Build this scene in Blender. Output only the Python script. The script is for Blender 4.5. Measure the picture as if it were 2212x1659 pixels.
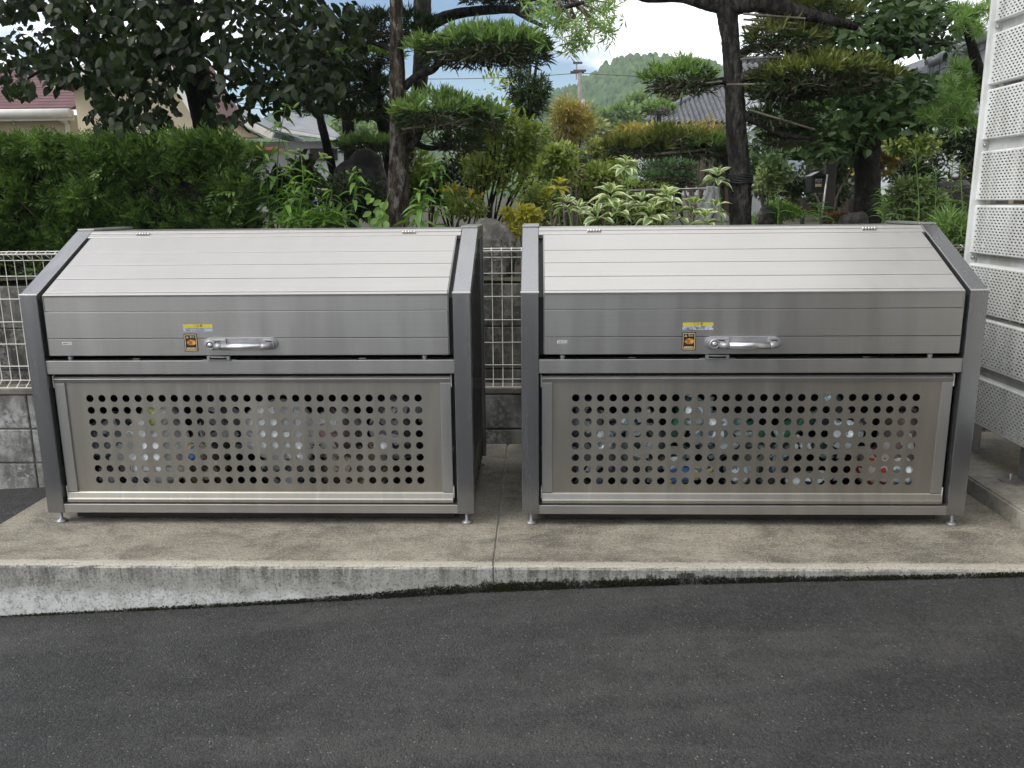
import bpy, math, random
import numpy as np
from mathutils import Vector, Matrix

for _o in list(bpy.data.objects):
    bpy.data.objects.remove(_o)
SC = bpy.context.scene
COL = SC.collection
rad = math.radians

# ------------------------------------------------------------------ camera
YAW, PITCH, ROLL, CAMZ = 0.0313, 0.21387, 0.00865, 1.3108
cam_d = bpy.data.cameras.new("camera")
cam_d.sensor_width = 36.0
cam_d.lens = 3285.4 / 4032 * 36.0
cam_d.clip_start = 0.05
cam_d.clip_end = 6000
cam = bpy.data.objects.new("camera", cam_d)
COL.objects.link(cam)
cam.matrix_world = (Matrix.Translation((0, 0, CAMZ)) @ Matrix.Rotation(YAW, 4, 'Z')
                    @ Matrix.Rotation(math.pi / 2 - PITCH, 4, 'X') @ Matrix.Rotation(-ROLL, 4, 'Z'))
SC.camera = cam

# ------------------------------------------------------------------ sky and sun
SUN_EL, SUN_AZ = rad(50), rad(246)          # azimuth clockwise from +Y: veiled sun to the left, a little behind the camera
world = bpy.data.worlds.new("World")
SC.world = world
world.use_nodes = True
wn = world.node_tree
wn.nodes.clear()
def _n(t, kind, **kw):
    nd = t.nodes.new(kind)
    for k, v in kw.items():
        setattr(nd, k, v)
    return nd
w_out = _n(wn, 'ShaderNodeOutputWorld')
w_bg = _n(wn, 'ShaderNodeBackground')
w_bg.inputs['Strength'].default_value = 0.15
w_sky = _n(wn, 'ShaderNodeTexSky', sky_type='NISHITA', sun_disc=False, sun_elevation=SUN_EL, sun_rotation=SUN_AZ)
w_sky.air_density = 1.0
w_sky.dust_density = 0.15
w_sky.ozone_density = 3.0
w_tc = _n(wn, 'ShaderNodeTexCoord')
w_map = _n(wn, 'ShaderNodeMapping')
w_map.inputs['Location'].default_value = (3.62, 0.2, 0.8)
w_map.inputs['Scale'].default_value = (1.0, 1.0, 1.9)
w_noise = _n(wn, 'ShaderNodeTexNoise')
w_noise.inputs['Scale'].default_value = 2.1
w_noise.inputs['Detail'].default_value = 7.0
w_noise.inputs['Roughness'].default_value = 0.52
w_ramp = _n(wn, 'ShaderNodeMapRange', interpolation_type='SMOOTHSTEP')
w_ramp.inputs['From Min'].default_value = 0.41
w_ramp.inputs['From Max'].default_value = 0.485
w_n2 = _n(wn, 'ShaderNodeTexNoise')
w_n2.inputs['Scale'].default_value = 5.0
w_n2.inputs['Detail'].default_value = 5.0
w_cc = _n(wn, 'ShaderNodeMix', data_type='RGBA')
w_cc.inputs['A'].default_value = (12.4, 12.5, 12.7, 1)
w_cc.inputs['B'].default_value = (15.0, 14.9, 14.7, 1)
w_mix = _n(wn, 'ShaderNodeMix', data_type='RGBA', clamp_factor=True)
L = wn.links.new
L(w_tc.outputs['Generated'], w_map.inputs['Vector'])
L(w_map.outputs['Vector'], w_noise.inputs['Vector'])
L(w_map.outputs['Vector'], w_n2.inputs['Vector'])
L(w_noise.outputs['Fac'], w_ramp.inputs['Value'])
L(w_n2.outputs['Fac'], w_cc.inputs['Factor'])
L(w_ramp.outputs['Result'], w_mix.inputs['Factor'])
L(w_sky.outputs['Color'], w_mix.inputs['A'])
L(w_cc.outputs['Result'], w_mix.inputs['B'])
L(w_mix.outputs['Result'], w_bg.inputs['Color'])
L(w_bg.outputs['Background'], w_out.inputs['Surface'])

sun_d = bpy.data.lights.new("sun", 'SUN')
sun_d.energy = 2.6
sun_d.angle = rad(30)
sun_d.color = (1.0, 0.96, 0.90)
sun = bpy.data.objects.new("sun", sun_d)
COL.objects.link(sun)
_sd = Vector((math.sin(SUN_AZ) * math.cos(SUN_EL), math.cos(SUN_AZ) * math.cos(SUN_EL), math.sin(SUN_EL)))
sun.rotation_euler = _sd.to_track_quat('Z', 'Y').to_euler()
sun.location = _sd * 30

SC.view_settings.view_transform = 'Standard'
SC.view_settings.look = 'None'
SC.view_settings.exposure = -0.30
SC.view_settings.gamma = 1.0
SC.view_settings.use_curve_mapping = False
SC.render.engine = 'CYCLES'
SC.cycles.max_bounces = 7
SC.cycles.diffuse_bounces = 3
SC.cycles.glossy_bounces = 3
SC.cycles.transmission_bounces = 5
SC.cycles.transparent_max_bounces = 8
SC.cycles.volume_bounces = 1
SC.cycles.use_denoising = True
SC.cycles.sample_clamp_indirect = 6.0

# ------------------------------------------------------------------ geometry helpers
RNG = np.random.default_rng(7)
random.seed(7)
FPX = 3285.4 * 2212 / 4032
def ray(px, py):
    """direction of the sight line through a point of a 2212 x 1659 view of the place"""
    u2, v2 = (px - 1106) / FPX, (py - 829.5) / FPX
    cr, sr = math.cos(-ROLL), math.sin(-ROLL)
    u, v = u2 * cr + v2 * sr, -u2 * sr + v2 * cr
    c, s = math.cos(PITCH), math.sin(PITCH)
    y, z = c - s * v, -s - c * v
    ct, st = math.cos(YAW), math.sin(YAW)
    return (u * ct - y * st, u * st + y * ct, z)
def at(px, py, Y):
    r = ray(px, py)
    k = Y / r[1]
    return Vector((r[0] * k, Y, CAMZ + r[2] * k))
def ats(px, py, Y):
    """vectorised at()"""
    px, py, Y = np.broadcast_arrays(np.asarray(px, float), np.asarray(py, float), np.asarray(Y, float))
    u2, v2 = (px - 1106) / FPX, (py - 829.5) / FPX
    cr, sr = math.cos(-ROLL), math.sin(-ROLL)
    u, v = u2 * cr + v2 * sr, -u2 * sr + v2 * cr
    c, s = math.cos(PITCH), math.sin(PITCH)
    y, z = c - s * v, -s - c * v
    ct, st = math.cos(YAW), math.sin(YAW)
    dx, dy = u * ct - y * st, u * st + y * ct
    k = Y / dy
    return np.stack([dx * k, Y + 0 * k, CAMZ + z * k], 1)
def pxm(n, Y):
    """metres covered by n pixels of that view at depth Y"""
    return n * Y / FPX

ORG = {}
def tag(o, label=None, cat=None, group=None, kind=None):
    if label: o["label"] = label
    if cat: o["category"] = cat
    if group: o["group"] = group
    if kind: o["kind"] = kind
    return o
def thing(name, label, cat, loc=(0, 0, 0), group=None):
    o = bpy.data.objects.new(name, None)
    o.empty_display_size = 0.05
    COL.objects.link(o)
    o.location = loc
    ORG[o.name] = Vector(loc)
    return tag(o, label, cat, group)
def link(o, parent=None):
    COL.objects.link(o)
    if parent is not None:
        o.parent = parent
        ORG[o.name] = ORG[parent.name]
    return o

def fast_mesh(name, V, loops, counts, attrs=None, smooth=False):
    me = bpy.data.meshes.new(name)
    V = np.ascontiguousarray(V, dtype=np.float32)
    loops = np.ascontiguousarray(loops, dtype=np.int32)
    counts = np.ascontiguousarray(counts, dtype=np.int32)
    me.vertices.add(len(V)); me.vertices.foreach_set('co', V.ravel())
    me.loops.add(len(loops)); me.loops.foreach_set('vertex_index', loops)
    me.polygons.add(len(counts))
    st = np.zeros(len(counts), np.int32)
    st[1:] = np.cumsum(counts)[:-1]
    me.polygons.foreach_set('loop_start', st)
    if smooth:
        me.polygons.foreach_set('use_smooth', np.ones(len(counts), bool))
    for k, a in (attrs or {}).items():
        at_ = me.attributes.new(k, 'FLOAT', 'POINT')
        at_.data.foreach_set('value', np.ascontiguousarray(a, dtype=np.float32))
    me.update(calc_edges=True)
    me.validate()
    return me

class MB:
    """collects boxes, prisms and tubes (world coordinates) for ONE mesh object"""
    def __init__(s):
        s.v, s.f, s.sm = [], [], []
    def add(s, V, F, smooth=False):
        b = len(s.v)
        s.v.extend([tuple(p) for p in V])
        s.f.extend([tuple(i + b for i in f) for f in F])
        s.sm.extend([smooth] * len(F))
        return s
    def box(s, a, b):
        (x0, y0, z0), (x1, y1, z1) = a, b
        return s.add([(x0, y0, z0), (x1, y0, z0), (x1, y1, z0), (x0, y1, z0), (x0, y0, z1), (x1, y0, z1), (x1, y1, z1), (x0, y1, z1)],
                     [(3, 2, 1, 0), (4, 5, 6, 7), (0, 1, 5, 4), (1, 2, 6, 5), (2, 3, 7, 6), (3, 0, 4, 7)])
    def prism_x(s, yz, x0, x1):
        """polygon in the YZ plane (counter-clockwise seen from +X) extruded along X"""
        n = len(yz)
        V = [(x0, y, z) for y, z in yz] + [(x1, y, z) for y, z in yz]
        F = [tuple(range(n - 1, -1, -1)), tuple(range(n, 2 * n))]
        F += [(i, (i + 1) % n, n + (i + 1) % n, n + i) for i in range(n)]
        return s.add(V, F)
    def prism_y(s, xz, y0, y1, smooth=False):
        """polygon in the XZ plane (counter-clockwise seen from -Y) extruded from y0 back to y1"""
        n = len(xz)
        V = [(x, y0, z) for x, z in xz] + [(x, y1, z) for x, z in xz]
        F = [tuple(range(n)), tuple(range(2 * n - 1, n - 1, -1))]
        s.add(V, F)
        b = len(s.v) - 2 * n
        for i in range(n):
            s.f.append((b + i, b + n + i, b + n + (i + 1) % n, b + (i + 1) % n)); s.sm.append(smooth)
        return s
    def prism_z(s, xy, z0, z1):
        n = len(xy)
        V = [(x, y, z0) for x, y in xy] + [(x, y, z1) for x, y in xy]
        F = [tuple(range(n - 1, -1, -1)), tuple(range(n, 2 * n))]
        F += [(i, (i + 1) % n, n + (i + 1) % n, n + i) for i in range(n)]
        return s.add(V, F)
    def tube(s, pts, r, seg=8, cap=True, wob=0.0, seed=0):
        pts = [Vector(p) for p in pts]
        n = len(pts)
        rs = r if hasattr(r, '__len__') else [r] * n
        rng = random.Random(seed)
        V, up = [], None
        for i, p in enumerate(pts):
            d = (pts[min(i + 1, n - 1)] - pts[max(i - 1, 0)]).normalized()
            if up is None:
                up = Vector((0, 0, 1)) if abs(d.z) < 0.9 else Vector((1, 0, 0))
            side = d.cross(up).normalized()
            up = side.cross(d).normalized()
            for k in range(seg):
                a = 2 * math.pi * k / seg
                q = rs[i] * (1 + (rng.uniform(-wob, wob) if wob else 0))
                V.append(p + side * (math.cos(a) * q) + up * (math.sin(a) * q))
        F = []
        for i in range(n - 1):
            for k in range(seg):
                a, b = i * seg + k, i * seg + (k + 1) % seg
                F.append((a, a + seg, b + seg, b))
        s.add(V, F, True)
        if cap:
            b = len(s.v) - n * seg
            s.f.append(tuple(b + k for k in range(seg))); s.sm.append(False)
            s.f.append(tuple(b + (n - 1) * seg + seg - 1 - k for k in range(seg))); s.sm.append(False)
        return s
    def lathe(s, prof, base, axis='Z', seg=20):
        """prof: (radius, height) pairs turned about an axis through base"""
        bx, by, bz = base
        V, F = [], []
        for r, h in prof:
            for k in range(seg):
                a = 2 * math.pi * k / seg
                c, d = r * math.cos(a), r * math.sin(a)
                V.append({'Z': (bx + c, by + d, bz + h), 'Y': (bx + c, by - h, bz + d), 'X': (bx + h, by + c, bz + d)}[axis])
        for i in range(len(prof) - 1):
            for k in range(seg):
                F.append((i * seg + k, i * seg + (k + 1) % seg, (i + 1) * seg + (k + 1) % seg, (i + 1) * seg + k))
        return s.add(V, F, True)
    def blob(s, c, r, amp=0.2, seed=0, sub=24, freq=2.0, ridged=False, sq=1.0):
        """lumpy rounded mass"""
        rng = np.random.default_rng(seed)
        nu, nv = sub, sub // 2
        th = np.linspace(0, 2 * np.pi, nu, endpoint=False)
        ph = np.linspace(0.02, np.pi - 0.02, nv)
        T, P = np.meshgrid(th, ph)
        N = np.stack([np.cos(T) * np.sin(P), np.sin(T) * np.sin(P), np.cos(P)], -1).reshape(-1, 3)
        h = np.zeros(len(N))
        for o in range(4):
            f = freq * 1.9 ** o
            for _ in range(3):
                k = rng.normal(size=3) * f
                w = np.sin(N @ k + rng.uniform(0, 6.28))
                h += (np.abs(w) if ridged else w) * 0.33 / 1.7 ** o
        if sq != 1.0: N = np.sign(N) * np.abs(N) ** sq
        V = np.asarray(c) + N * np.asarray(r) * (1 + amp * h)[:, None]
        F = [(i * nu + k, (i + 1) * nu + k, (i + 1) * nu + (k + 1) % nu, i * nu + (k + 1) % nu) for i in range(nv - 1) for k in range(nu)]
        F.append(tuple(range(nu))); F.append(tuple((nv - 1) * nu + nu - 1 - k for k in range(nu)))
        return s.add([tuple(q) for q in V], F, not ridged)
    def mesh(s, name, org=(0, 0, 0)):
        V = np.asarray(s.v, float) - np.asarray(org, float)
        loops = [i for f in s.f for i in f]
        me = fast_mesh(name, V, loops, [len(f) for f in s.f])
        me.polygons.foreach_set('use_smooth', s.sm)
        return me
    def build(s, name, mat, parent=None, bevel=0.0, kind=None, label=None):
        org = ORG[parent.name] if parent is not None else Vector((0, 0, 0))
        me = s.mesh(name, org)
        if mat is not None: me.materials.append(mat)
        o = bpy.data.objects.new(name, me)
        link(o, parent)
        if parent is None: ORG[o.name] = Vector((0, 0, 0))
        if bevel:
            m = o.modifiers.new('bevel', 'BEVEL')
            m.width = bevel; m.segments = 2; m.limit_method = 'ANGLE'; m.angle_limit = rad(30)
        if kind: o["kind"] = kind
        if label: o["label"] = label
        return o

def copy_of(o, name, parent, mw=None):
    c = bpy.data.objects.new(name, o.data)
    link(c, parent)
    return c

# ------------------------------------------------------------------ materials
MATS = {}
class NT:
    def __init__(s, name):
        s.m = bpy.data.materials.new(name)
        s.m.use_nodes = True
        s.t = s.m.node_tree
        s.t.nodes.clear()
        s.out = s.n('ShaderNodeOutputMaterial')
        s.geo = None
    def n(s, kind, ins=None, **kw):
        nd = s.t.nodes.new(kind)
        for k, v in kw.items(): setattr(nd, k, v)
        for k, v in (ins or {}).items(): s.set(nd.inputs[k], v)
        return nd
    def set(s, sock, v):
        if isinstance(v, bpy.types.NodeSocket): s.t.links.new(v, sock)
        elif isinstance(v, tuple) and len(v) == 3 and sock.type == 'RGBA': sock.default_value = (*v, 1)
        else: sock.default_value = v
    def pos(s):
        if s.geo is None: s.geo = s.n('ShaderNodeNewGeometry')
        return s.geo.outputs['Position']
    def mapped(s, scale, loc=(0, 0, 0)):
        return s.n('ShaderNodeMapping', {'Vector': s.pos(), 'Scale': scale, 'Location': loc}).outputs['Vector']
    def noise(s, scale, detail=4, rough=0.55, vec=None, dist=0.0):
        return s.n('ShaderNodeTexNoise', {'Vector': vec or s.pos(), 'Scale': scale, 'Detail': detail, 'Roughness': rough, 'Distortion': dist}).outputs['Fac']
    def voro(s, scale, vec=None, feature='F1', out='Distance'):
        return s.n('ShaderNodeTexVoronoi', {'Vector': vec or s.pos(), 'Scale': scale}, feature=feature).outputs[out]
    def ramp(s, f, lo, hi, a=0.0, b=1.0, smooth=True):
        return s.n('ShaderNodeMapRange', {'Value': f, 'From Min': lo, 'From Max': hi, 'To Min': a, 'To Max': b},
                   interpolation_type='SMOOTHSTEP' if smooth else 'LINEAR').outputs['Result']
    def mix(s, f, a, b, blend='MIX'):
        nd = s.n('ShaderNodeMix', data_type='RGBA', blend_type=blend)
        s.set(nd.inputs['Factor'], f); s.set(nd.inputs['A'], a); s.set(nd.inputs['B'], b)
        return nd.outputs['Result']
    def math(s, op, a, b=0.0, c=0.0):
        nd = s.n('ShaderNodeMath', operation=op)
        for i, v in enumerate((a, b, c)): s.set(nd.inputs[i], v)
        return nd.outputs[0]
    def attr(s, name):
        return s.n('ShaderNodeAttribute', attribute_name=name).outputs['Fac']
    def xyz(s):
        return s.n('ShaderNodeSeparateXYZ', {'Vector': s.pos()}).outputs
    def bump(s, h, strength=0.3, dist=0.01):
        return s.n('ShaderNodeBump', {'Height': h, 'Strength': strength, 'Distance': dist}).outputs['Normal']
    def bsdf(s, **kw):
        nd = s.n('ShaderNodeBsdfPrincipled')
        for k, v in kw.items(): s.set(nd.inputs[k.replace('_', ' ')], v)
        return nd.outputs['BSDF']
    def done(s, shader):
        s.t.links.new(shader, s.out.inputs['Surface'])
        MATS[s.m.name] = s.m
        return s.m

def pm(name, c1, c2, scale=8.0, rough=0.6, metal=0.0, bump=0.0, bscale=40.0, bdist=0.004, detail=5, stretch=None, lo=0.35, hi=0.65, spec=0.5):
    t = NT(name)
    v = t.mapped(stretch) if stretch else None
    f = t.ramp(t.noise(scale, detail, vec=v), lo, hi)
    kw = dict(Base_Color=t.mix(f, c1, c2), Roughness=rough, Metallic=metal)
    kw['Specular_IOR_Level'] = spec
    if bump:
        kw['Normal'] = t.bump(t.noise(bscale, 5, vec=v), bump, bdist)
    return t.done(t.bsdf(**kw))

def leaf_mat(name, dark, light, rough=0.45, trans=0.28, tcol=None, spec=0.4, edge=None):
    t = NT(name)
    oi = t.n('ShaderNodeObjectInfo').outputs['Random']
    r = t.math('FRACT', t.math('ADD', t.attr('rnd'), t.math('MULTIPLY', oi, 0.93)))
    big = t.ramp(t.noise(2.2, 3), 0.3, 0.7)
    f = t.math('ADD', t.math('MULTIPLY', r, 0.65), t.math('MULTIPLY', big, 0.35))
    col = t.mix(f, dark, light)
    if edge:
        e = t.math('ADD', t.attr('edge'), t.math('MULTIPLY', t.math('SUBTRACT', t.noise(38, 3), 0.5), 0.7))
        col = t.mix(t.ramp(e, 0.50, 0.64), col, edge)
    p = t.bsdf(Base_Color=col, Roughness=rough, Specular_IOR_Level=spec)
    tc = t.mix(1.0, col, tcol or (1.5, 1.7, 0.7), 'MULTIPLY')
    tr = t.n('ShaderNodeBsdfTranslucent', {'Color': tc}).outputs[0]
    ms = t.n('ShaderNodeMixShader', {0: trans, 1: p, 2: tr}).outputs[0]
    return t.done(ms)

def metal_mat(name, base, rough, vertical=False, metal=0.9, var=0.10, stain=0.0):
    """rolled aluminium: fine grain along its length, faint weather streaks down its face"""
    t = NT(name)
    g = t.noise(60, 3, vec=t.mapped((0.02, 1, 6) if not vertical else (6, 6, 0.04)))
    st = t.noise(9, 4, vec=t.mapped((2.2, 1, 0.16)))
    blot = t.noise(3.0, 4)
    k = t.math('ADD', t.math('MULTIPLY', t.math('SUBTRACT', g, 0.5), var * 1.6), t.math('MULTIPLY', t.math('SUBTRACT', blot, 0.5), var * 1.2))
    k = t.math('ADD', k, t.math('MULTIPLY', t.math('SUBTRACT', st, 0.5), var + stain))
    hsv = t.n('ShaderNodeHueSaturation', {'Color': base, 'Value': t.math('ADD', k, 1.0)}).outputs['Color']
    drip = t.ramp(t.noise(12, 5, 0.6, vec=t.mapped((3.4, 1, 0.10))), 0.57, 0.72)
    hsv = t.mix(t.math('MULTIPLY', drip, stain), hsv, (0.62, 0.62, 0.61))
    sp = t.ramp(t.noise(420, 2), 0.74, 0.80)
    col = t.mix(t.math('MULTIPLY', sp, 0.35), hsv, (0.10, 0.09, 0.08))
    rr = t.math('ADD', rough, t.math('MULTIPLY', t.math('SUBTRACT', st, 0.5), 0.22))
    return t.done(t.bsdf(Base_Color=col, Roughness=rr, Metallic=metal, Normal=t.bump(g, 0.05, 0.002)))
# ------------------------------------------------------------------ surfaces of the setting
def asphalt_mat():
    """worn asphalt: rubbed stone chips in dark binder, dusty drifts lying along the lane, old damp patches"""
    t = NT('asphalt')
    big = t.ramp(t.noise(0.8, 5, 0.6, dist=0.6), 0.36, 0.64)
    drift = t.ramp(t.noise(2.6, 6, 0.65, vec=t.mapped((0.22, 1.3, 1)), dist=0.6), 0.46, 0.64)
    blot = t.ramp(t.noise(9.0, 5, 0.7), 0.42, 0.64)
    a1 = t.n('ShaderNodeTexVoronoi', {'Vector': t.pos(), 'Scale': 140.0})
    a2 = t.n('ShaderNodeTexVoronoi', {'Vector': t.pos(), 'Scale': 260.0})
    c1 = t.n('ShaderNodeSeparateColor', {'Color': a1.outputs['Color']}).outputs
    c2 = t.n('ShaderNodeSeparateColor', {'Color': a2.outputs['Color']}).outputs
    base = t.mix(big, (0.036, 0.036, 0.037), (0.058, 0.0575, 0.0575))
    base = t.mix(t.math('MULTIPLY', drift, 0.9), base, (0.078, 0.076, 0.074))
    base = t.mix(t.math('MULTIPLY', blot, 0.45), base, (0.021, 0.021, 0.021))
    base = t.mix(t.math('MULTIPLY', t.ramp(c1['Red'], 0.60, 1.0), 0.36), base, (0.105, 0.104, 0.102))
    base = t.mix(t.math('MULTIPLY', t.ramp(c2['Red'], 0.60, 1.0), 0.55), base, (0.085, 0.084, 0.083))
    base = t.mix(t.math('MULTIPLY', t.ramp(c1['Blue'], 0.66, 0.95), 0.30), base, (0.010, 0.010, 0.010))
    base = t.mix(t.math('MULTIPLY', t.ramp(c2['Green'], 0.990, 0.997), 0.7), base, (0.33, 0.32, 0.30))
    h = t.math('SUBTRACT', t.math('MULTIPLY', t.noise(150, 4, 0.7), 1.2), t.math('ADD', t.math('MULTIPLY', a1.outputs['Distance'], 0.9), t.math('MULTIPLY', a2.outputs['Distance'], 0.5)))
    return t.done(t.bsdf(Base_Color=base, Roughness=t.ramp(c1['Green'], 0, 1, 0.62, 0.92), Specular_IOR_Level=0.35, Normal=t.bump(h, 1.0, 0.006)))
def concrete_mat(name, tone=(0.34, 0.315, 0.27), dark=(0.12, 0.112, 0.095), light=(0.46, 0.43, 0.37), wet=0.5):
    t = NT(name)
    a = t.ramp(t.noise(1.8, 6, 0.62, dist=0.4), 0.38, 0.66)
    b = t.ramp(t.noise(7.0, 6, 0.65, vec=t.mapped((0.7, 1.3, 1))), 0.42, 0.62)
    c = t.noise(160, 4, 0.7)
    col = t.mix(t.math('MULTIPLY', a, wet), tone, dark)
    col = t.mix(t.math('MULTIPLY', b, 0.40), col, light)
    col = t.mix(t.math('MULTIPLY', t.ramp(t.noise(26, 5, 0.7), 0.48, 0.66), 0.55), col, dark)
    col = t.mix(t.math('MULTIPLY', t.ramp(c, 0.55, 0.7), 0.45), col, (0.55, 0.52, 0.47))
    col = t.mix(t.math('MULTIPLY', t.ramp(c, 0.45, 0.33), 0.6), col, (0.07, 0.065, 0.055))
    return t.done(t.bsdf(Base_Color=col, Roughness=0.85, Normal=t.bump(t.math('ADD', c, t.math('MULTIPLY', b, 0.5)), 0.45, 0.004)))
def kerb_mat():
    """old pad: clean trowelled arris, streaks of black algae down the riser, lime bloom low on its left end, moss low on its right"""
    t = NT('weathered_pad')
    x, y, z = t.xyz()[0:3]
    a = t.ramp(t.noise(2.4, 7, 0.70, dist=0.7), 0.37, 0.64)
    b = t.ramp(t.noise(8.0, 6, 0.65, vec=t.mapped((0.7, 1.3, 1))), 0.42, 0.62)
    c = t.noise(120, 6, 0.78)
    top = t.mix(t.math('MULTIPLY', a, 0.85), (0.285, 0.257, 0.205), (0.082, 0.075, 0.060))
    top = t.mix(t.math('MULTIPLY', b, 0.36), top, (0.43, 0.395, 0.32))
    top = t.mix(t.math('MULTIPLY', t.ramp(t.noise(38, 8, 0.80, vec=t.mapped((0.8, 1.5, 1))), 0.46, 0.64), 0.62), top, (0.115, 0.103, 0.080))
    edge = t.ramp(t.math('ADD', y, t.math('MULTIPLY', t.noise(14, 4), 0.03)), 2.935, 2.905)
    top = t.mix(t.math('MULTIPLY', edge, 0.62), top, (0.56, 0.525, 0.44))
    # riser
    streak = t.ramp(t.noise(11, 7, 0.68, vec=t.mapped((2.6, 1, 0.30)), dist=0.5), 0.42, 0.60)
    streak = t.math('MULTIPLY', streak, t.ramp(t.noise(2.3, 2, vec=t.mapped((1, 1, 0))), 0.34, 0.56))
    face = t.mix(b, (0.33, 0.325, 0.295), (0.46, 0.455, 0.42))
    face = t.mix(t.math('MULTIPLY', streak, t.ramp(z, -0.11, -0.01, 0.12, 0.72)), face, (0.085, 0.083, 0.070))
    depth = t.math('ADD', z, t.math('MULTIPLY', t.noise(9, 5, vec=t.mapped((1, 1, 0.35))), 0.10))
    lime = t.math('MULTIPLY', t.math('MULTIPLY', t.ramp(depth, -0.030, -0.085), t.ramp(t.noise(34, 7, 0.75), 0.30, 0.55)), t.ramp(x, 0.1, -0.9))
    face = t.mix(t.math('MULTIPLY', lime, 0.85), face, (0.74, 0.76, 0.75))
    hgt = t.math('SUBTRACT', z, t.math('ADD', t.math('ADD', t.math('MULTIPLY', t.math('MINIMUM', x, 0.0), 0.065), t.math('MULTIPLY', t.math('MAXIMUM', x, 0.0), 0.032)), -0.083))
    amp = t.math('ADD', t.math('SUBTRACT', t.math('MULTIPLY', t.ramp(x, -1.0, -0.10), 0.036), t.math('MULTIPLY', t.ramp(x, 0.6, 1.3), 0.024)), 0.003)
    mn = t.math('SUBTRACT', t.noise(17, 9, 0.78, vec=t.mapped((1.3, 1, 0.55))), 0.30)
    mb_ = t.math('ADD', 0.55, t.ramp(t.noise(3.1, 2, vec=t.mapped((1, 0, 0))), 0.35, 0.62))
    moss = t.ramp(t.math('SUBTRACT', hgt, t.math('MULTIPLY', t.math('MULTIPLY', amp, mb_), t.math('MULTIPLY', mn, 3.2))), 0.006, -0.006)
    face = t.mix(t.math('MULTIPLY', moss, 0.93), face, (0.022, 0.023, 0.016))
    nz = t.n('ShaderNodeSeparateXYZ', {'Vector': t.geo.outputs['True Normal']}).outputs['Z']
    col = t.mix(t.ramp(nz, 0.35, 0.75), face, top)
    col = t.mix(t.math('MULTIPLY', t.ramp(c, 0.53, 0.66), 0.72), col, (0.56, 0.52, 0.44))
    col = t.mix(t.math('MULTIPLY', t.ramp(c, 0.48, 0.35), 0.85), col, (0.05, 0.046, 0.037))
    return t.done(t.bsdf(Base_Color=col, Roughness=0.86, Normal=t.bump(t.math('ADD', c, t.math('MULTIPLY', b, 0.6)), 0.5, 0.004)))
def block_mat(name, tone, dark, light):
    t = NT(name)
    a = t.ramp(t.noise(4.5, 6, 0.65, vec=t.mapped((1.2, 1, 0.5))), 0.40, 0.60)
    b = t.ramp(t.noise(22, 6, 0.75), 0.45, 0.62)
    v = t.ramp(t.noise(3.0, 4), 0.42, 0.62)
    col = t.mix(a, tone, dark)
    col = t.mix(t.math('MULTIPLY', b, 0.55), col, dark)
    col = t.mix(t.math('MULTIPLY', t.math('MULTIPLY', v, t.ramp(t.noise(30, 5, 0.7), 0.45, 0.6)), 0.75), col, light)
    c = t.noise(190, 3)
    return t.done(t.bsdf(Base_Color=col, Roughness=0.9, Normal=t.bump(t.math('ADD', c, b), 0.5, 0.004)))

M_ASPH = asphalt_mat()
M_PAD = kerb_mat()
M_CONC = concrete_mat('concrete_slab')
M_BLOCK = block_mat('concrete_block', (0.36, 0.355, 0.33), (0.13, 0.127, 0.115), (0.50, 0.51, 0.50))
M_OLDBLOCK = block_mat('mossy_block', (0.17, 0.165, 0.145), (0.055, 0.053, 0.045), (0.30, 0.30, 0.27))
M_CAP = pm('wall_cap', (0.23, 0.21, 0.18), (0.12, 0.105, 0.085), 9, 0.9, bump=0.4)
M_SOIL = pm('soil', (0.055, 0.045, 0.030), (0.035, 0.045, 0.018), 3, 0.95, bump=0.6, bscale=30, bdist=0.03)
M_WIRE = pm('fence_wire', (0.80, 0.78, 0.71), (0.68, 0.66, 0.60), 6, 0.5)
M_MOSS = leaf_mat('moss_clump', (0.010, 0.011, 0.007), (0.030, 0.034, 0.016), rough=0.9, trans=0.05, spec=0.1)
M_GRIT = pm('pale_grit', (0.50, 0.49, 0.46), (0.30, 0.29, 0.27), 60, 0.8)

# road: falls away to the left along the front of the pad
RX = [-60, -8, -2.05, -0.80, -0.175, 0.575, 1.41, 1.90, 8, 60]
RZ = [-1.4, -0.56, -0.216, -0.137, -0.094, -0.064, -0.041, -0.022, 0.06, 0.3]
def road_z(x):
    return float(np.interp(x, RX, RZ))
def build_ground():
    xs = np.array(sorted(set([-60, -40, -25, -15, -10] + list(np.linspace(-8, 8, 81)) + [10, 15, 25, 40, 60])))
    ys = np.array([-60, -40, -25, -15, -8, -4, -2, 0, 1, 1.5, 2, 2.4, 2.7, 2.86, 3.2, 3.8, 4.5, 4.62])
    X, Y = np.meshgrid(xs, ys)
    Z = np.interp(X, RX, RZ) + 0.006 * np.sin(X * 1.7 + Y) * np.sin(Y * 1.3)
    V = np.stack([X, Y, Z], -1).reshape(-1, 3)
    nx, ny = len(xs), len(ys)
    idx = np.arange(nx * ny).reshape(ny, nx)
    q = np.stack([idx[:-1, :-1], idx[:-1, 1:], idx[1:, 1:], idx[1:, :-1]], -1).reshape(-1, 4)
    me = fast_mesh('road', V, q.ravel(), np.full(len(q), 4), smooth=True)
    me.materials.append(M_ASPH)
    o = bpy.data.objects.new('road', me); COL.objects.link(o)
    tag(o, 'dark grey asphalt road in front of the concrete pad', kind='structure')
build_ground()

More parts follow.
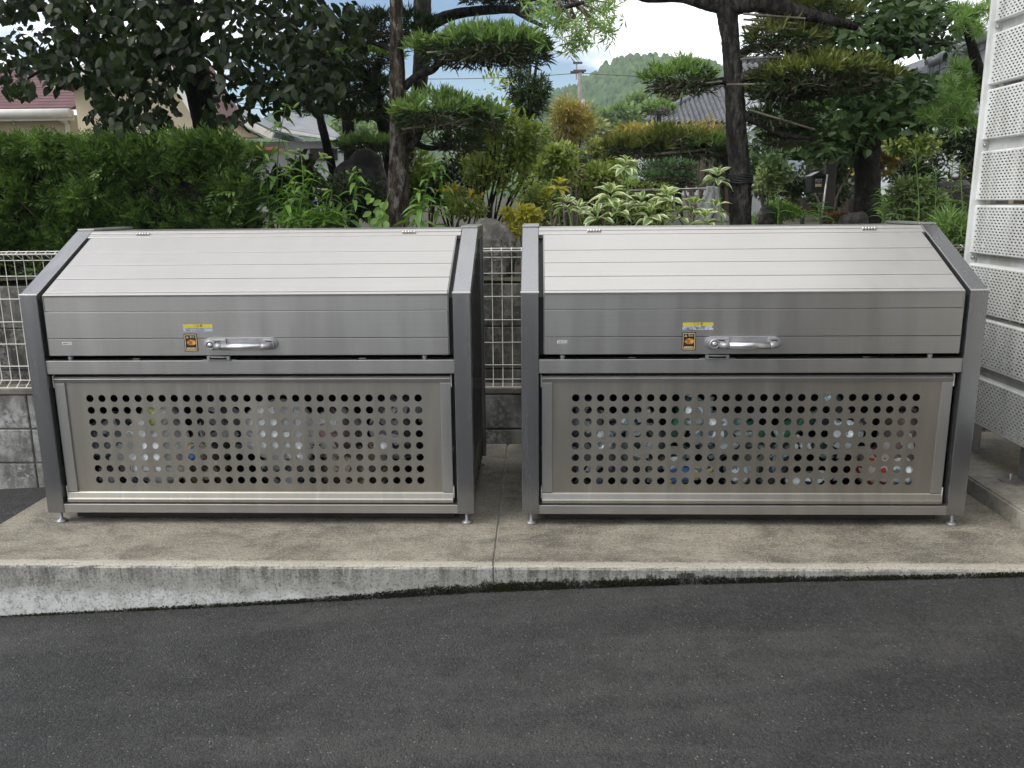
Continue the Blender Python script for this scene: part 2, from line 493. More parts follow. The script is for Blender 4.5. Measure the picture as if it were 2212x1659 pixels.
GARDEN_Z = at(1085, 612, 4.68).z + 0.02
def garden_z(y):
    return GARDEN_Z + 0.022 * max(0, min(y, 40) - 4.75)
def build_garden():
    xs = np.concatenate([np.linspace(-320, -20, 12), np.linspace(-14, 14, 41), np.linspace(20, 320, 12)])
    ys = np.concatenate([np.linspace(4.70, 12, 26), np.linspace(14, 60, 12), [100, 200, 400, 630]])
    X, Y = np.meshgrid(xs, ys)
    Z = GARDEN_Z + 0.022 * np.clip(np.minimum(Y, 40) - 4.75, 0, None) + 0.02 * np.sin(3.1 * X + 1) * np.sin(2.3 * Y) * (Y < 40)
    V = np.stack([X, Y, Z], -1).reshape(-1, 3)
    nx, ny = len(xs), len(ys)
    idx = np.arange(nx * ny).reshape(ny, nx)
    q = np.stack([idx[:-1, :-1], idx[:-1, 1:], idx[1:, 1:], idx[1:, :-1]], -1).reshape(-1, 4)
    me = fast_mesh('garden_ground', V, q.ravel(), np.full(len(q), 4), smooth=True)
    me.materials.append(M_SOIL)
    o = bpy.data.objects.new('garden_ground', me); COL.objects.link(o)
    tag(o, 'dark garden soil raised behind the retaining wall', kind='structure')
build_garden()

# concrete pad: two slabs with a tooled joint, trowelled arris along the front
PADX0, PADJ, PADX1, PADY0, PADY1 = -2.275, -0.165, 1.958, 2.86, 4.46
def build_pad(x0, x1, label):
    mb = MB()
    n = max(8, int((x1 - x0) / 0.06))
    rng = random.Random(int(x0 * 100))
    prof = [(PADY0 + 0.006, -0.75), (PADY0 + 0.004, -0.12), (PADY0, -0.012), (PADY0 + 0.004, -0.004), (PADY0 + 0.012, 0.0),
            (PADY0 + 0.050, 0.0), (PADY0 + 0.053, -0.003), (PADY0 + 0.057, -0.003), (PADY0 + 0.060, 0.0), (3.2, 0.001), (PADY1, 0.001), (PADY1, -0.75)]
    V, F = [], []
    m = len(prof)
    for i in range(n + 1):
        x = x0 + (x1 - x0) * i / n
        for j, (y, z) in enumerate(prof):
            dx = (0.004 if i == 0 else -0.004 if i == n else 0) if 4 <= j <= 10 else 0
            jit = rng.uniform(-0.0018, 0.0018) if 1 <= j <= 4 else 0
            V.append((x + dx, y + jit, z + (jit * 0.5 if j in (3, 4) else 0)))
    for i in range(n):
        for j in range(m):
            a, b = i * m + j, i * m + (j + 1) % m
            F.append((a, a + m, b + m, b))
    F.append(tuple(range(m))); F.append(tuple(n * m + m - 1 - k for k in range(m)))
    mb.add(V, F)
    return tag(mb.build('concrete_pad', M_PAD), label, kind='structure')
build_pad(PADX0, PADJ - 0.002, 'weathered concrete pad under the left bin')
MB().box((PADJ - 0.012, PADY0 + 0.02, -0.5), (PADJ + 0.012, PADY1, -0.008)).build('joint_filler', M_CONC)['kind'] = 'structure'
build_pad(PADJ + 0.002, PADX1, 'weathered concrete pad under the right bin')
mb = MB(); mb.box((PADX1 + 0.004, 2.75, -0.6), (3.4, 4.46, 0.066)); mb.box((PADX1 + 0.012, 2.755, 0.066), (3.39, 4.455, 0.074))
tag(mb.build('concrete_step', M_CONC, bevel=0.01), 'raised concrete slab under the perforated screen', kind='structure')

# dark mossy fringe where the riser meets the road, and loose grit on the road
def scatter_fringe():
    rng = np.random.default_rng(3)
    n = 26000
    x = rng.uniform(-2.27, 1.95, n)
    dens = np.interp(x, [-2.3, -1.2, -0.6, 0.0, 0.5, 1.0, 1.95], [0.25, 0.30, 0.55, 1, 0.8, 0.9, 0.75]) * (0.55 + 0.45 * np.sin(x * 9) * np.sin(x * 23 + 1))
    keep = rng.uniform(0, 1, n) < np.clip(dens, 0.1, 1)
    x = x[keep]; n = len(x)
    hgt = np.interp(x, [-2.3, -0.9, -0.3, 0.3, 1.0, 1.95], [0.004, 0.006, 0.016, 0.015, 0.011, 0.010])
    up = rng.uniform(0, 1, n) ** 1.8
    rz = np.interp(x, RX, RZ)
    y = PADY0 - 0.001 - rng.uniform(0, 0.013, n) * (1 - up)
    z = rz + up * hgt * 1.8
    V, F = [], []
    r = rng.uniform(0.0015, 0.0042, n)
    tet = np.array([(1, 0, -.5), (-.5, .87, -.5), (-.5, -.87, -.5), (0, 0, 1.0)])
    ang = rng.uniform(0, 6.28, n)
    c, s = np.cos(ang), np.sin(ang)
    T = np.stack([tet[None, :, 0] * c[:, None] - tet[None, :, 1] * s[:, None], tet[None, :, 0] * s[:, None] + tet[None, :, 1] * c[:, None], np.broadcast_to(tet[None, :, 2], (n, 4))], -1)
    P = np.stack([x, y, z], 1)[:, None, :] + T * r[:, None, None]
    fi = np.array([(0, 1, 3), (1, 2, 3), (2, 0, 3), (2, 1, 0)])
    loops = (fi[None] + (np.arange(n) * 4)[:, None, None]).ravel()
    me = fast_mesh('moss', P.reshape(-1, 3), loops, np.full(n * 4, 3), {'rnd': np.repeat(rng.uniform(0, 1, n), 4)})
    me.materials.append(M_MOSS)
    o = bpy.data.objects.new('moss', me); COL.objects.link(o)
    tag(o, 'dark moss growing along the foot of the concrete pad', 'moss', kind='stuff')
    n = 90
    x = rng.uniform(-2.2, 2.2, n); y = rng.uniform(1.2, 2.84, n)
    r = rng.uniform(0.0010, 0.0022, n); r[:5] = rng.uniform(0.0035, 0.005, 5)
    oc = np.array([(1, 0, 0), (0, 1, 0), (-1, 0, 0), (0, -1, 0), (0, 0, .6), (0, 0, -.3)], float)
    P = np.stack([x, y, np.interp(x, RX, RZ) + 0.006 * np.sin(x * 1.7 + y) * np.sin(y * 1.3) + r * 0.2], 1)[:, None] + oc[None] * r[:, None, None] * rng.uniform(0.6, 1.3, (n, 1, 3))
    fi = np.array([(0, 1, 4), (1, 2, 4), (2, 3, 4), (3, 0, 4), (1, 0, 5), (2, 1, 5), (3, 2, 5), (0, 3, 5)])
    loops = (fi[None] + (np.arange(n) * 6)[:, None, None]).ravel()
    me = fast_mesh('grit', P.reshape(-1, 3), loops, np.full(n * 8, 3))
    me.materials.append(M_GRIT)
    o = bpy.data.objects.new('grit', me); COL.objects.link(o)
    tag(o, 'pale loose grit scattered over the asphalt', 'grit', kind='stuff')
scatter_fringe()

# ------------------------------------------------------------------ low block wall, fence, retaining wall
def block_wall(name, label, y0, y1, z0, rows, bw, bh, x0, x1, joint_x, mat, cap=None, stack=True, gap=0.010):
    t = thing(name, label, 'wall', (0, y0, 0))
    i0 = math.floor((x0 - joint_x) / bw)
    core = MB().box((joint_x + i0 * bw, y0 + 0.012, z0 - 0.3), (x1, y1 - 0.003, z0 + rows * bh - 0.006)); core.build('mortar', M_CAP, t)
    meshes = {}
    for r in range(rows):
        i = i0
        while joint_x + i * bw + (0 if stack or r % 2 == 0 else bw / 2) < x1:
            a = joint_x + i * bw + (0 if stack or r % 2 == 0 else bw / 2)
            b = min(a + bw, x1)
            k = round(b - a, 3)
            if k not in meshes:
                mb = MB().box((gap / 2, 0, gap / 2), (k - gap / 2, y1 - y0, bh - gap / 2))
                me = mb.mesh('block'); me.materials.append(mat)
                meshes[k] = me
            o = bpy.data.objects.new('block', meshes[k])
            link(o, t)
            o.location = (a, random.uniform(-0.002, 0.002), z0 + r * bh)
            m = o.modifiers.new('bevel', 'BEVEL'); m.width = 0.004; m.segments = 1
            i += 1
    if cap:
        MB().box((joint_x + i0 * bw, y0 - 0.004, z0 + rows * bh), (x1, y1 + 0.004, z0 + rows * bh + cap)).build('cap', M_CAP, t, bevel=0.006)
    return t
WALLY = 4.47
JX = at(62, 900, WALLY).x
block_wall('block_wall', 'low grey concrete block wall carrying the white mesh fence', WALLY, 4.60, at(30, 929, WALLY).z - 0.2 * 3 + 0.005, 4, 0.40, 0.20, -5.2, 3.3, JX, M_BLOCK, cap=0.035)
WALLTOP = at(30, 929, WALLY).z - 0.6 + 0.005 + 0.8 + 0.035
block_wall('retaining_wall', 'taller mossy concrete block retaining wall behind the mesh fence', 4.68, 4.86, at(1085, 612, 4.68).z - 0.245 * 5, 5, 0.92, 0.245, -5.4, 3.4, at(1085, 612, 4.68).x - 0.3, M_OLDBLOCK, stack=False, gap=0.006)

def build_fence():
    FY = 4.53
    t = thing('mesh_fence', 'cream welded wire mesh fence standing on the low block wall', 'fence', (0, FY, WALLTOP))
    cy = {k: at(1085, (950 + c / 1.748) * 2212 / 4032, FY).z for k, c in
          dict(top=47, t2=62, t3=70, a=110, b=220, c=380, d=540, e=695, f=850, g=948, h=990, i=1000, j=1007).items()}
    X0, X1 = -4.6, 2.75
    off = {'top': -0.035, 't2': -0.065, 't3': -0.004, 'g': -0.004, 'h': -0.050, 'i': -0.028, 'j': -0.004}
    for k, z in cy.items():
        MB().tube([(X0, FY + off.get(k, -0.004), z), (X1, FY + off.get(k, -0.004), z)], 0.0026 if k not in ('t2', 'top') else 0.0034, 6).build('wire', M_WIRE, t)
    path = [(0, 0, cy['a']), (0, -0.060, cy['t2'] - 0.004), (0, -0.064, cy['t2'] + 0.004), (0, -0.035, cy['top'] + 0.004), (0, -0.006, cy['t3']), (0, 0, cy['a'] - 0.02),
            (0, 0, cy['c']), (0, 0, cy['g']), (0, -0.050, cy['h']), (0, -0.030, cy['i'] - 0.003), (0, -0.002, cy['j'])]
    me = MB().tube([(x, y, z - WALLTOP) for x, y, z in path], 0.0023, 6).mesh('wire')
    me.materials.append(M_WIRE)
    xj = at(1085.5, 700, FY).x
    s = 0.0535
    i = math.ceil((X0 - xj) / s)
    while xj + i * s < X1:
        o = bpy.data.objects.new('wire', me); link(o, t); o.location = (xj + i * s, 0, 0)
        i += 1
    for x in (-4.4, -1.25, 0.95):
        MB().box((x - 0.02, FY + 0.008, WALLTOP - 0.02), (x + 0.02, FY + 0.048, cy['top'] + 0.01)).build('post', M_WIRE, t, bevel=0.004)
build_fence()

# ------------------------------------------------------------------ perforated louvre screen at the right
M_SCREEN = pm('screen_paint', (0.76, 0.775, 0.76), (0.52, 0.52, 0.49), 5, 0.42, bump=0.05, stretch=(1, 1.6, 0.5), lo=0.40, hi=0.75)
M_SCREENDIRT = pm('screen_dirty', (0.66, 0.67, 0.66), (0.42, 0.41, 0.39), 5, 0.55)
M_STEEL = pm('galvanised', (0.42, 0.42, 0.42), (0.30, 0.30, 0.30), 20, 0.45, metal=0.7)
M_DARK = pm('dark_rubber', (0.012, 0.012, 0.012), (0.02, 0.02, 0.02), 20, 0.7)
def build_screen():
    X, Y1, Y0 = 2.10, 4.155, 2.45
    t = thing('perforated_screen', 'light grey perforated metal louvre screen beside the right bin', 'screen', (X, Y1, 0.07))
    MB().box((X - 0.022, Y1, 0.17), (X + 0.05, Y1 + 0.018, 2.62)).build('end_plate', M_SCREEN, t, bevel=0.004)
    px, pz, rows = 0.030, 0.0131, 16
    h = 0.215
    cols = int((Y1 - Y0 - 0.03) / px)
    slot = [(0.0088, 0.0), (0.0072, 0.0030), (0.0, 0.0037), (-0.0072, 0.0030), (-0.0088, 0.0), (-0.0072, -0.0030), (0.0, -0.0037), (0.0072, -0.0030)]
    cell = [(px / 2, 0), (px / 2, pz / 2), (0, pz / 2), (-px / 2, pz / 2), (-px / 2, 0), (-px / 2, -pz / 2), (0, -pz / 2), (px / 2, -pz / 2)]
    V, F = [], []
    m0 = (h - rows * pz) / 2
    for r in range(rows):
        z = h - m0 - (r + 0.5) * pz
        offs = 0 if r % 2 == 0 else px / 2
        for c in range(cols - 1):
            yc = -0.016 - offs - (c + 0.5) * px
            b = len(V)
            for dy, dz in cell: V.append((0, yc + dy, z + dz))
            for dy, dz in slot: V.append((0, yc + dy, z + dz))
            for dy, dz in slot: V.append((0.0018, yc + dy, z + dz))
            for k in range(8):
                k2 = (k + 1) % 8
                F.append((b + k, b + 8 + k, b + 8 + k2, b + k2))
                F.append((b + 8 + k, b + 16 + k, b + 16 + k2, b + 8 + k2))
        a, bb = -0.016, -0.016 - offs
        e0 = -0.016 - offs - (cols - 1) * px
        for u0, u1 in (((a, bb),) if offs else ()) + ((e0, Y0 - Y1),):
            b = len(V)
            V += [(0, u0, z - pz / 2), (0, u1, z - pz / 2), (0, u1, z + pz / 2), (0, u0, z + pz / 2)]
            F.append((b + 3, b + 2, b + 1, b))
    def quad(p):
        b = len(V); V.extend(p); F.append((b, b + 1, b + 2, b + 3))
    W = Y0 - Y1
    for z0, z1 in ((0.0, m0), (h - m0, h)):
        quad([(0, 0, z0), (0, 0, z1), (0, W, z1), (0, W, z0)])
    quad([(0, 0, m0), (0, 0, h - m0), (0, -0.016, h - m0), (0, -0.016, m0)])
    mb = MB().add(V, F)
    # folded lips
    mb.add([(0, 0, h), (0, W, h), (0.006, W, h + 0.006), (0.006, 0, h + 0.006), (0.045, W, h + 0.013), (0.045, 0, h + 0.013)], [(0, 3, 2, 1), (3, 5, 4, 2)])
    mb.add([(0, 0, 0), (0, W, 0), (0.006, W, -0.004), (0.006, 0, -0.004), (0.040, W, -0.004), (0.040, 0, -0.004)], [(0, 1, 2, 3), (3, 2, 4, 5)])
    me = mb.mesh('perforated_panel'); me.materials.append(M_SCREEN)
    tops = [2.57, 2.32, 2.046, 1.80, 1.522, 1.274, 0.998, 0.750, 0.474]
    for i, z in enumerate(tops):
        o = bpy.data.objects.new('perforated_panel', me); link(o, t); o.location = (0, 0, z - h - 0.07)
        if i % 2 == 1:                   # closed channel under every second panel, bolted to the end plate
            zz = z - h
            if i + 1 < len(tops):
                MB().box((X + 0.030, Y0, tops[i + 1] + 0.008), (X + 0.034, Y1 - 0.002, zz - 0.001)).build('channel', M_SCREENDIRT, t)
                MB().lathe([(0.0, 0.014), (0.006, 0.012), (0.009, 0.006), (0.009, 0.0)], (X + 0.012, Y1 - 0.002, (zz + tops[i + 1]) / 2 + 0.004), 'Y', 10).build('bolt', M_STEEL, t)
    for y in (Y1 - 0.05, 3.62, 3.0):
        MB().box((X + 0.06, y - 0.03, 0.082), (X + 0.11, y + 0.03, 2.6)).build('upright', M_STEEL, t)
        mb = MB()
        mb.prism_z([(X - 0.03, y - 0.02), (X - 0.0, y - 0.06), (X + 0.15, y - 0.06), (X + 0.15, y + 0.06), (X - 0.0, y + 0.06), (X - 0.03, y + 0.02)], 0.074, 0.082)
        mb.lathe([(0.0, 0.03), (0.007, 0.03), (0.007, 0.0)], (X + 0.012, y, 0.082), 'Z', 8)
        mb.build('base_plate', M_STEEL, t)
build_screen()
# timber-framed store wall behind the screen
M_BEIGE = pm('beige_siding', (0.42, 0.36, 0.28), (0.33, 0.28, 0.21), 3, 0.8, stretch=(1, 0.3, 4))
M_WOOD = pm('brown_wood', (0.10, 0.065, 0.04), (0.06, 0.04, 0.025), 12, 0.75, stretch=(1, 1, 0.1))
t = thing('shed_wall', 'beige boarded wall seen through the gaps of the perforated screen', 'wall', (2.95, 3.0, 0))
for i in range(17):
    MB().box((2.95, -1.2, 0.08 + i * 0.17), (2.975, 5.80, 0.08 + i * 0.17 + 0.166)).build('board', M_BEIGE, t)
MB().prism_x([(-1.3, 2.99), (5.45, 2.99), (5.45, 3.06), (-1.3, 3.06)], 2.16, 3.3).build('roof', M_WOOD, t)  # unseen roof added to keep the boards behind the screen dark
for y in (0.4, 1.6, 2.8, 4.0, 5.2):
    MB().box((2.90, y, 0.05), (2.948, y + 0.09, 2.98)).build('post', M_WOOD, t)
# ------------------------------------------------------------------ refuse bins
M_SLAT = metal_mat('lid_aluminium', (0.485, 0.468, 0.452), 0.40, var=0.09, stain=0.05, metal=0.55)
M_FRONT = metal_mat('front_aluminium', (0.47, 0.457, 0.44), 0.37, var=0.10, stain=0.10)
M_POST = metal_mat('frame_aluminium', (0.315, 0.318, 0.328), 0.25, vertical=True, var=0.05)
M_SHEET = metal_mat('perforated_sheet', (0.40, 0.372, 0.325), 0.40, vertical=True, var=0.07, stain=0.22)
M_SIDE = metal_mat('side_panel', (0.10, 0.10, 0.092), 0.16, vertical=True, var=0.2, metal=0.8)
M_IN = pm('bin_inside', (0.022, 0.022, 0.022), (0.015, 0.015, 0.015), 8, 0.7)
M_GASKET = pm('black_gasket', (0.010, 0.010, 0.011), (0.014, 0.014, 0.014), 30, 0.6)
M_CAST = pm('cast_handle', (0.40, 0.40, 0.41), (0.34, 0.34, 0.35), 30, 0.42, metal=0.55, bump=0.05, bscale=300)
M_GRIP = pm('satin_grip', (0.74, 0.74, 0.76), (0.68, 0.68, 0.70), 30, 0.30, metal=0.95)
M_CHROME = pm('zinc_hinge', (0.70, 0.69, 0.67), (0.55, 0.53, 0.50), 60, 0.28, metal=1.0)
M_YEL = pm('sticker_yellow', (0.72, 0.60, 0.03), (0.66, 0.56, 0.05), 40, 0.5)
M_PALE = pm('sticker_pale', (0.42, 0.46, 0.55), (0.52, 0.55, 0.62), 60, 0.5)
M_WORN = pm('sticker_worn', (0.62, 0.66, 0.74), (0.26, 0.29, 0.36), 90, 0.5, lo=0.45, hi=0.55)
M_BLACK = pm('print_black', (0.012, 0.011, 0.010), (0.018, 0.017, 0.016), 40, 0.5)
M_CREAM = pm('print_cream', (0.72, 0.55, 0.30), (0.66, 0.52, 0.30), 40, 0.5)
M_ORNG = pm('print_orange', (0.80, 0.42, 0.08), (0.74, 0.40, 0.09), 40, 0.5)
M_RED = pm('print_red', (0.45, 0.025, 0.02), (0.40, 0.03, 0.025), 40, 0.5)
M_WHITE = pm('print_white', (0.75, 0.75, 0.74), (0.68, 0.68, 0.67), 40, 0.5)
M_INK = pm('print_ink', (0.06, 0.06, 0.08), (0.09, 0.09, 0.11), 40, 0.5)
M_LOCK = pm('lock_face', (0.60, 0.60, 0.60), (0.52, 0.52, 0.52), 40, 0.35, metal=0.9)

def text_mesh(body, size, spacing=1.0, width=None):
    cu = bpy.data.curves.new('txt', 'FONT')
    cu.body = body; cu.size = size; cu.align_x = 'CENTER'; cu.align_y = 'CENTER'
    cu.space_character = spacing; cu.resolution_u = 2
    o = bpy.data.objects.new('txt', cu); COL.objects.link(o)
    dg = bpy.context.evaluated_depsgraph_get(); dg.update()
    me = bpy.data.meshes.new_from_object(o.evaluated_get(dg))
    bpy.data.objects.remove(o)
    if width:
        xs = [v.co.x for v in me.vertices]
        if xs:
            k = width / (max(xs) - min(xs)); c = (max(xs) + min(xs)) / 2
            for v in me.vertices: v.co.x = (v.co.x - c) * k
    return me
def put_text(body, size, loc, mat, parent, width=None, name='lettering', spacing=1.0):
    me = text_mesh(body, size, spacing, width)
    me.materials.clear(); me.materials.append(mat)
    o = bpy.data.objects.new(name, me)
    link(o, parent)
    o.location = Vector(loc) - ORG[parent.name]
    o.rotation_euler = (math.pi / 2, 0, 0)
    return o

BW, BD, PWD, ZL, YT, ZT, ZB = 1.8, 0.856, 0.070, 0.967, 0.479, 1.202, 0.050
SL = (ZT - ZL) / YT
def build_bin(x0, y0, label, hx, sx, mx, zs):
    t = thing('refuse_bin', label, 'refuse bin', (x0, y0, 0), 'aluminium refuse bins on the pad')
    nx, nz = -SL / math.hypot(1, SL), 1 / math.hypot(1, SL)
    def Y(v): return y0 + v
    # side frames: front leg, sloping shoulder, top rail and back leg in one bent section
    outer = [(0, ZB), (0, ZL), (YT, ZT), (BD, ZT), (BD, ZB)]
    inner = [(BD - 0.05, ZB), (BD - 0.05, ZT - 0.05), (YT + 0.012, ZT - 0.05), (0.05, ZL - 0.028), (0.05, ZB)]
    ring = outer + inner
    for sgn, xa in ((0, x0), (1, x0 + BW - PWD)):
        mb = MB(); mb.prism_x([(Y(a), b) for a, b in ring][::-1], xa, xa + PWD)
        fr = mb.build('side_frame', M_POST, t, bevel=0.003)
        # mitre bead at the bend
        MB().prism_x([(Y(-0.002), ZL - 0.002), (Y(-0.002), ZL + 0.001), (Y(0.004), ZL + 0.0055), (Y(0.006), ZL + 0.002)][::-1], xa - 0.001, xa + PWD + 0.001).build('mitre', M_SLAT, fr)
        xs = xa + (0.012 if sgn == 0 else PWD - 0.030)
        mb = MB(); mb.prism_x([(Y(a), b) for a, b in [(0.046, 0.075), (0.046, ZL - 0.034), (YT + 0.010, ZT - 0.046), (BD - 0.046, ZT - 0.046), (BD - 0.046, 0.075)]][::-1], xs, xs + 0.018)
        pan = mb.build('side_panel', M_SIDE, t)
        xo = xs - 0.003 if sgn == 0 else xs + 0.018
        for k in range(9):
            yy = Y(0.13 + k * 0.075)
            zt = min(ZL - 0.034 + (yy - y0 - 0.046) * 0.50, ZT - 0.046) - 0.004
            MB().box((xo, yy, 0.08), (xo + 0.003, yy + 0.006, zt)).build('rib', M_SIDE, pan)
        # black seal beside the lid
        xg = xa + PWD if sgn == 0 else xa - 0.022
        MB().prism_x([(Y(0.030), ZL - 0.25), (Y(0.030), ZL - 0.02), (Y(YT), ZT - 0.028), (Y(YT + 0.03), ZT - 0.05), (Y(0.07), ZL - 0.05), (Y(0.07), ZL - 0.25)][::-1], xg, xg + 0.022).build('seal', M_GASKET, t)
    xi0, xi1 = x0 + PWD, x0 + BW - PWD
    # body
    MB().box((xi0, Y(BD - 0.03), 0.10), (xi1, Y(BD - 0.022), ZT - 0.02)).build('back_panel', M_IN, t)
    MB().box((xi0, Y(0.03), 0.060), (xi1, Y(BD - 0.031), 0.075)).build('floor_panel', M_IN, t)
    MB().box((xi0 + 0.001, Y(YT + 0.004), ZT - 0.03), (xi1 - 0.001, Y(BD - 0.002), ZT - 0.004)).build('top_cap', M_FRONT, t, bevel=0.003)
    MB().box((x0 - 0.001, Y(YT + 0.01), ZT + 0.0006), (x0 + PWD + 0.004, Y(BD + 0.002), ZT + 0.010)).build('rail_cap', M_FRONT, t, bevel=0.002)
    MB().box((x0 + BW - PWD - 0.004, Y(YT + 0.01), ZT + 0.0006), (x0 + BW + 0.001, Y(BD + 0.002), ZT + 0.010)).build('rail_cap', M_FRONT, t, bevel=0.002)
    # sloping members: quads measured along the slope
    def slope_bar(ta, tb, xa, xb, th=0.012, lift=0.0):
        pts = []
        for tt, d in ((ta, lift), (tb, lift), (tb, lift - th), (ta, lift - th)):
            pts.append((Y(YT * tt + nx * d), ZL + (ZT - ZL) * tt + nz * d))
        return MB().prism_x(pts[::-1], xa, xb)
    slope_bar(1.0, 0.955, xi0 + 0.001, xi1 - 0.001, 0.020, -0.0005).build('hinge_rail', M_SLAT, t, bevel=0.002)
    slope_bar(0.952, 0.893, xi0 + 0.001, xi1 - 0.001, 0.020, -0.002).build('hinge_rail', M_SLAT, t, bevel=0.002)
    lx0, lx1 = x0 + 0.094, x0 + BW - 0.079 - 0.012
    mb = MB()
    for xa in (lx0 - 0.004, lx1 + 0.001):
        mb.prism_x([(Y(0.005), 0.722), (Y(0.005), ZL - 0.002), (Y(YT * 0.885), ZL + (ZT - ZL) * 0.885 - 0.001), (Y(YT * 0.885), ZL + (ZT - ZL) * 0.885 - 0.03), (Y(0.03), ZL - 0.03), (Y(0.03), 0.722)][::-1], xa, xa + 0.003)
    mb.prism_x([(Y(0.018), 0.724), (Y(0.018), ZL - 0.018), (Y(YT * 0.87), ZT - 0.058), (Y(YT * 0.87), ZT - 0.064), (Y(0.026), ZL - 0.024), (Y(0.026), 0.724)][::-1], lx0, lx1)
    lid = mb.build('lid', M_FRONT, t, bevel=0.001)
    cuts = [0.885, 0.627, 0.433, 0.228, 0.033, -0.006]
    for a, b in zip(cuts[:-1], cuts[1:]):
        slope_bar(a - 0.0032, b + 0.0032, lx0, lx1, 0.010, random.uniform(-0.0006, 0.0004)).build('slat', M_SLAT, lid, bevel=0.0012)
    fz = [ZL - 0.003, 0.8995, 0.791, 0.720]
    for i, (a, b) in enumerate(zip(fz[:-1], fz[1:])):
        off = (0.006, 0.002, 0.003)[i]
        MB().box((lx0, Y(off), b + 0.0013), (lx1, Y(0.017), a - 0.0013)).build('slat', M_FRONT, lid, bevel=0.0012)
    # hinges
    for h in hx:
        mb = MB()
        c = Vector((x0 + h, Y(YT * 0.935), ZL + (ZT - ZL) * 0.935 + 0.003))
        for k in range(5):
            mb.tube([(c.x + (k - 2.5) * 0.0124 + 0.0006, c.y, c.z), (c.x + (k - 1.5) * 0.0124 - 0.0006, c.y, c.z)], 0.0062, 12)
        mb.build('hinge', M_CHROME, t)
    # cross beam, latch, stops
    MB().box((xi0 - 0.001, Y(0.006), 0.644), (xi1 + 0.001, Y(0.060), 0.7005)).build('cross_beam', M_FRONT, t, bevel=0.0025)
    MB().box((xi0, Y(0.061), 0.60), (xi1, Y(0.10), 0.69)).build('beam_back', M_IN, t)
    cx = x0 + mx
    mb = MB()
    mb.box((cx - 0.046, Y(-0.003), 0.7012), (cx + 0.046, Y(0.02), 0.7045)); mb.box((cx - 0.046, Y(-0.003), 0.7046), (cx - 0.034, Y(0.015), 0.7185))
    mb.box((cx + 0.034, Y(-0.003), 0.7046), (cx + 0.046, Y(0.015), 0.7185)); mb.box((cx - 0.0335, Y(-0.001), 0.7120), (cx + 0.0335, Y(0.006), 0.7175))
    mb.box((cx - 0.068, Y(0.004), 0.7012), (cx - 0.047, Y(0.024), 0.7035)); mb.box((cx + 0.047, Y(0.004), 0.7012), (cx + 0.070, Y(0.024), 0.7035))
    mb.build('latch', M_CAST, t, bevel=0.0008)
    MB().box((cx - 0.024, Y(-0.006), 0.7125), (cx + 0.024, Y(-0.0015), 0.7155)).build('latch_bar', M_CHROME, t)
    for xx in (0.165, BW - 0.19):
        MB().lathe([(0.0095, 0.0), (0.0105, 0.006), (0.0105, 0.019), (0.0, 0.019)], (x0 + xx, Y(0.025), 0.7008), 'Z', 14).build('rubber_stop', M_CAST, t)
    for xx in (0.44, 1.36):
        MB().box((x0 + xx - 0.014, Y(0.012), 0.7045), (x0 + xx + 0.014, Y(0.02), 0.7075)).build('catch', M_CHROME, t)
    # handle: moulded back plate, cylinder lock and bar
    hx0, hz = x0 + mx - 0.053, 0.7695 + zs
    hx1, rr = hx0 + 0.297, 0.0245
    st = [(hx0 + rr + rr * math.cos(a), hz + rr * math.sin(a)) for a in [math.pi / 2 + math.pi * k / 14 for k in range(15)]]
    st += [(hx1 - rr + rr * math.cos(a), hz + rr * math.sin(a)) for a in [-math.pi / 2 + math.pi * k / 14 for k in range(15)]]
    hd = MB().prism_y(st, Y(-0.006), Y(0.0045)).build('handle', M_CAST, t, bevel=0.002)
    MB().prism_y([(hx0 + rr * 1.1 + (rr * 0.86) * math.cos(a), hz + (rr * 0.86) * math.sin(a)) for a in [math.pi / 2 + math.pi * k / 10 for k in range(11)]]
                 + [(hx0 + 0.095, hz - rr * 0.86), (hx0 + 0.095, hz + rr * 0.86)], Y(-0.017), Y(-0.0062)).build('mount', M_CAST, hd, bevel=0.004)
    MB().prism_y([(hx1 - 0.055, hz + rr * 0.86), (hx1 - 0.055, hz - rr * 0.86)] + [(hx1 - rr * 1.1 + (rr * 0.86) * math.cos(a), hz + (rr * 0.86) * math.sin(a)) for a in [-math.pi / 2 + math.pi * k / 10 for k in range(11)]],
                 Y(-0.017), Y(-0.0062)).build('mount', M_CAST, hd, bevel=0.004)
    lk = (hx0 + 0.034, Y(-0.017), hz - 0.002)
    MB().lathe([(0.0205, -0.004), (0.0205, 0.006), (0.0175, 0.013), (0.0145, 0.013), (0.0145, 0.011), (0.0, 0.011)], lk, 'Y', 24).build('lock', M_CAST, hd)
    MB().lathe([(0.0095, 0.0112), (0.0095, 0.0135), (0.0, 0.0135)], lk, 'Y', 20).build('lock_barrel', M_LOCK, hd)
    MB().box((lk[0] - 0.0055, lk[1] - 0.0145, lk[2] - 0.001), (lk[0] + 0.0055, lk[1] - 0.0136, lk[2] + 0.001)).build('keyway', M_WHITE, hd)
    gz, gy = hz - 0.006, Y(-0.043)
    g0, g1 = hx0 + 0.062, hx1 - 0.030
    for a, b in ((g0, 1), (g1, -1)):
        pts = [(a, Y(-0.012), gz + 0.002), (a, Y(-0.026), gz), (a + b * 0.003, Y(-0.036), gz), (a + b * 0.010, gy + 0.001, gz), (a + b * 0.024, gy, gz)]
        MB().tube(pts, [0.0125, 0.0130, 0.0130, 0.0130, 0.0130], 16).build('elbow', M_CAST, hd)
        MB().box((a - 0.012, Y(-0.0176), gz + 0.0150), (a + 0.012, Y(-0.0171), gz + 0.0185)).build('slot', M_BLACK, hd)
    MB().tube([(g0 + 0.0245, gy, gz), (g1 - 0.0245, gy, gz)], 0.0134, 20).build('grip', M_GRIP, hd)
    # lower door
    dx0, dx1, dz0, dz1, dr = x0 + 0.082, x0 + BW - 0.088, 0.094, 0.630, 0.030
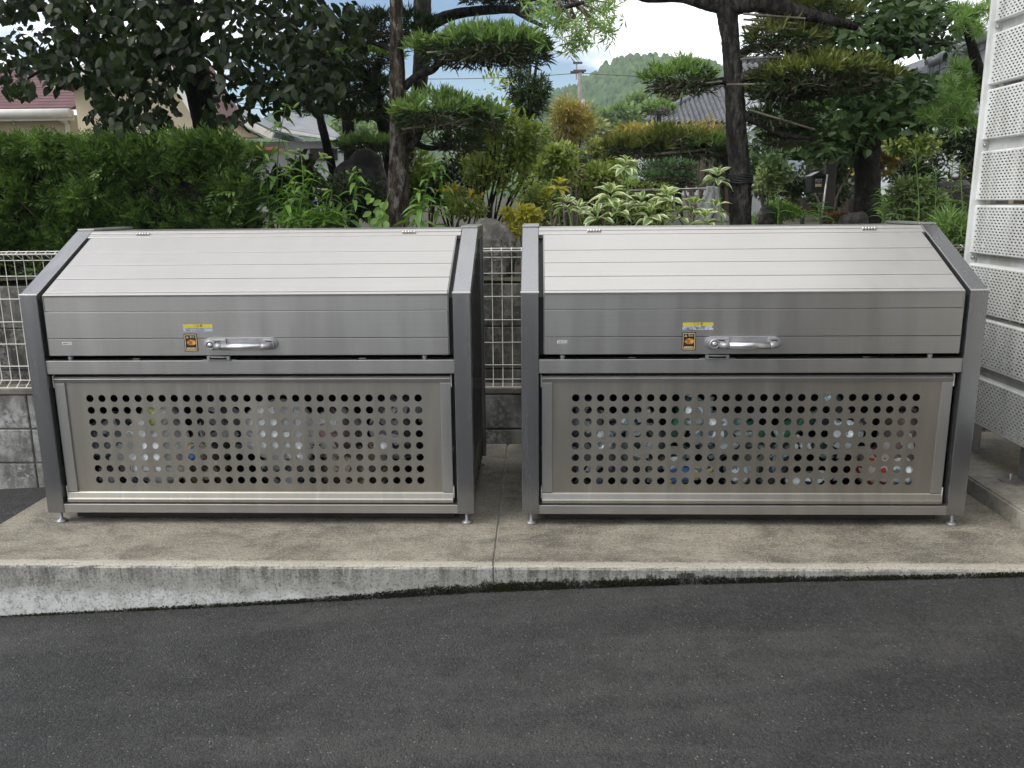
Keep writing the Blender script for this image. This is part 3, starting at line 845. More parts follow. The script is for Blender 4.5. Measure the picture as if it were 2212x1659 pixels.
    fw, tr, br = 0.043, 0.027, 0.042
    door = MB().box((dx0, Y(dr - 0.006), dz0 + br + 0.0005), (dx0 + fw, Y(dr + 0.02), dz1 - tr - 0.0005)).build('front_door', M_FRONT, t, bevel=0.002)
    MB().box((dx1 - fw, Y(dr - 0.006), dz0 + br + 0.0005), (dx1, Y(dr + 0.02), dz1 - tr - 0.0005)).build('stile', M_FRONT, door, bevel=0.002)
    MB().prism_x([(Y(dr + 0.02), dz1 - tr), (Y(dr + 0.02), dz1), (Y(dr - 0.002), dz1), (Y(dr - 0.010), dz1 - 0.010), (Y(dr - 0.006), dz1 - tr)], dx0, dx1).build('top_rail', M_FRONT, door, bevel=0.0015)
    MB().prism_x([(Y(dr + 0.02), dz0), (Y(dr + 0.02), dz0 + br), (Y(dr - 0.002), dz0 + br), (Y(dr - 0.007), dz0 + br - 0.004), (Y(dr - 0.013), dz0 + 0.018), (Y(dr - 0.017), dz0 + 0.012), (Y(dr - 0.017), dz0)], dx0, dx1).build('bottom_rail', M_SHEET, door, bevel=0.0012)
    MB().box((dx0 - 0.010, Y(dr + 0.022), 0.08), (dx0 - 0.002, Y(dr + 0.06), 0.66)).build('door_guide', M_GASKET, t)
    MB().box((dx1 + 0.002, Y(dr + 0.022), 0.08), (dx1 + 0.010, Y(dr + 0.06), 0.66)).build('door_guide', M_GASKET, t)
    for xa, xb in ((xi0, dx0 - 0.003), (dx1 + 0.003, xi1)):
        MB().box((xa, Y(0.058), 0.08), (xb, Y(0.064), 0.644)).build('dark_jamb', M_GASKET, t)
    for xx, zz in ((dx0 - 0.0035, 0.585), (dx1 + 0.001, 0.585), (dx0 - 0.0035, 0.112), (dx1 + 0.001, 0.112)):
        MB().box((xx, Y(dr - 0.007), zz), (xx + 0.0025, Y(dr + 0.01), zz + 0.05)).build('end_clip', M_WHITE, door)
    # perforated sheet: 28 x 8 round holes
    p, R, NS = 0.05028, 0.0154, 24
    hx_0, hz_0 = x0 + 0.2195, 0.1855
    V, F = [], []
    yf, yb = Y(dr + 0.002), Y(dr + 0.0036)
    sq = []
    for k in range(NS):
        a = 2 * math.pi * k / NS
        c, s_ = math.cos(a), math.sin(a)
        m = max(abs(c), abs(s_))
        sq.append((c / m * p / 2, s_ / m * p / 2))
    for i in range(28):
        for j in range(8):
            cxx, cz = hx_0 + i * p, hz_0 + j * p
            b = len(V)
            for k in range(NS):
                V.append((cxx + sq[k][0], yf, cz + sq[k][1]))
            for k in range(NS):
                a = 2 * math.pi * k / NS
                V.append((cxx + R * math.cos(a), yf, cz + R * math.sin(a)))
            for k in range(NS):
                a = 2 * math.pi * k / NS
                V.append((cxx + R * math.cos(a), yb, cz + R * math.sin(a)))
            for k in range(NS):
                k2 = (k + 1) % NS
                F.append((b + k, b + k2, b + NS + k2, b + NS + k))
                F.append((b + NS + k, b + NS + k2, b + 2 * NS + k2, b + 2 * NS + k))
    xa, xb, za, zb = hx_0 - p / 2, hx_0 + 27.5 * p, hz_0 - p / 2, hz_0 + 7.5 * p
    ex0, ex1, ez0, ez1 = dx0 + fw - 0.004, dx1 - fw + 0.004, dz0 + br - 0.004, dz1 - tr + 0.004
    for u0, u1, w0, w1 in ((ex0, ex1, ez0, za), (ex0, ex1, zb, ez1), (ex0, xa, za, zb), (xb, ex1, za, zb)):
        b = len(V); V += [(u0, yf, w0), (u1, yf, w0), (u1, yf, w1), (u0, yf, w1)]; F.append((b, b + 1, b + 2, b + 3))
    MB().add(V, F).build('perforated_sheet', M_SHEET, door)
    # sill and levelling feet
    MB().box((xi0 - 0.001, Y(0.003), ZB + 0.0005), (xi1 + 0.001, Y(0.05), 0.0885)).build('sill', M_FRONT, t, bevel=0.0025)
    for xx in (x0 + 0.038, x0 + BW - 0.034):
        for yy in (Y(0.028), Y(BD - 0.04)):
            MB().lathe([(0.0, 0.001), (0.021, 0.001), (0.023, 0.006), (0.017, 0.012), (0.0075, 0.016), (0.0075, 0.052)], (xx, yy, 0.0), 'Z', 18).build('levelling_foot', M_CAST, t)
    MB().box((x0 + 0.09, Y(0.06), 0.012), (x0 + BW - 0.09, Y(BD - 0.09), 0.052)).build('shade_block', M_IN, t)  # dark block added to stand for the contact shadow beneath the bin
    # stickers on the lid
    yk = Y(0.0015)
    sa, sb = x0 + sx, x0 + sx + 0.119
    stk = MB().box((sa, yk, 0.8352 + zs), (sb, yk + 0.0004, 0.8480 + zs)).build('caution_sticker', M_YEL, t)
    worn = mx > 0.78 or x0 > -1
    MB().box((sa, yk, 0.8195 + zs), (sb - (0.0 if x0 < -1 else 0.0), yk + 0.0004, 0.8350 + zs)).build('sticker_panel', M_PALE if x0 < -1 else M_WORN, stk)
    put_text('ご 注 意', 0.0095, ((sa + sb) / 2, yk - 0.0006, 0.8415 + zs), M_BLACK, stk, width=0.036)
    put_text('・扉の開閉は必ず取手を持って操作してください。', 0.0055, ((sa + sb) / 2, yk - 0.0006, 0.8305 + zs), M_INK, stk, width=0.106)
    put_text('・開閉時は、扉との隙間に注意です', 0.0055, (sa + 0.048, yk - 0.0006, 0.8238 + zs), M_INK, stk, width=0.082)
    wa, wb, w0, w1 = sa - 0.001, sa + 0.053, 0.7385 + zs, 0.8100 + zs
    def rr_rect(a, b, c, d, r, n=5):
        o = []
        for (cx_, cz_, a0) in ((b - r, c + r, -90), (b - r, d - r, 0), (a + r, d - r, 90), (a + r, c + r, 180)):
            o += [(cx_ + r * math.cos(rad(a0 + 90 * k / n)), cz_ + r * math.sin(rad(a0 + 90 * k / n))) for k in range(n + 1)]
        return o
    def strip(outer, inner_, yy):
        mbb = MB(); n = len(outer)
        mbb.add([(x, yy, z) for x, z in outer] + [(x, yy, z) for x, z in inner_], [(i, (i + 1) % n, n + (i + 1) % n, n + i) for i in range(n)])
        return mbb
    ws = MB().prism_y(rr_rect(wa, wb, w0, w1, 0.003), yk, yk + 0.0005).build('warning_sticker', M_BLACK, t)
    strip(rr_rect(wa + 0.003, wb - 0.003, w0 + 0.003, w1 - 0.003, 0.004), rr_rect(wa + 0.0055, wb - 0.0055, w0 + 0.0055, w1 - 0.0055, 0.003), yk - 0.0005).build('border', M_CREAM, ws)
    cxw = (wa + wb) / 2
    MB().prism_y([(wa + 0.0085, w1 - 0.0175), (wa + 0.0205, w1 - 0.0175), (wa + 0.0145, w1 - 0.0080)], yk - 0.0007, yk - 0.0003).build('warning_triangle', M_CREAM, ws)
    MB().box((wa + 0.0138, yk - 0.0010, w1 - 0.0145), (wa + 0.0152, yk - 0.0008, w1 - 0.0110)).build('exclamation_mark', M_BLACK, ws)
    put_text('警告', 0.0105, (wa + 0.034, yk - 0.0006, w1 - 0.0132), M_CREAM, ws, width=0.0205)
    hz_ = (w0 + w1) / 2 + 0.0
    hand = MB()
    hand.prism_y([(cxw + 0.002, hz_ - 0.010), (cxw + 0.010, hz_ - 0.011)] + [(cxw + 0.009 + 0.0105 * math.cos(a), hz_ + 0.0105 * math.sin(a)) for a in [-1.3 + 2.6 * k / 10 for k in range(11)]]
                 + [(cxw + 0.010, hz_ + 0.011), (cxw - 0.006, hz_ + 0.011), (cxw - 0.006, hz_ + 0.008), (cxw + 0.003, hz_ + 0.007)], yk - 0.0007, yk - 0.0003)
    for k, (l, zz) in enumerate(((0.014, 0.0045), (0.017, 0.0), (0.015, -0.0045), (0.011, -0.009))):
        hand.box((cxw - l, yk - 0.0007, hz_ + zz - 0.0013), (cxw + 0.004, yk - 0.0003, hz_ + zz + 0.0013))
    hand.build('hand_pictogram', M_ORNG, ws)
    cr = MB()
    for sg in (1, -1):
        d = 0.0115; w_ = 0.0014
        cr.prism_y([(cxw - d - w_, hz_ - sg * d), (cxw - d + w_, hz_ - sg * d), (cxw + d + w_, hz_ + sg * d), (cxw + d - w_, hz_ + sg * d)][::sg], yk - 0.0011 - 0.0003 * (sg > 0), yk - 0.0008)
    cr.build('red_cross', M_RED, ws)
    MB().prism_y(rr_rect(wa + 0.0085, wb - 0.0085, w0 + 0.0075, w0 + 0.0155, 0.0038), yk - 0.0007, yk - 0.0003).build('text_band', M_CREAM, ws)
    put_text('はさまれ注意', 0.0056, (cxw, yk - 0.0009, w0 + 0.0115), M_BLACK, ws, width=0.030)
    la = x0 + 0.143 + (0.006 if x0 < -1 else 0)
    lb = MB().box((la, Y(0.0024), 0.7665), (la + 0.040, Y(0.003), 0.7775)).build('maker_label', M_WHITE, t)
    for k in (0, 1):
        c_ = la + 0.0065 + k * 0.0055
        MB().prism_y([(c_ - 0.0032, 0.772), (c_, 0.7690), (c_ + 0.0032, 0.772), (c_, 0.7750)], Y(0.0018), Y(0.0022)).build('emblem', M_RED, lb)
    put_text('四国化成', 0.0065, (la + 0.0265, Y(0.0016), 0.772), M_INK, lb, width=0.023)
    return t
BLX, BLY, BRX, BRY = -2.063, 3.2616, -0.065, 3.259
build_bin(BLX, BLY, 'left silver aluminium refuse bin with perforated front door', (0.315, 1.50), 0.649, 0.782, 0.0)
build_bin(BRX, BRY, 'right silver aluminium refuse bin beside the perforated screen', (0.313, 1.497), 0.634, 0.774, -0.0015)

# ------------------------------------------------------------------ refuse seen through the holes
def plastic(name, c1, c2, rough=0.25, scale=14, c3=None, trans=0.0):
    t = NT(name)
    v = t.n('ShaderNodeTexVoronoi', {'Vector': t.pos(), 'Scale': scale * 0.9})
    s = t.n('ShaderNodeSeparateColor', {'Color': v.outputs['Color']}).outputs
    col = t.mix(t.ramp(s['Red'], 0.35, 0.5), c1, c2)
    if c3: col = t.mix(t.ramp(s['Green'], 0.72, 0.75), col, c3)
    return t.done(t.bsdf(Base_Color=col, Roughness=rough, Normal=t.bump(t.noise(30, 4, dist=1.5), 0.55, 0.008)))
M_BAGW = plastic('white_bag', (0.93, 0.93, 0.93), (0.84, 0.86, 0.87), c3=(0.5, 0.5, 0.5))
M_BAGG = plastic('clear_grey_bag', (0.16, 0.165, 0.165), (0.035, 0.035, 0.035), c3=(0.50, 0.52, 0.54), scale=24)
M_BAGY = plastic('yellow_bag', (0.62, 0.58, 0.12), (0.50, 0.50, 0.22), c3=(0.8, 0.8, 0.75))
M_BAGB = plastic('brown_mixed_bag', (0.17, 0.125, 0.07), (0.05, 0.04, 0.03), c3=(0.40, 0.34, 0.25), scale=26)
M_BAGR = plastic('reddish_bag', (0.32, 0.20, 0.20), (0.20, 0.16, 0.15), c3=(0.75, 0.75, 0.75), scale=22)
M_PETC = plastic('clear_bottle', (0.30, 0.40, 0.43), (0.03, 0.045, 0.05), rough=0.12, c3=(0.75, 0.82, 0.84), scale=30)
M_PETG = plastic('green_bottle', (0.05, 0.22, 0.12), (0.02, 0.08, 0.06), rough=0.15, c3=(0.4, 0.6, 0.55), scale=26)
M_PETB = plastic('blue_can', (0.08, 0.22, 0.50), (0.05, 0.12, 0.30), rough=0.2, c3=(0.7, 0.6, 0.2), scale=40)
M_LABW = plastic('white_label', (0.84, 0.89, 0.91), (0.70, 0.77, 0.81), rough=0.3, c3=(0.2, 0.25, 0.28), scale=50)
M_LABR = plastic('red_white_wrapper', (0.72, 0.70, 0.68), (0.62, 0.60, 0.58), rough=0.3, c3=(0.55, 0.08, 0.05), scale=45)
def rubbish_bag(x, y, z, r, mat, label, seed):
    mb = MB().blob((x, y, z), r, 0.16, seed, 36, 2.2, ridged=True)
    o = mb.build('rubbish_bag', mat)
    return tag(o, label, 'rubbish bag', 'rubbish in the bins')
bl, br_ = BLX, BRX
for k, (dx, dz, rx, rz, m, lab) in enumerate([
        (0.25, 0.26, 0.14, 0.17, M_BAGG, 'grey translucent rubbish bag at the left end of the left bin'),
        (0.45, 0.30, 0.130, 0.150, M_BAGW, 'bright white rubbish bag showing through the left bin door near its left end'),
        (0.47, 0.45, 0.07, 0.05, M_BAGY, 'yellow plastic bag above the white bag in the left bin'),
        (0.63, 0.22, 0.10, 0.13, M_BAGB, 'brown rubbish bag right of the white bag in the left bin'),
        (0.72, 0.38, 0.10, 0.12, M_BAGG, 'dark grey rubbish bag left of the middle in the left bin'),
        (0.97, 0.38, 0.15, 0.12, M_BAGW, 'pale crumpled bag in the middle of the left bin'),
        (1.02, 0.19, 0.13, 0.10, M_BAGG, 'low grey rubbish bag in the middle of the left bin'),
        (1.21, 0.37, 0.09, 0.10, M_BAGR, 'reddish rubbish bag right of the middle in the left bin'),
        (1.30, 0.20, 0.17, 0.11, M_BAGB, 'large brown rubbish bag low at the right of the left bin'),
        (1.48, 0.38, 0.12, 0.13, M_BAGG, 'grey rubbish bag at the right end of the left bin')]):
    rubbish_bag(bl + dx, BLY + (0.106 if m in (M_BAGW, M_BAGY) else 0.160), dz, (rx * 0.9, 0.055 if m in (M_BAGW, M_BAGY) else 0.085, rz * 0.9), m, lab, 40 + k)
for k, (dx, dz, rx, rz, m, lab) in enumerate([
        (0.28, 0.30, 0.13, 0.18, M_BAGG, 'grey bag of bottles at the left end of the right bin'),
        (0.50, 0.28, 0.11, 0.17, M_BAGG, 'dark clear bag left of the labelled bottles in the right bin'),
        (1.60, 0.30, 0.10, 0.15, M_BAGR, 'pale reddish wrapper bag at the right end of the right bin'),
        (1.52, 0.20, 0.10, 0.08, M_LABR, 'red and white printed wrapper low at the right end of the right bin'),
        (0.98, 0.20, 0.14, 0.11, M_BAGG, 'low grey bag in the middle of the right bin')]):
    rubbish_bag(br_ + dx, BRY + 0.165, dz, (rx * 0.9, 0.08, rz * 0.9), m, lab, 70 + k)
for k, (bx, by, dx, dz, r, m, lab) in enumerate([
        (br_, BRY, 0.34, 0.34, 0.035, M_LABW, 'small pale cyan wrapper near the left end of the right bin'), (br_, BRY, 0.70, 0.47, 0.045, M_LABW, 'pale cyan wrapper high left of middle in the right bin'),
        (br_, BRY, 0.80, 0.40, 0.050, M_LABW, 'pale printed wrapper left of middle in the right bin'), (br_, BRY, 1.33, 0.38, 0.055, M_LABW, 'pale cyan wrapper right of middle in the right bin'),
        (br_, BRY, 1.58, 0.215, 0.045, M_LABW, 'white wrapper in the lower right corner of the right bin'), (br_, BRY, 0.90, 0.20, 0.035, M_LABW, 'white scrap low in the middle of the right bin'),
        (bl, BLY, 0.40, 0.24, 0.050, M_BAGW, 'white crumpled carrier bag low near the left end of the left bin'), (bl, BLY, 1.06, 0.30, 0.040, M_BAGW, 'white scrap in the middle of the left bin'),
        (bl, BLY, 0.90, 0.42, 0.045, M_BAGW, 'white paper high in the middle of the left bin'), (bl, BLY, 1.42, 0.33, 0.035, M_BAGW, 'cream wrapper near the right end of the left bin'), (bl, BLY, 0.61, 0.29, 0.028, M_PETB, 'small blue carton right of the white bag in the left bin')]):
    o = MB().blob((bx + dx, by + 0.088, dz), (r, 0.040, r * 1.1), 0.20, 300 + k, 26, 2.6, ridged=True).build('wrapper', m)
    tag(o, lab, 'wrapper', 'wrappers in the bins')
def bottle(c, ln, r, tilt, mat, label, seed, lab=None):
    """drinks bottle lying across the pile: neck, shoulder, ribbed body"""
    t = thing('drinks_bottle', label, 'bottle', c, 'bottles in the right bin')
    prof = [(0.0, -ln / 2), (r * 0.85, -ln / 2), (r, -ln * 0.46)]
    prof += [(r * (0.97 if k % 2 else 1.0), -ln * 0.42 + k * ln * 0.06) for k in range(10)]
    prof += [(r * 0.9, ln * 0.25), (r * 0.45, ln * 0.39), (r * 0.40, ln * 0.42)]
    cap = [(r * 0.46, ln * 0.42), (r * 0.46, ln * 0.5), (0.0, ln * 0.5)]
    for nm, pr, mt in (('bottle_body', prof, mat), ('bottle_cap', cap, M_WHITE)) + ((('bottle_label', [(r * 1.02, -ln * 0.15), (r * 1.02, ln * 0.12)], lab),) if lab else ()):
        me = MB().lathe(pr, (0, 0, 0), 'X', 18).mesh(nm); me.materials.append(mt)
        o = bpy.data.objects.new(nm, me); link(o, t); o.rotation_euler = (0, -tilt, random.uniform(-0.2, 0.2))
    return t
rb = random.Random(5)
BOT = [(0.66, 0.45, 1.3, M_PETG, None, 'green bottle left of the white-labelled bottle in the right bin'), (0.74, 0.43, 1.2, M_PETC, M_LABW, 'clear bottle with white label high left of middle in the right bin'),
       (0.68, 0.27, 0.7, M_PETC, None, 'clear bottle below the white-labelled bottle in the right bin'), (0.70, 0.20, 0.2, M_PETB, None, 'blue printed bottle low left of middle in the right bin'),
       (0.86, 0.33, 0.4, M_PETC, None, 'clear bottle lying right of the blue bottle in the right bin'), (0.98, 0.37, -0.6, M_PETG, None, 'dark green bottle in the middle of the right bin'),
       (1.08, 0.28, 0.9, M_PETC, None, 'clear bottle leaning right of middle in the right bin'), (1.14, 0.41, 0.5, M_PETG, None, 'green bottle under the wide label right of middle in the right bin'),
       (1.22, 0.42, 0.1, M_PETC, M_LABW, 'clear bottle with wide pale label right of middle in the right bin'), (1.30, 0.47, -0.9, M_PETC, None, 'clear bottle standing high at the right of the right bin'),
       (1.24, 0.30, -0.3, M_PETC, None, 'clear bottle below the pale-labelled one in the right bin'), (1.36, 0.35, 0.8, M_BAGR, None, 'reddish bottle near the right end of the right bin'),
       (1.20, 0.18, 0.1, M_PETC, None, 'clear bottle lowest on the right of the right bin'), (0.44, 0.42, 0.5, M_PETC, None, 'clear bottle near the left end of the right bin')]
for k, (dx, dz, tl, m, lb_, lab) in enumerate(BOT):
    bottle((br_ + dx, BRY + 0.080 + 0.022 * (k % 3), dz), 0.21, 0.034, tl, m, lab, k, lb_)
# ------------------------------------------------------------------ plants: tools
T_OVAL = (np.array([(0, 0, 0), (-.40, .25, .05), (-.5, .52, .05), (-.27, .82, -.02), (0, 1, -.10), (.27, .82, -.02), (.5, .52, .05), (.40, .25, .05), (0, .25, .0), (0, .52, -.015), (0, .82, -.06)]),
          [(0, 8, 1), (1, 8, 9, 2), (2, 9, 10, 3), (3, 10, 4), (0, 7, 8), (7, 6, 9, 8), (6, 5, 10, 9), (5, 4, 10)], [0, 1, 1, 1, 1, 1, 1, 1, 0, 0, 0])
T_OVAL_S = (np.array([(0, 0, 0), (-.5, .45, .05), (0, 1, -.08), (.5, .45, .05), (0, .45, -.02)]), [(0, 4, 1), (1, 4, 2), (0, 3, 4), (3, 2, 4)], [0, 1, 1, 1, 0])
T_STRAP = (np.array([(0, 0, 0), (-.5, .45, .03), (0, 1, -.10), (.5, .45, .03)]), [(0, 3, 2, 1)], [0, 1, 1, 1])
def _lance():
    V, F, E = [], [], []
    ys = [0, .2, .45, .7, .88, 1]; ws = [.12, .42, .5, .36, .18, .0]; zs = [0, .04, .02, -.09, -.2, -.32]
    for y, w, z in zip(ys, ws, zs):
        V += [(-w, y, z + .10 * w), (0, y, z), (w, y, z + .10 * w)]; E += [1, 0, 1]
    for i in range(5):
        a = i * 3
        F += [(a, a + 1, a + 4, a + 3), (a + 1, a + 2, a + 5, a + 4)]
    return (np.array(V), F, E)
T_LANCE = _lance()
def _broad():
    V, F, E = [], [], []
    ys = [0, .1, .25, .42, .6, .78, .92, 1]; ws = [.04, .22, .42, .5, .46, .30, .12, .0]; zs = [0, .03, .05, .04, .0, -.07, -.14, -.20]
    for y, w, z in zip(ys, ws, zs):
        for k in (-1, -.72, -.4, 0, .4, .72, 1):
            V.append((w * k, y, z + .16 * w * abs(k) + .018 * math.sin(9 * y + 4 * k))); E.append(abs(k))
    for i in range(7):
        for k in range(6):
            a = i * 7 + k
            F.append((a, a + 1, a + 8, a + 7))
    return (np.array(V), F, E)
T_BROAD = _broad()

def unit(a):
    return a / np.maximum(np.linalg.norm(a, axis=-1, keepdims=True), 1e-9)
def frames(D, N):
    D = unit(D)
    S = np.cross(D, N)
    bad = np.linalg.norm(S, axis=1) < 1e-3
    if bad.any(): S[bad] = np.cross(D[bad], np.array([0.3, 0.9, 0.1]))
    S = unit(S)
    return D, S, np.cross(S, D)
def leaf_cloud(name, parent, mat, P, D, N, Ln, Wd, tm, kind='stuff', rng=None, label=None):
    rng = rng or RNG
    P = np.asarray(P, float); n = len(P)
    D, S, U = frames(np.asarray(D, float), np.asarray(N, float))
    T, F, E = tm
    Ln = np.broadcast_to(Ln, n); Wd = np.broadcast_to(Wd, n)
    V = (P[:, None] + T[None, :, 0:1] * (Wd[:, None, None] * S[:, None]) + T[None, :, 1:2] * (Ln[:, None, None] * D[:, None])
         + T[None, :, 2:3] * (Ln[:, None, None] * U[:, None]))
    m = len(T)
    lp = np.array([i for f in F for i in f]); ct = np.array([len(f) for f in F])
    loops = (lp[None] + (np.arange(n) * m)[:, None]).ravel()
    org = np.array(ORG[parent.name]) if parent is not None else np.zeros(3)
    me = fast_mesh(name, V.reshape(-1, 3) - org, loops, np.tile(ct, n), {'rnd': np.repeat(rng.uniform(0, 1, n), m), 'edge': np.tile(np.array(E, float), n)})
    me.materials.append(mat)
    o = bpy.data.objects.new(name, me)
    link(o, parent)
    if parent is None: ORG[o.name] = Vector((0, 0, 0))
    if kind: o["kind"] = kind
    if label: o["label"] = label
    return o
def leaf_objects(name, parent, mat, P, D, N, Ln, Wd, tm):
    """each leaf an object of its own, sharing one mesh"""
    n = len(P)
    D, S, U = frames(np.asarray(D, float), np.asarray(N, float))
    Ln = np.broadcast_to(Ln, n); Wd = np.broadcast_to(Wd, n)
    T, F, E = tm
    me = fast_mesh(name, T, [i for f in F for i in f], [len(f) for f in F], {'edge': np.array(E, float)}, smooth=True)
    me.materials.append(mat)
    og = ORG[parent.name]
    for i in range(n):
        o = bpy.data.objects.new(name, me)
        link(o, parent)
        m = Matrix(((S[i][0] * Wd[i], D[i][0] * Ln[i], U[i][0] * Ln[i], P[i][0] - og.x), (S[i][1] * Wd[i], D[i][1] * Ln[i], U[i][1] * Ln[i], P[i][1] - og.y),
                    (S[i][2] * Wd[i], D[i][2] * Ln[i], U[i][2] * Ln[i], P[i][2] - og.z), (0, 0, 0, 1)))
        o.matrix_basis = m
def leaves_split(parent, mat, P, D, N, Ln, Wd, tm, nind, lname='leaf', fname='foliage'):
    order = np.argsort(-(Ln / np.maximum(P[:, 1], 0.5)) + 0.0)
    front = order[:nind]; rest = order[nind:]
    if nind: leaf_objects(lname, parent, mat, P[front], D[front], N[front], Ln[front], Wd[front], tm)
    if len(rest): leaf_cloud(fname, parent, mat, P[rest], D[rest], N[rest], Ln[rest], Wd[rest], tm)

def catmull(pts, per=8):
    pts = [np.array(p, float) for p in pts]
    if len(pts) < 3: return [pts[0] + (pts[-1] - pts[0]) * k / per for k in range(per + 1)]
    ex = [2 * pts[0] - pts[1]] + pts + [2 * pts[-1] - pts[-2]]
    out = []
    for i in range(1, len(ex) - 2):
        a, b, c, d = ex[i - 1:i + 3]
        for k in range(per):
            t = k / per
            out.append(0.5 * ((2 * b) + (-a + c) * t + (2 * a - 5 * b + 4 * c - d) * t * t + (-a + 3 * b - 3 * c + d) * t ** 3))
    out.append(pts[-1])
    return out
def limb(parent, name, ctrl, mat, seg=14, per=8, rough=0.08, seed=0, rgh2=0.04):
    """ctrl: (x, y, z, r) along the limb; knobbly tapered tube"""
    c = catmull(ctrl, per)
    rng = np.random.default_rng(seed)
    n = len(c)
    Pp = np.array([q[:3] for q in c]); R = np.array([q[3] for q in c])
    tg = unit(np.gradient(Pp, axis=0))
    up = np.array([0, 1.0, 0]) if abs(tg[0][2]) > 0.6 else np.array([0, 0, 1.0])
    V = []
    ph = rng.uniform(0, 6.28, 8)
    a = np.linspace(0, 2 * np.pi, seg, endpoint=False)
    s = 0.0
    for i in range(n):
        side = unit(np.cross(tg[i], up)[None])[0]
        up = np.cross(side, tg[i])
        if i: s += np.linalg.norm(Pp[i] - Pp[i - 1])
        k = 1 + rough * (np.sin(2 * a + ph[0] + s * 3) * 0.5 + np.sin(3 * a + ph[1] - s * 5) * 0.4 + np.sin(5 * a + ph[2] + s * 11) * 0.3) + rng.uniform(-rgh2, rgh2, seg)
        k += rough * 0.6 * np.sin(s * 9 + ph[3])
        V.append(Pp[i] + np.cos(a)[:, None] * side * (R[i] * k)[:, None] + np.sin(a)[:, None] * up * (R[i] * k)[:, None])
    V = np.concatenate(V)
    idx = np.arange(n * seg).reshape(n, seg)
    q = np.stack([idx[:-1], idx[1:], np.roll(idx[1:], -1, 1), np.roll(idx[:-1], -1, 1)], -1).reshape(-1, 4)
    loops = np.concatenate([q.ravel(), idx[-1][::-1]]); ct = np.concatenate([np.full(len(q), 4), [seg]])
    org = np.array(ORG[parent.name]) if parent is not None else np.zeros(3)
    me = fast_mesh(name, V - org, loops, ct, smooth=True)
    me.materials.append(mat)
    o = bpy.data.objects.new(name, me)
    link(o, parent)
    return o
def pxl(ctrl):
    """(px, py, Y, radius px) -> (x, y, z, r)"""
    return [(*at(a, b, Y), pxm(r, Y)) for a, b, Y, r in ctrl]

def bark(name, dark, mid, pale, amt=0.45, stretch=0.3):
    t = NT(name)
    v = t.mapped((1, 1, stretch))
    a = t.ramp(t.noise(26, 6, 0.65, vec=v), 0.4, 0.62)
    b = t.ramp(t.noise(14, 5, 0.7, vec=t.mapped((1, 1, 0.5))), 0.52, 0.62)
    c = t.ramp(t.noise(60, 5, 0.7, vec=v), 0.4, 0.65)
    col = t.mix(a, dark, mid)
    col = t.mix(t.math('MULTIPLY', b, amt), col, pale)
    col = t.mix(t.math('MULTIPLY', c, 0.55), col, dark)
    return t.done(t.bsdf(Base_Color=col, Roughness=0.9, Specular_IOR_Level=0.2, Normal=t.bump(t.math('ADD', a, t.math('MULTIPLY', c, 0.7)), 0.9, 0.012)))
M_BARK = bark('podocarpus_bark', (0.035, 0.027, 0.021), (0.19, 0.155, 0.125), (0.44, 0.40, 0.35), 0.75)
M_BARK2 = bark('grey_bark', (0.022, 0.020, 0.018), (0.085, 0.078, 0.070), (0.21, 0.20, 0.18), 0.4)
M_BARKD = bark('dark_bark', (0.010, 0.009, 0.008), (0.035, 0.030, 0.026), (0.06, 0.055, 0.05), 0.3)
M_BARKS = bark('smooth_bark', (0.040, 0.036, 0.030), (0.075, 0.068, 0.056), (0.20, 0.19, 0.17), 0.35, 0.8)
M_TWIG = pm('twig', (0.16, 0.13, 0.10), (0.08, 0.065, 0.05), 20, 0.85)
M_POLE = pm('bamboo_pole', (0.24, 0.21, 0.165), (0.12, 0.10, 0.08), 12, 0.7, stretch=(0.3, 1, 1))
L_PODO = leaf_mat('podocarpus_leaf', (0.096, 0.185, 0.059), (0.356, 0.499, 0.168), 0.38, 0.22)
L_PODOY = leaf_mat('podocarpus_leaf_sunlit', (0.093, 0.121, 0.031), (0.279, 0.299, 0.088), 0.40, 0.25)  # yellower leaf copy with sunlight put into its colour
L_PODOD = leaf_mat('podocarpus_leaf_dark', (0.032, 0.055, 0.021), (0.079, 0.119, 0.047), 0.40, 0.15)  # dark leaf copy; puts shade into pad undersides and rear pads
L_DEAD = leaf_mat('dry_leaf', (0.045, 0.032, 0.020), (0.095, 0.070, 0.045), 0.7, 0.1)
L_KAKI = leaf_mat('persimmon_leaf', (0.004, 0.010, 0.005), (0.034, 0.054, 0.018), 0.45, 0.22, spec=0.2)  # near-black leaf colour carries the backlit shade of the crown
L_CAM = leaf_mat('camellia_leaf', (0.023, 0.053, 0.017), (0.101, 0.171, 0.053), 0.40, 0.14, spec=0.3)
L_CYP = leaf_mat('cypress_spray', (0.026, 0.063, 0.017), (0.178, 0.285, 0.074), 0.55, 0.2)
L_CYP_LIT = leaf_mat('cypress_top_lit', (0.102, 0.182, 0.037), (0.248, 0.365, 0.092), 0.55, 0.25)  # lighter copy for the hedge top, light from above painted in
L_SHRUB = leaf_mat('olive_shrub_leaf', (0.092, 0.142, 0.039), (0.367, 0.425, 0.109), 0.45, 0.28)
L_NEW = leaf_mat('young_yellow_leaf', (0.253, 0.310, 0.034), (0.460, 0.483, 0.069), 0.45, 0.35)
L_LILY = leaf_mat('lily_leaf', (0.072, 0.164, 0.036), (0.229, 0.385, 0.090), 0.36, 0.3)
L_BUD = leaf_mat('lily_bud', (0.28, 0.36, 0.10), (0.45, 0.52, 0.18), 0.4, 0.3)
L_VAR = leaf_mat('variegated_leaf', (0.149, 0.253, 0.092), (0.253, 0.356, 0.138), 0.45, 0.28, edge=(0.70, 0.73, 0.46), tcol=(1.1, 1.2, 0.7))
L_GOLD = leaf_mat('golden_leaf', (0.264, 0.264, 0.040), (0.554, 0.475, 0.066), 0.5, 0.35)
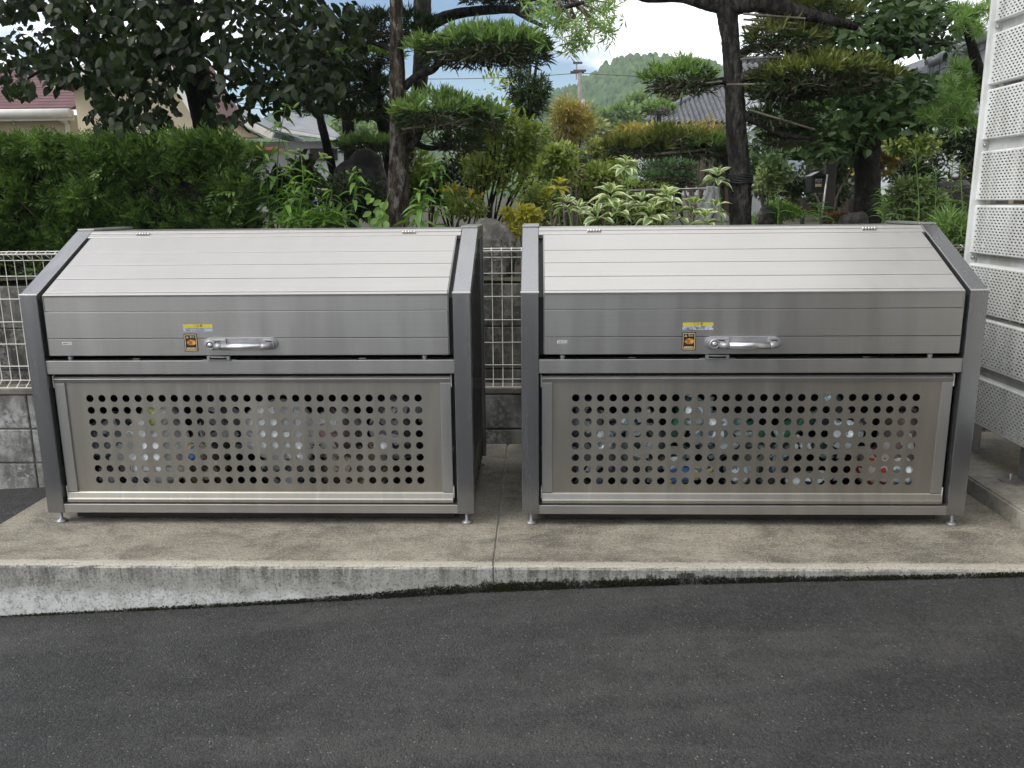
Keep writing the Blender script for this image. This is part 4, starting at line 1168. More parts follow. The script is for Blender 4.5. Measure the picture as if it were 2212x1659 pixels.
L_BRIGHT = leaf_mat('bright_ground_leaf', (0.097, 0.194, 0.036), (0.259, 0.406, 0.097), 0.45, 0.3)
L_PALE = leaf_mat('pale_leaf', (0.087, 0.138, 0.048), (0.385, 0.470, 0.220), 0.40, 0.2)
L_PINE = leaf_mat('pine_needle', (0.085, 0.158, 0.049), (0.284, 0.448, 0.124), 0.45, 0.2)
L_CLOUDP = leaf_mat('cloud_pine', (0.058, 0.128, 0.059), (0.159, 0.270, 0.125), 0.5, 0.15)
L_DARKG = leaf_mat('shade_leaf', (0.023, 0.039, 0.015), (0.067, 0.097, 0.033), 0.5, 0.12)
L_FAR1 = leaf_mat('far_leaf', (0.107, 0.171, 0.061), (0.252, 0.340, 0.115), 0.6, 0.2)
L_FAR2 = leaf_mat('far_yellow_leaf', (0.163, 0.188, 0.056), (0.325, 0.338, 0.125), 0.6, 0.25)
L_OLIVE = leaf_mat('bronze_leaf', (0.185, 0.162, 0.046), (0.451, 0.344, 0.104), 0.55, 0.25)
L_MAPLE = leaf_mat('rust_leaf', (0.12, 0.055, 0.025), (0.20, 0.11, 0.05), 0.6, 0.25)
L_FLOWER = leaf_mat('orange_flower', (0.75, 0.36, 0.02), (0.80, 0.50, 0.04), 0.5, 0.3)

def rdir(rng, n, up=0.0, spread=1.0):
    d = rng.normal(size=(n, 3)) * spread
    d[:, 2] += up
    return unit(d)

def clumps(rng, c, r, n, k=10, shell=0.75, cl=0.42):
    """n points gathered in k clumps inside the ellipsoid c, r"""
    c = np.array(c, float); r = np.array(r, float)
    cc = rng.normal(size=(k, 3)); cc = unit(cc) * (rng.uniform(0.25, 1, (k, 1)) ** 0.5) * 0.72
    sz = rng.uniform(0.7, 1.25, k) * cl
    w = rng.integers(0, k, n)
    d = unit(rng.normal(size=(n, 3)))
    rr = sz[w] * (shell + (1 - shell) * rng.uniform(-1.4, 1, n))
    p = cc[w] + d * rr[:, None]
    return c + p * r, d
def bush(name, label, cat, cx, cy, rx, ry, Y, n, leaf, mat, depth=None, group=None, tm=T_OVAL_S, k=12, stems=5, smat=None, seed=None, cl=0.42, asp=0.5, extra=None, trunk=None, foot=None):
    """leafy mass: middle (cx, cy) and half-size in view pixels, at depth Y; leaf = length in metres"""
    rng = np.random.default_rng(seed if seed is not None else int(cx * 7 + cy))
    c = at(cx, cy, Y)
    r = (pxm(rx, Y), depth or pxm(rx, Y) * 0.7, pxm(ry, Y))
    base = Vector((c.x, Y, min(garden_z(Y), c.z - r[2])))
    t = thing(name, label, cat, base, group)
    P, d = clumps(rng, c, r, n, k, cl=cl)
    P[:, 2] = np.maximum(P[:, 2], base.z + 0.01)
    D = unit(d * 0.8 + rng.normal(size=(n, 3)) * 0.6 + np.array([0, 0, 0.1]))
    Nn = unit(rng.normal(size=(n, 3)) * 0.6 + np.array([0, -0.2, 1]))
    Ln = leaf * rng.uniform(0.65, 1.25, n)
    leaf_cloud('foliage', t, mat, P, D, Nn, Ln, Ln * asp, tm, rng=rng)
    if extra:
        m2, n2, ztop = extra
        P2, d2 = clumps(rng, (c.x, c.y - r[1] * 0.3, c.z + r[2] * ztop), (r[0] * 0.8, r[1] * 0.6, r[2] * 0.5), n2, 6)
        leaf_cloud('young_leaves', t, m2, P2, unit(d2 + np.array([0, 0, 0.8])), rdir(rng, n2, 1.0, 0.5), leaf * rng.uniform(0.6, 1.1, n2), leaf * 0.45, tm, rng=rng)
    b0 = foot if foot is not None else base
    if trunk:
        limb(t, 'trunk', [(b0.x, Y, garden_z(Y) - 0.05, trunk), (b0.x + 0.02, Y, (garden_z(Y) + c.z) / 2, trunk * 0.8), (c.x, Y, c.z, trunk * 0.4)], smat or M_BARK2, 10, 6)
    for i in range(stems):
        e = np.array(c) + unit(rng.normal(size=(1, 3)))[0] * np.array(r) * 0.75
        s0 = np.array([b0.x + rng.uniform(-.06, .06), Y + rng.uniform(-.05, .05), base.z - 0.02]) if not trunk else np.array([c.x, Y, c.z - r[2] * 0.6])
        mid = (s0 + e) / 2 + rng.normal(size=3) * 0.06 * r[2]
        rr = max(0.004, pxm(2.2, Y)) if not trunk else trunk * 0.35
        limb(t, 'stem', [(*s0, rr * 1.4), (*mid, rr), (*e, rr * 0.4)], smat or M_TWIG, 6, 5, 0.05, i)
    return t

def pad_of(tree, cx, cy, hw, hh, Y, mat, depth=None, dens=430, Lf=0.072, seed=None, under=True, tilt=0.0, nl=13):
    """cloud-pruned pad: shoots of strap leaves bristling up from a flat plate of twigs. cx, cy: middle of the plate in view pixels"""
    rng = np.random.default_rng(seed if seed is not None else int(cx * 3 + cy * 5))
    c = np.array(at(cx, cy, Y)); a = pxm(hw, Y); b = depth or a * 0.62; h = pxm(hh, Y)
    n = max(24, int(1.2 * dens * math.pi * a * b))
    th = rng.uniform(0, 2 * np.pi, n); q = np.sqrt(rng.uniform(0, 1, n))
    edge = 1 + 0.16 * np.sin(3 * th + seed_ph(rng)) + 0.10 * np.sin(7 * th + seed_ph(rng))
    ux, uy = q * np.cos(th) * edge, q * np.sin(th) * edge
    dome = np.clip(1 - q ** 2.2, 0, 1)
    S = np.stack([c[0] + a * ux, c[1] + b * uy, c[2] + h * (0.15 + 0.55 * dome) * rng.uniform(0.55, 1.15, n) + tilt * a * ux], 1)
    out = np.stack([ux, uy, np.zeros(n)], 1)
    ax = unit(out * (0.75 * q[:, None]) + np.array([0, 0, 1.15]) + rng.normal(size=(n, 3)) * 0.28)
    k = nl
    P = np.repeat(S, k, 0) + rng.normal(size=(n * k, 3)) * Lf * 0.10
    A = np.repeat(ax, k, 0)
    D = unit(A * 1.0 + rng.normal(size=(n * k, 3)) * 0.50)
    D[:, 2] = np.where(D[:, 2] < -0.15, -D[:, 2] * 0.4, D[:, 2]); D = unit(D)
    P = P + A * (rng.uniform(0, 0.5, (n * k, 1)) * Lf * 0.5)
    Ln = Lf * rng.uniform(0.6, 1.15, n * k)
    leaf_cloud('foliage_pad', tree, mat, P, D, rdir(rng, n * k, 0.8), Ln, Ln * 0.165, T_STRAP, rng=rng)
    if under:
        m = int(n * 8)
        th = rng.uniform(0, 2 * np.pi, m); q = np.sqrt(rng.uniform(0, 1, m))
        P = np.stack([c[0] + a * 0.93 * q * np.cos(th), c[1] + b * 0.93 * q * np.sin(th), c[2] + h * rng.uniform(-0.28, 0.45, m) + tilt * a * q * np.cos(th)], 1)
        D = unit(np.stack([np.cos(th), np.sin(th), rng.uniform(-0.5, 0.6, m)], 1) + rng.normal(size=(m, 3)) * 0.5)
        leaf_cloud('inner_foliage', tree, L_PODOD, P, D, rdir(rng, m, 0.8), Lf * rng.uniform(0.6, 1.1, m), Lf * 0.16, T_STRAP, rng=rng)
        m = int(n * 1.6)
        th = rng.uniform(0, 2 * np.pi, m); q = np.sqrt(rng.uniform(0, 1, m))
        P = np.stack([c[0] + a * 0.9 * q * np.cos(th), c[1] + b * 0.9 * q * np.sin(th), c[2] + h * rng.uniform(-0.30, 0.2, m) + tilt * a * q * np.cos(th)], 1)
        leaf_cloud('dry_needles', tree, L_DEAD, P, rdir(rng, m, -0.3), rdir(rng, m, 0.8), Lf * rng.uniform(0.5, 1.0, m), Lf * 0.12, T_STRAP, rng=rng)
        m = int(22 + n * 0.22)
        mb = MB()
        for i in range(m):
            x0, y0 = rng.uniform(-0.55, 0.55), rng.uniform(-0.8, 0.8)
            x1, y1 = x0 + rng.uniform(-0.5, 0.5), y0 + rng.uniform(-0.35, 0.35)
            k_ = max(1.0, math.hypot(x1, y1) / 0.95)
            p0 = (c[0] + a * x0, c[1] + b * y0, c[2] + h * rng.uniform(-0.30, 0.05) + tilt * a * x0)
            p1 = (c[0] + a * x1 / k_, c[1] + b * y1 / k_, c[2] + h * rng.uniform(-0.28, 0.25) + tilt * a * x1 / k_)
            mid = [(u + v) / 2 + rng.normal() * 0.012 for u, v in zip(p0, p1)]
            mb.tube([p0, mid, p1], [0.006, 0.0045, 0.0025], 5, cap=False)
        mb.build('twigs', M_TWIG, tree, kind='stuff')
def seed_ph(rng):
    return rng.uniform(0, 6.28)
def pole_thing(a, b, r, label, mat=None, name='bamboo_pole', cat='pole', group='support poles tied under the branches'):
    a, b = Vector(a), Vector(b)
    t = thing(name, label, cat, a, group)
    n = 7
    pts, rs = [], []
    for k in range(n + 1):
        f = k / n
        for df, q in ((-0.006, 1.0), (0.0, 1.10), (0.006, 1.0)):
            if 0 <= f + df <= 1: pts.append(a.lerp(b, f + df)); rs.append(r * q)
    MB().tube(pts, rs, 8).build('pole', mat or M_POLE, t)
    return t
# ------------------------------------------------------------------ hedge
def build_hedge():
    Y0, Y1 = 4.92, 5.55
    xl, xr = at(-190, 400, Y0).x, at(512, 400, Y0).x
    zt, zb = at(300, 298, Y0).z, 0.80
    t = thing('cypress_hedge', 'clipped green cypress hedge behind the left bin', 'hedge', ((xl + xr) / 2, (Y0 + Y1) / 2, zb))
    rng = np.random.default_rng(11)
    MB().box((xl + 0.12, Y0 + 0.13, zb), (xr - 0.13, Y1 - 0.1, zt - 0.11)).build('dark_core', pm('hedge_inside', (0.010, 0.011, 0.006), (0.022, 0.018, 0.011), 30, 0.95), t)  # plain near-black box added so nothing shows through the hedge
    def sprays(P, O, size, mat, name):
        n = len(P); k = 9
        ax = unit(O + rng.normal(size=(n, 3)) * 0.45 + np.array([0, 0, 0.35]))
        side = unit(np.cross(ax, rng.normal(size=(n, 3))))
        nrm = np.cross(side, ax)
        f = np.linspace(0.05, 0.95, k); sg = np.array([1 if i % 2 else -1 for i in range(k)], float); sg[-1] = 0
        PP = P[:, None] + ax[:, None] * (f[None, :, None] * size[:, None, None])
        DD = ax[:, None] * 0.85 + side[:, None] * (sg[None, :, None] * 0.75) + rng.normal(size=(n, k, 3)) * 0.12
        LL = size[:, None] * (0.62 - 0.35 * f[None]) * rng.uniform(0.8, 1.2, (n, k))
        leaf_cloud(name, t, mat, PP.reshape(-1, 3), DD.reshape(-1, 3), np.repeat(nrm, k, 0), LL.ravel(), LL.ravel() * 0.27, T_STRAP, rng=rng)
    def lumps(x, z):
        return 0.035 * np.sin(7 * x + 3 * z) + 0.03 * np.sin(13 * x - 9 * z + 1) + 0.02 * np.sin(23 * z + 5 * x)
    n = 6600
    x = rng.uniform(xl, xr, n); z = zb + 0.08 + (zt - zb - 0.08) * rng.uniform(0, 1, n) ** 0.8
    y = Y0 + 0.05 + lumps(x, z) + rng.uniform(-0.02, 0.13, n)
    thin = (np.sin(5.1 * x + 2.2 * z) * np.sin(6.3 * z - 3.1 * x + 2) > 0.42) & (z < zt - 0.2)
    keep = ~(thin & (rng.uniform(0, 1, n) < 0.72))
    P = np.stack([x, y, z], 1)[keep]
    sprays(P, np.tile([0, -1.0, 0.1], (len(P), 1)), rng.uniform(0.06, 0.12, len(P)), L_CYP, 'foliage')
    n = 2600
    x = rng.uniform(xl, xr, n); y = rng.uniform(Y0, Y1, n) ; z = zt - 0.05 + 0.018 * np.sin(9 * x + 4 * y) + rng.uniform(-0.05, 0.02, n)
    sprays(np.stack([x, y, z], 1), np.tile([0, -0.25, 1.0], (n, 1)), rng.uniform(0.045, 0.08, n), L_CYP_LIT, 'top_foliage')
    n = 900
    y = rng.uniform(Y0, Y1, n); z = rng.uniform(zb, zt - 0.03, n); x = xr - 0.04 + lumps(y, z) - rng.uniform(0, 0.08, n)
    sprays(np.stack([x, y, z], 1), np.tile([1.0, -0.3, 0.1], (n, 1)), rng.uniform(0.05, 0.085, n), L_CYP, 'end_foliage')
    mb = MB()
    for i in range(90):
        x = rng.uniform(xl, xr); z = rng.uniform(zb + 0.05, zt - 0.25); y = Y0 + rng.uniform(0.02, 0.1)
        mb.tube([(x, y + 0.06, z), (x + rng.uniform(-.05, .05), y + 0.02, z + rng.uniform(0, .06)), (x + rng.uniform(-.1, .1), y - 0.01, z + rng.uniform(0.02, .12))], [0.005, 0.0035, 0.0015], 5, cap=False)
    mb.build('bare_twigs', M_TWIG, t, kind='stuff')
build_hedge()

# ------------------------------------------------------------------ broad-leaved tree at the left
def build_kaki():
    Y = 5.95
    t = thing('persimmon_tree', 'dark broad-leaved tree with thick trunk rising behind the hedge', 'tree', at(455, 480, Y))
    limb(t, 'trunk', pxl([(470, 520, Y, 30), (452, 330, Y, 26), (440, 250, Y, 25), (420, 160, Y, 27), (400, 70, Y, 29), (388, -10, Y, 24), (380, -120, Y, 20)]), M_BARKD, 20, 8, 0.05, 1)
    for i, c in enumerate([[(405, 60, Y, 14), (330, 30, Y - .1, 11), (220, 40, Y - .2, 8), (90, 20, Y - .2, 5), (-40, 60, Y - .1, 3)],
                           [(415, 110, Y, 10), (340, 120, Y - .2, 8), (270, 180, Y - .4, 5), (240, 240, Y - .5, 3)],
                           [(410, 90, Y, 12), (470, 20, Y - .1, 9), (560, 20, Y - .2, 7), (660, 80, Y - .3, 5), (720, 160, Y - .4, 3)],
                           [(470, 20, Y - .1, 7), (520, -40, Y, 6), (640, -60, Y, 4)],
                           [(220, 40, Y - .2, 6), (150, 110, Y - .3, 4), (60, 170, Y - .3, 2.5)]]):
        limb(t, 'branch', pxl(c), M_BARKD, 9, 7, 0.06, 10 + i)
    rng = np.random.default_rng(21)
    E = [(60, 0, 120, 42, 160), (25, 110, 62, 55, 75), (40, 185, 40, 24, 22), (120, 150, 30, 40, 26), (250, 45, 180, 70, 420), (190, 130, 120, 52, 180),
         (255, 195, 66, 48, 95), (245, 250, 58, 34, 60), (325, 262, 48, 22, 34), (330, 130, 110, 62, 210), (345, 215, 46, 40, 34), (560, 45, 180, 70, 380), (630, 140, 120, 66, 210),
         (600, 205, 78, 34, 60), (480, 130, 56, 60, 60), (690, 190, 58, 50, 60), (500, 230, 60, 40, 34), (740, 60, 60, 60, 90), (250, -130, 420, 110, 620), (300, -320, 400, 120, 420), (640, -130, 160, 90, 180)]
    GAPS = [(88, 45, 30, 30), (12, 72, 16, 18), (40, 34, 14, 14), (440, 80, 26, 20), (425, 155, 12, 20), (470, 150, 14, 14), (490, 58, 16, 16), (522, 66, 14, 26), (385, 52, 0, 0), (352, 55, 18, 16), (560, 105, 16, 16), (600, 60, 14, 14), (330, 40, 14, 12), (205, 20, 14, 12), (660, 40, 16, 20), (700, 110, 16, 16), (640, 105, 14, 12), (545, 150, 16, 12), (280, 150, 10, 10), (720, 30, 18, 18), (150, 60, 16, 12), (500, 110, 12, 14), (190, 90, 10, 10)]
    GAPS = [g for g in GAPS if g[2] > 0]
    P, W = [], []
    for cx, cy, rx, ry, n in E:
        n = int(n * 2.6); q = np.sqrt(rng.uniform(0, 1, n)); th = rng.uniform(0, 6.283, n)
        ax, ay = cx + rx * q * np.cos(th), cy + ry * q * np.sin(th)
        ok = np.ones(n, bool)
        for hx_, hy_, hr, hs in GAPS: ok &= ((ax - hx_) / hr) ** 2 + ((ay + 8 - hy_) / hs) ** 2 > 0.6
        P.append(ats(ax[ok], ay[ok], Y - 0.15 + rng.normal(size=ok.sum()) * 0.42))
    P = np.concatenate(P); n = len(P)
    D = unit(rng.normal(size=(n, 3)) * np.array([0.7, 0.6, 0.35]) + np.array([0, -0.1, -0.75]))
    Nn = unit(rng.normal(size=(n, 3)) * 0.8 + np.array([0, -0.8, 0.5]))
    Ln = rng.uniform(0.045, 0.095, n)
    leaves_split(t, L_KAKI, P, D, Nn, Ln, Ln * rng.uniform(0.48, 0.62, n), T_OVAL, 300)
build_kaki()

# ------------------------------------------------------------------ cloud-pruned trees
def tree_a():
    Y = 5.5
    t = thing('podocarpus_tree', 'cloud-pruned tree with two peeling grey trunks behind the left bin', 'tree', at(866, 500, Y), 'cloud-pruned trees')
    limb(t, 'trunk', pxl([(864, 560, Y, 26), (860, 486, Y, 24), (860, 400, Y, 21), (862, 300, Y, 19), (859, 200, Y, 16.5), (857, 90, Y, 14), (855, -10, Y, 13), (856, -120, Y, 12)]), M_BARK, 22, 9, 0.06, 3, 0.05)
    limb(t, 'trunk', pxl([(838, 520, 6.9, 20), (850, 440, 6.9, 17), (880, 330, 6.9, 15), (904, 200, 6.9, 16), (914, 90, 6.9, 18), (912, 0, 6.9, 19), (908, -120, 6.9, 18)]), M_BARK2, 20, 9, 0.06, 4, 0.05)  # rear trunk gets darker bark, its shadow put into the colour
    for i, c in enumerate([[(868, 195, Y, 9), (900, 165, Y, 8), (935, 150, Y, 8), (965, 125, Y - .05, 6), (1060, 118, Y - .05, 5), (1160, 98, Y, 3)],
                           [(872, 330, Y, 9), (900, 300, Y, 8), (915, 270, Y, 7), (960, 262, Y - .05, 5), (1040, 258, Y, 3)],
                           [(880, 300, Y + .1, 8), (930, 320, Y + .1, 6), (990, 300, Y + .1, 4)],
                           [(912, 60, 6.3, 14), (985, 30, 6.2, 11), (1080, 20, 6.0, 8), (1150, 25, 5.7, 6), (1200, 20, 5.4, 5), (1260, 5, 5.2, 4)],
                           [(1110, 22, 5.9, 6), (1140, 40, 5.7, 5), (1180, 60, 5.5, 3)],
                           [(862, 120, Y, 6), (830, 100, Y + .2, 5), (790, 90, Y + .3, 3)]]):
        limb(t, 'branch', pxl(c), M_BARK2, 10, 7, 0.08, 30 + i)
    pad_of(t, 1050, 118, 138, 62, Y, L_PODO, dens=620, seed=1)
    pad_of(t, 950, 262, 98, 66, Y - 0.1, L_PODO, dens=660, seed=2)
    pad_of(t, 1045, 266, 42, 48, Y, L_PODO, dens=620, seed=3)
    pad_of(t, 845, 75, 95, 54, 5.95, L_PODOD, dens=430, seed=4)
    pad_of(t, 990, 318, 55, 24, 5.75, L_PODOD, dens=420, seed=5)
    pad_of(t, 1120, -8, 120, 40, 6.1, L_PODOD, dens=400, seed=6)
    pad_of(t, 900, -70, 200, 60, 5.8, L_PODO, dens=300, seed=7)
    pad_of(t, 1000, -170, 160, 60, 5.7, L_PODO, dens=260, seed=8)
    return t
tree_a()
pole_thing(at(922, 114, 5.36), at(1172, 94, 5.42), 0.007, 'thin grey pole under the highest foliage pad above the left bin')
pole_thing(at(868, 280, 5.28), at(1022, 256, 5.32), 0.007, 'thin grey pole under the low foliage pad above the left bin')

def hanging_branch():
    """foliage of the tree's long limb hanging into the open sky"""
    t = thing('podocarpus_branch', 'leafy branch hanging against the open sky above the gap between bins', 'branch', at(1200, 10, 5.3))
    rng = np.random.default_rng(31)
    P0, D0 = [], []
    for i, (cx, cy) in enumerate([(1150, 8), (1180, 18), (1210, 30), (1235, 50), (1250, 74), (1215, 92), (1265, 20), (1290, 45), (1300, 65), (1315, 35), (1330, 10), (1280, 5), (1245, 100), (1225, 62), (1195, 45), (1275, 72), (1310, -8), (1245, 28)]):
        e = at(cx, cy, 5.25 + rng.uniform(-.15, .2))
        limb(t, 'twig', [(*at(1190 + i * 3, -10, 5.4), 0.008), (*((e + at(1190 + i * 4, -10, 5.4)) / 2), 0.006), (*e, 0.002)], M_TWIG, 5, 5, 0.05, i)
        for k in range(7):
            P0.append(np.array(e) + rng.normal(size=3) * np.array([0.05, 0.06, 0.035])); D0.append(unit(rng.normal(size=(1, 3)) + np.array([[0.1, 0, -0.35]]))[0])
    P0, D0 = np.array(P0), np.array(D0)
    k = 15
    n = len(P0) * k
    P = np.repeat(P0, k, 0) + np.repeat(D0, k, 0) * rng.uniform(-0.03, 0.04, (n, 1))
    D = unit(np.repeat(D0, k, 0) * 0.8 + rng.normal(size=(n, 3)) * 0.55)
    Ln = rng.uniform(0.05, 0.085, n)
    leaf_cloud('foliage', t, L_PODO, P, D, rdir(rng, n, 0.8), Ln, Ln * 0.12, T_STRAP, rng=rng)
hanging_branch()

def tree_b():
    Y = 6.7
    t = thing('podocarpus_tree', 'leaning dark tree with small pads behind the boulder, left of the peeling trunk', 'tree', at(850, 400, Y), 'cloud-pruned trees')
    limb(t, 'trunk', pxl([(858, 520, Y, 15), (846, 380, Y, 14), (836, 300, Y, 15), (820, 230, Y, 14), (800, 180, Y, 13), (770, 150, Y, 11), (700, 130, Y, 8), (640, 90, Y, 6)]), M_BARKD, 14, 8, 0.06, 5)
    for i, c in enumerate([[(800, 180, Y, 8), (820, 120, Y, 6), (790, 60, Y, 4)], [(822, 240, Y, 6), (800, 248, Y, 5), (740, 246, Y, 4)], [(770, 150, Y, 6), (730, 190, Y, 5), (690, 205, Y, 4)]]):
        limb(t, 'branch', pxl(c), M_BARKD, 8, 6, 0.08, 50 + i)
    pad_of(t, 785, 250, 60, 34, Y - 0.1, L_PODOD, seed=11)
    pad_of(t, 760, 195, 90, 46, Y, L_PODOD, seed=12)
    pad_of(t, 790, 135, 75, 36, Y, L_PODO, seed=13)
    pad_of(t, 690, 235, 50, 40, Y + .1, L_PODOD, seed=14)
    pad_of(t, 660, 130, 90, 50, Y + .2, L_PODOD, seed=15)
    pad_of(t, 800, 320, 70, 26, Y - 0.2, L_PODO, seed=16)
    limb(t, 'branch', pxl([(740, 520, Y - .3, 7), (725, 400, Y - .3, 8), (712, 340, Y - .3, 9), (700, 290, Y - .3, 9), (690, 240, Y - .2, 8), (700, 180, Y, 6)]), M_BARKD, 10, 7, 0.06, 57)
tree_b()
t = thing('wooden_post', 'short dark wooden post standing behind the boulder', 'post', at(755, 330, 7.2))
MB().prism_z([(at(755, 330, 7.2).x + 0.052 * math.cos(a), 7.2 + 0.052 * math.sin(a)) for a in [k * math.pi / 5 for k in range(10)]], 1.0, at(755, 218, 7.2).z).build('shaft', M_BARKD, t, bevel=0.008)
M_STONE = block_mat('lichen_stone', (0.050, 0.045, 0.038), (0.014, 0.013, 0.011), (0.15, 0.15, 0.13))
M_STONE2 = block_mat('pale_stone', (0.105, 0.098, 0.085), (0.035, 0.032, 0.028), (0.28, 0.27, 0.25))
def boulder(c, r, label, seed, mat=None, amp=0.16, sq=0.78):
    o = MB().blob(c, r, amp * 0.95, seed, 72, 2.2, sq=sq).build('boulder', mat or M_STONE)
    return tag(o, label, 'boulder')
boulder(at(784, 402, 6.25), (0.17, 0.18, 0.24), 'large dark lichened boulder left of the peeling trunk', 3)
boulder(at(1060, 548, 4.98), (0.15, 0.12, 0.185), 'rough grey boulder on the wall in the gap between the bins', 8, M_STONE2, 0.13)
boulder(at(2056, 455, 6.8), (0.17, 0.2, 0.24), 'pale grey boulder behind the tall stems by the screen', 6, M_STONE2)
boulder(at(1654, 468, 7.6), (0.07, 0.08, 0.09), 'small round brown stone right of the middle trunk', 9)
boulder(at(1842, 488, 6.6), (0.10, 0.10, 0.10), 'small pale stone at the foot of the camellia trunk', 12, M_STONE2)

def tree_c():
    Y = 5.6
    t = thing('podocarpus_tree', 'cloud-pruned tree with thick dark trunk behind the right bin', 'tree', at(1602, 500, Y), 'cloud-pruned trees')
    limb(t, 'trunk', pxl([(1604, 560, Y, 23), (1602, 480, Y, 21), (1599, 400, Y, 21), (1592, 300, Y, 20.5), (1588, 220, Y, 19.5), (1584, 160, Y, 18.5), (1578, 90, Y, 17), (1570, 30, Y, 20), (1560, -40, Y, 26)]), M_BARK2, 22, 9, 0.05, 7, 0.05)
    for i, c in enumerate([[(1566, 10, Y, 20), (1520, 5, Y, 13), (1470, -5, Y, 9), (1400, -2, Y, 7), (1370, -10, Y, 5)],
                           [(1572, 15, Y, 20), (1640, 8, Y - .05, 17), (1700, 20, Y - .1, 15), (1780, 40, Y - .1, 11), (1850, 60, Y, 6)],
                           [(1584, 178, Y, 9), (1560, 175, Y, 7), (1535, 180, Y, 6), (1500, 186, Y, 5), (1410, 190, Y, 3)],
                           [(1590, 172, Y, 12), (1640, 160, Y - .05, 10), (1690, 180, Y - .05, 8), (1780, 190, Y - .05, 6), (1880, 195, Y, 4)],
                           [(1592, 245, Y, 10), (1640, 265, Y - .05, 8), (1690, 290, Y - .05, 6), (1760, 300, Y, 4)],
                           [(1585, 130, Y, 8), (1620, 105, Y - .05, 7), (1680, 100, Y - .05, 5), (1740, 108, Y, 4)]]):
        limb(t, 'branch', pxl(c), M_BARK2, 12, 7, 0.08, 60 + i)
    pad_of(t, 1470, 184, 70, 60, Y, L_PODO, dens=600, seed=21)
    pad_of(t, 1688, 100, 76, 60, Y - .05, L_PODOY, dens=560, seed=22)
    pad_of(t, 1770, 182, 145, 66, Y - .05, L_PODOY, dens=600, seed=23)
    pad_of(t, 1690, 262, 72, 36, Y, L_PODOD, dens=420, seed=24)
    pad_of(t, 1710, 305, 60, 30, Y + .1, L_PODOD, dens=360, seed=25)
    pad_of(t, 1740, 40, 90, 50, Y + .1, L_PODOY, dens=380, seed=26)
    pad_of(t, 1650, -90, 180, 60, Y, L_PODO, dens=280, seed=28)
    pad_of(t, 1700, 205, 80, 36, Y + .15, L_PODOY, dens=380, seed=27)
    return t
tree_c()
for k, (a, b, lab) in enumerate([((1570, 183, 5.52), (1915, 178, 5.50), 'long thin pole under the widest foliage pad over the right bin'),
                                 ((1606, 30, 5.45), (1740, 40, 5.45), 'uppermost of three short poles right of the thick dark trunk'),
                                 ((1606, 42, 5.48), (1730, 52, 5.48), 'middle of three short poles right of the thick dark trunk'),
                                 ((1603, 57, 5.43), (1725, 64, 5.43), 'lowest of three short poles right of the thick dark trunk'),
                                 ((1398, 193, 5.55), (1560, 176, 5.55), 'thin pole under the small pad left of the thick dark trunk'),
                                 ((1600, 128, 5.46), (1770, 118, 5.46), 'thin pole under the sunlit pad right of the thick dark trunk'),
                                 ((1620, 238, 5.48), (1760, 280, 5.48), 'sloping pole under the dark pad right of the thick trunk')]):
    pole_thing(at(*a), at(*b), 0.0065, lab)

def tree_d():
    Y = 6.0
    t = thing('podocarpus_tree', 'slim curved tree carrying one broad olive pad left of the thick trunk', 'tree', at(1585, 500, Y), 'cloud-pruned trees')
    limb(t, 'trunk', pxl([(1592, 560, Y, 12), (1588, 470, Y, 12), (1582, 400, Y, 10), (1570, 350, Y, 11), (1545, 330, Y, 9), (1500, 315, Y, 7), (1440, 312, Y, 5), (1360, 318, Y, 3)]), M_BARKS, 12, 8, 0.07, 8)
    pad_of(t, 1370, 328, 62, 34, Y - .05, L_PODOY, dens=520, seed=31)
    pad_of(t, 1455, 320, 72, 50, Y, L_PODOY, dens=540, seed=34)
    pad_of(t, 1525, 328, 46, 36, Y - .05, L_PODO, dens=520, seed=35)
    pad_of(t, 1545, 322, 48, 30, Y + .1, L_OLIVE, dens=400, seed=32)
    pad_of(t, 1390, 318, 70, 30, Y + .3, L_OLIVE, dens=380, seed=33)
tree_d()
pole_thing(at(1350, 338, 5.9), at(1545, 322, 5.9), 0.009, 'pale pole under the broad olive pad left of the thick trunk')
pole_thing(at(1380, 332, 5.95), at(1440, 328, 5.95), 0.007, 'shorter pale pole above the other under the broad olive pad')
t = thing('rope_tie', 'dark rope binding wrapped round the thick trunk above the right bin', 'rope', at(1600, 388, 5.6))
for k in range(5):
    c = at(1600, 378 + k * 4.2, 5.6)
    MB().tube([(c.x + 0.073 * math.cos(a), c.y + 0.073 * math.sin(a), c.z + 0.004 * math.sin(3 * a + k)) for a in [i * 2 * math.pi / 24 for i in range(25)]], 0.0075, 6, cap=False).build('coil', M_DARK, t)
MB().tube([at(1572, 392, 5.5), at(1563, 396, 5.7), at(1556, 390, 5.95)], 0.012, 6).build('tie_end', M_DARK, t)
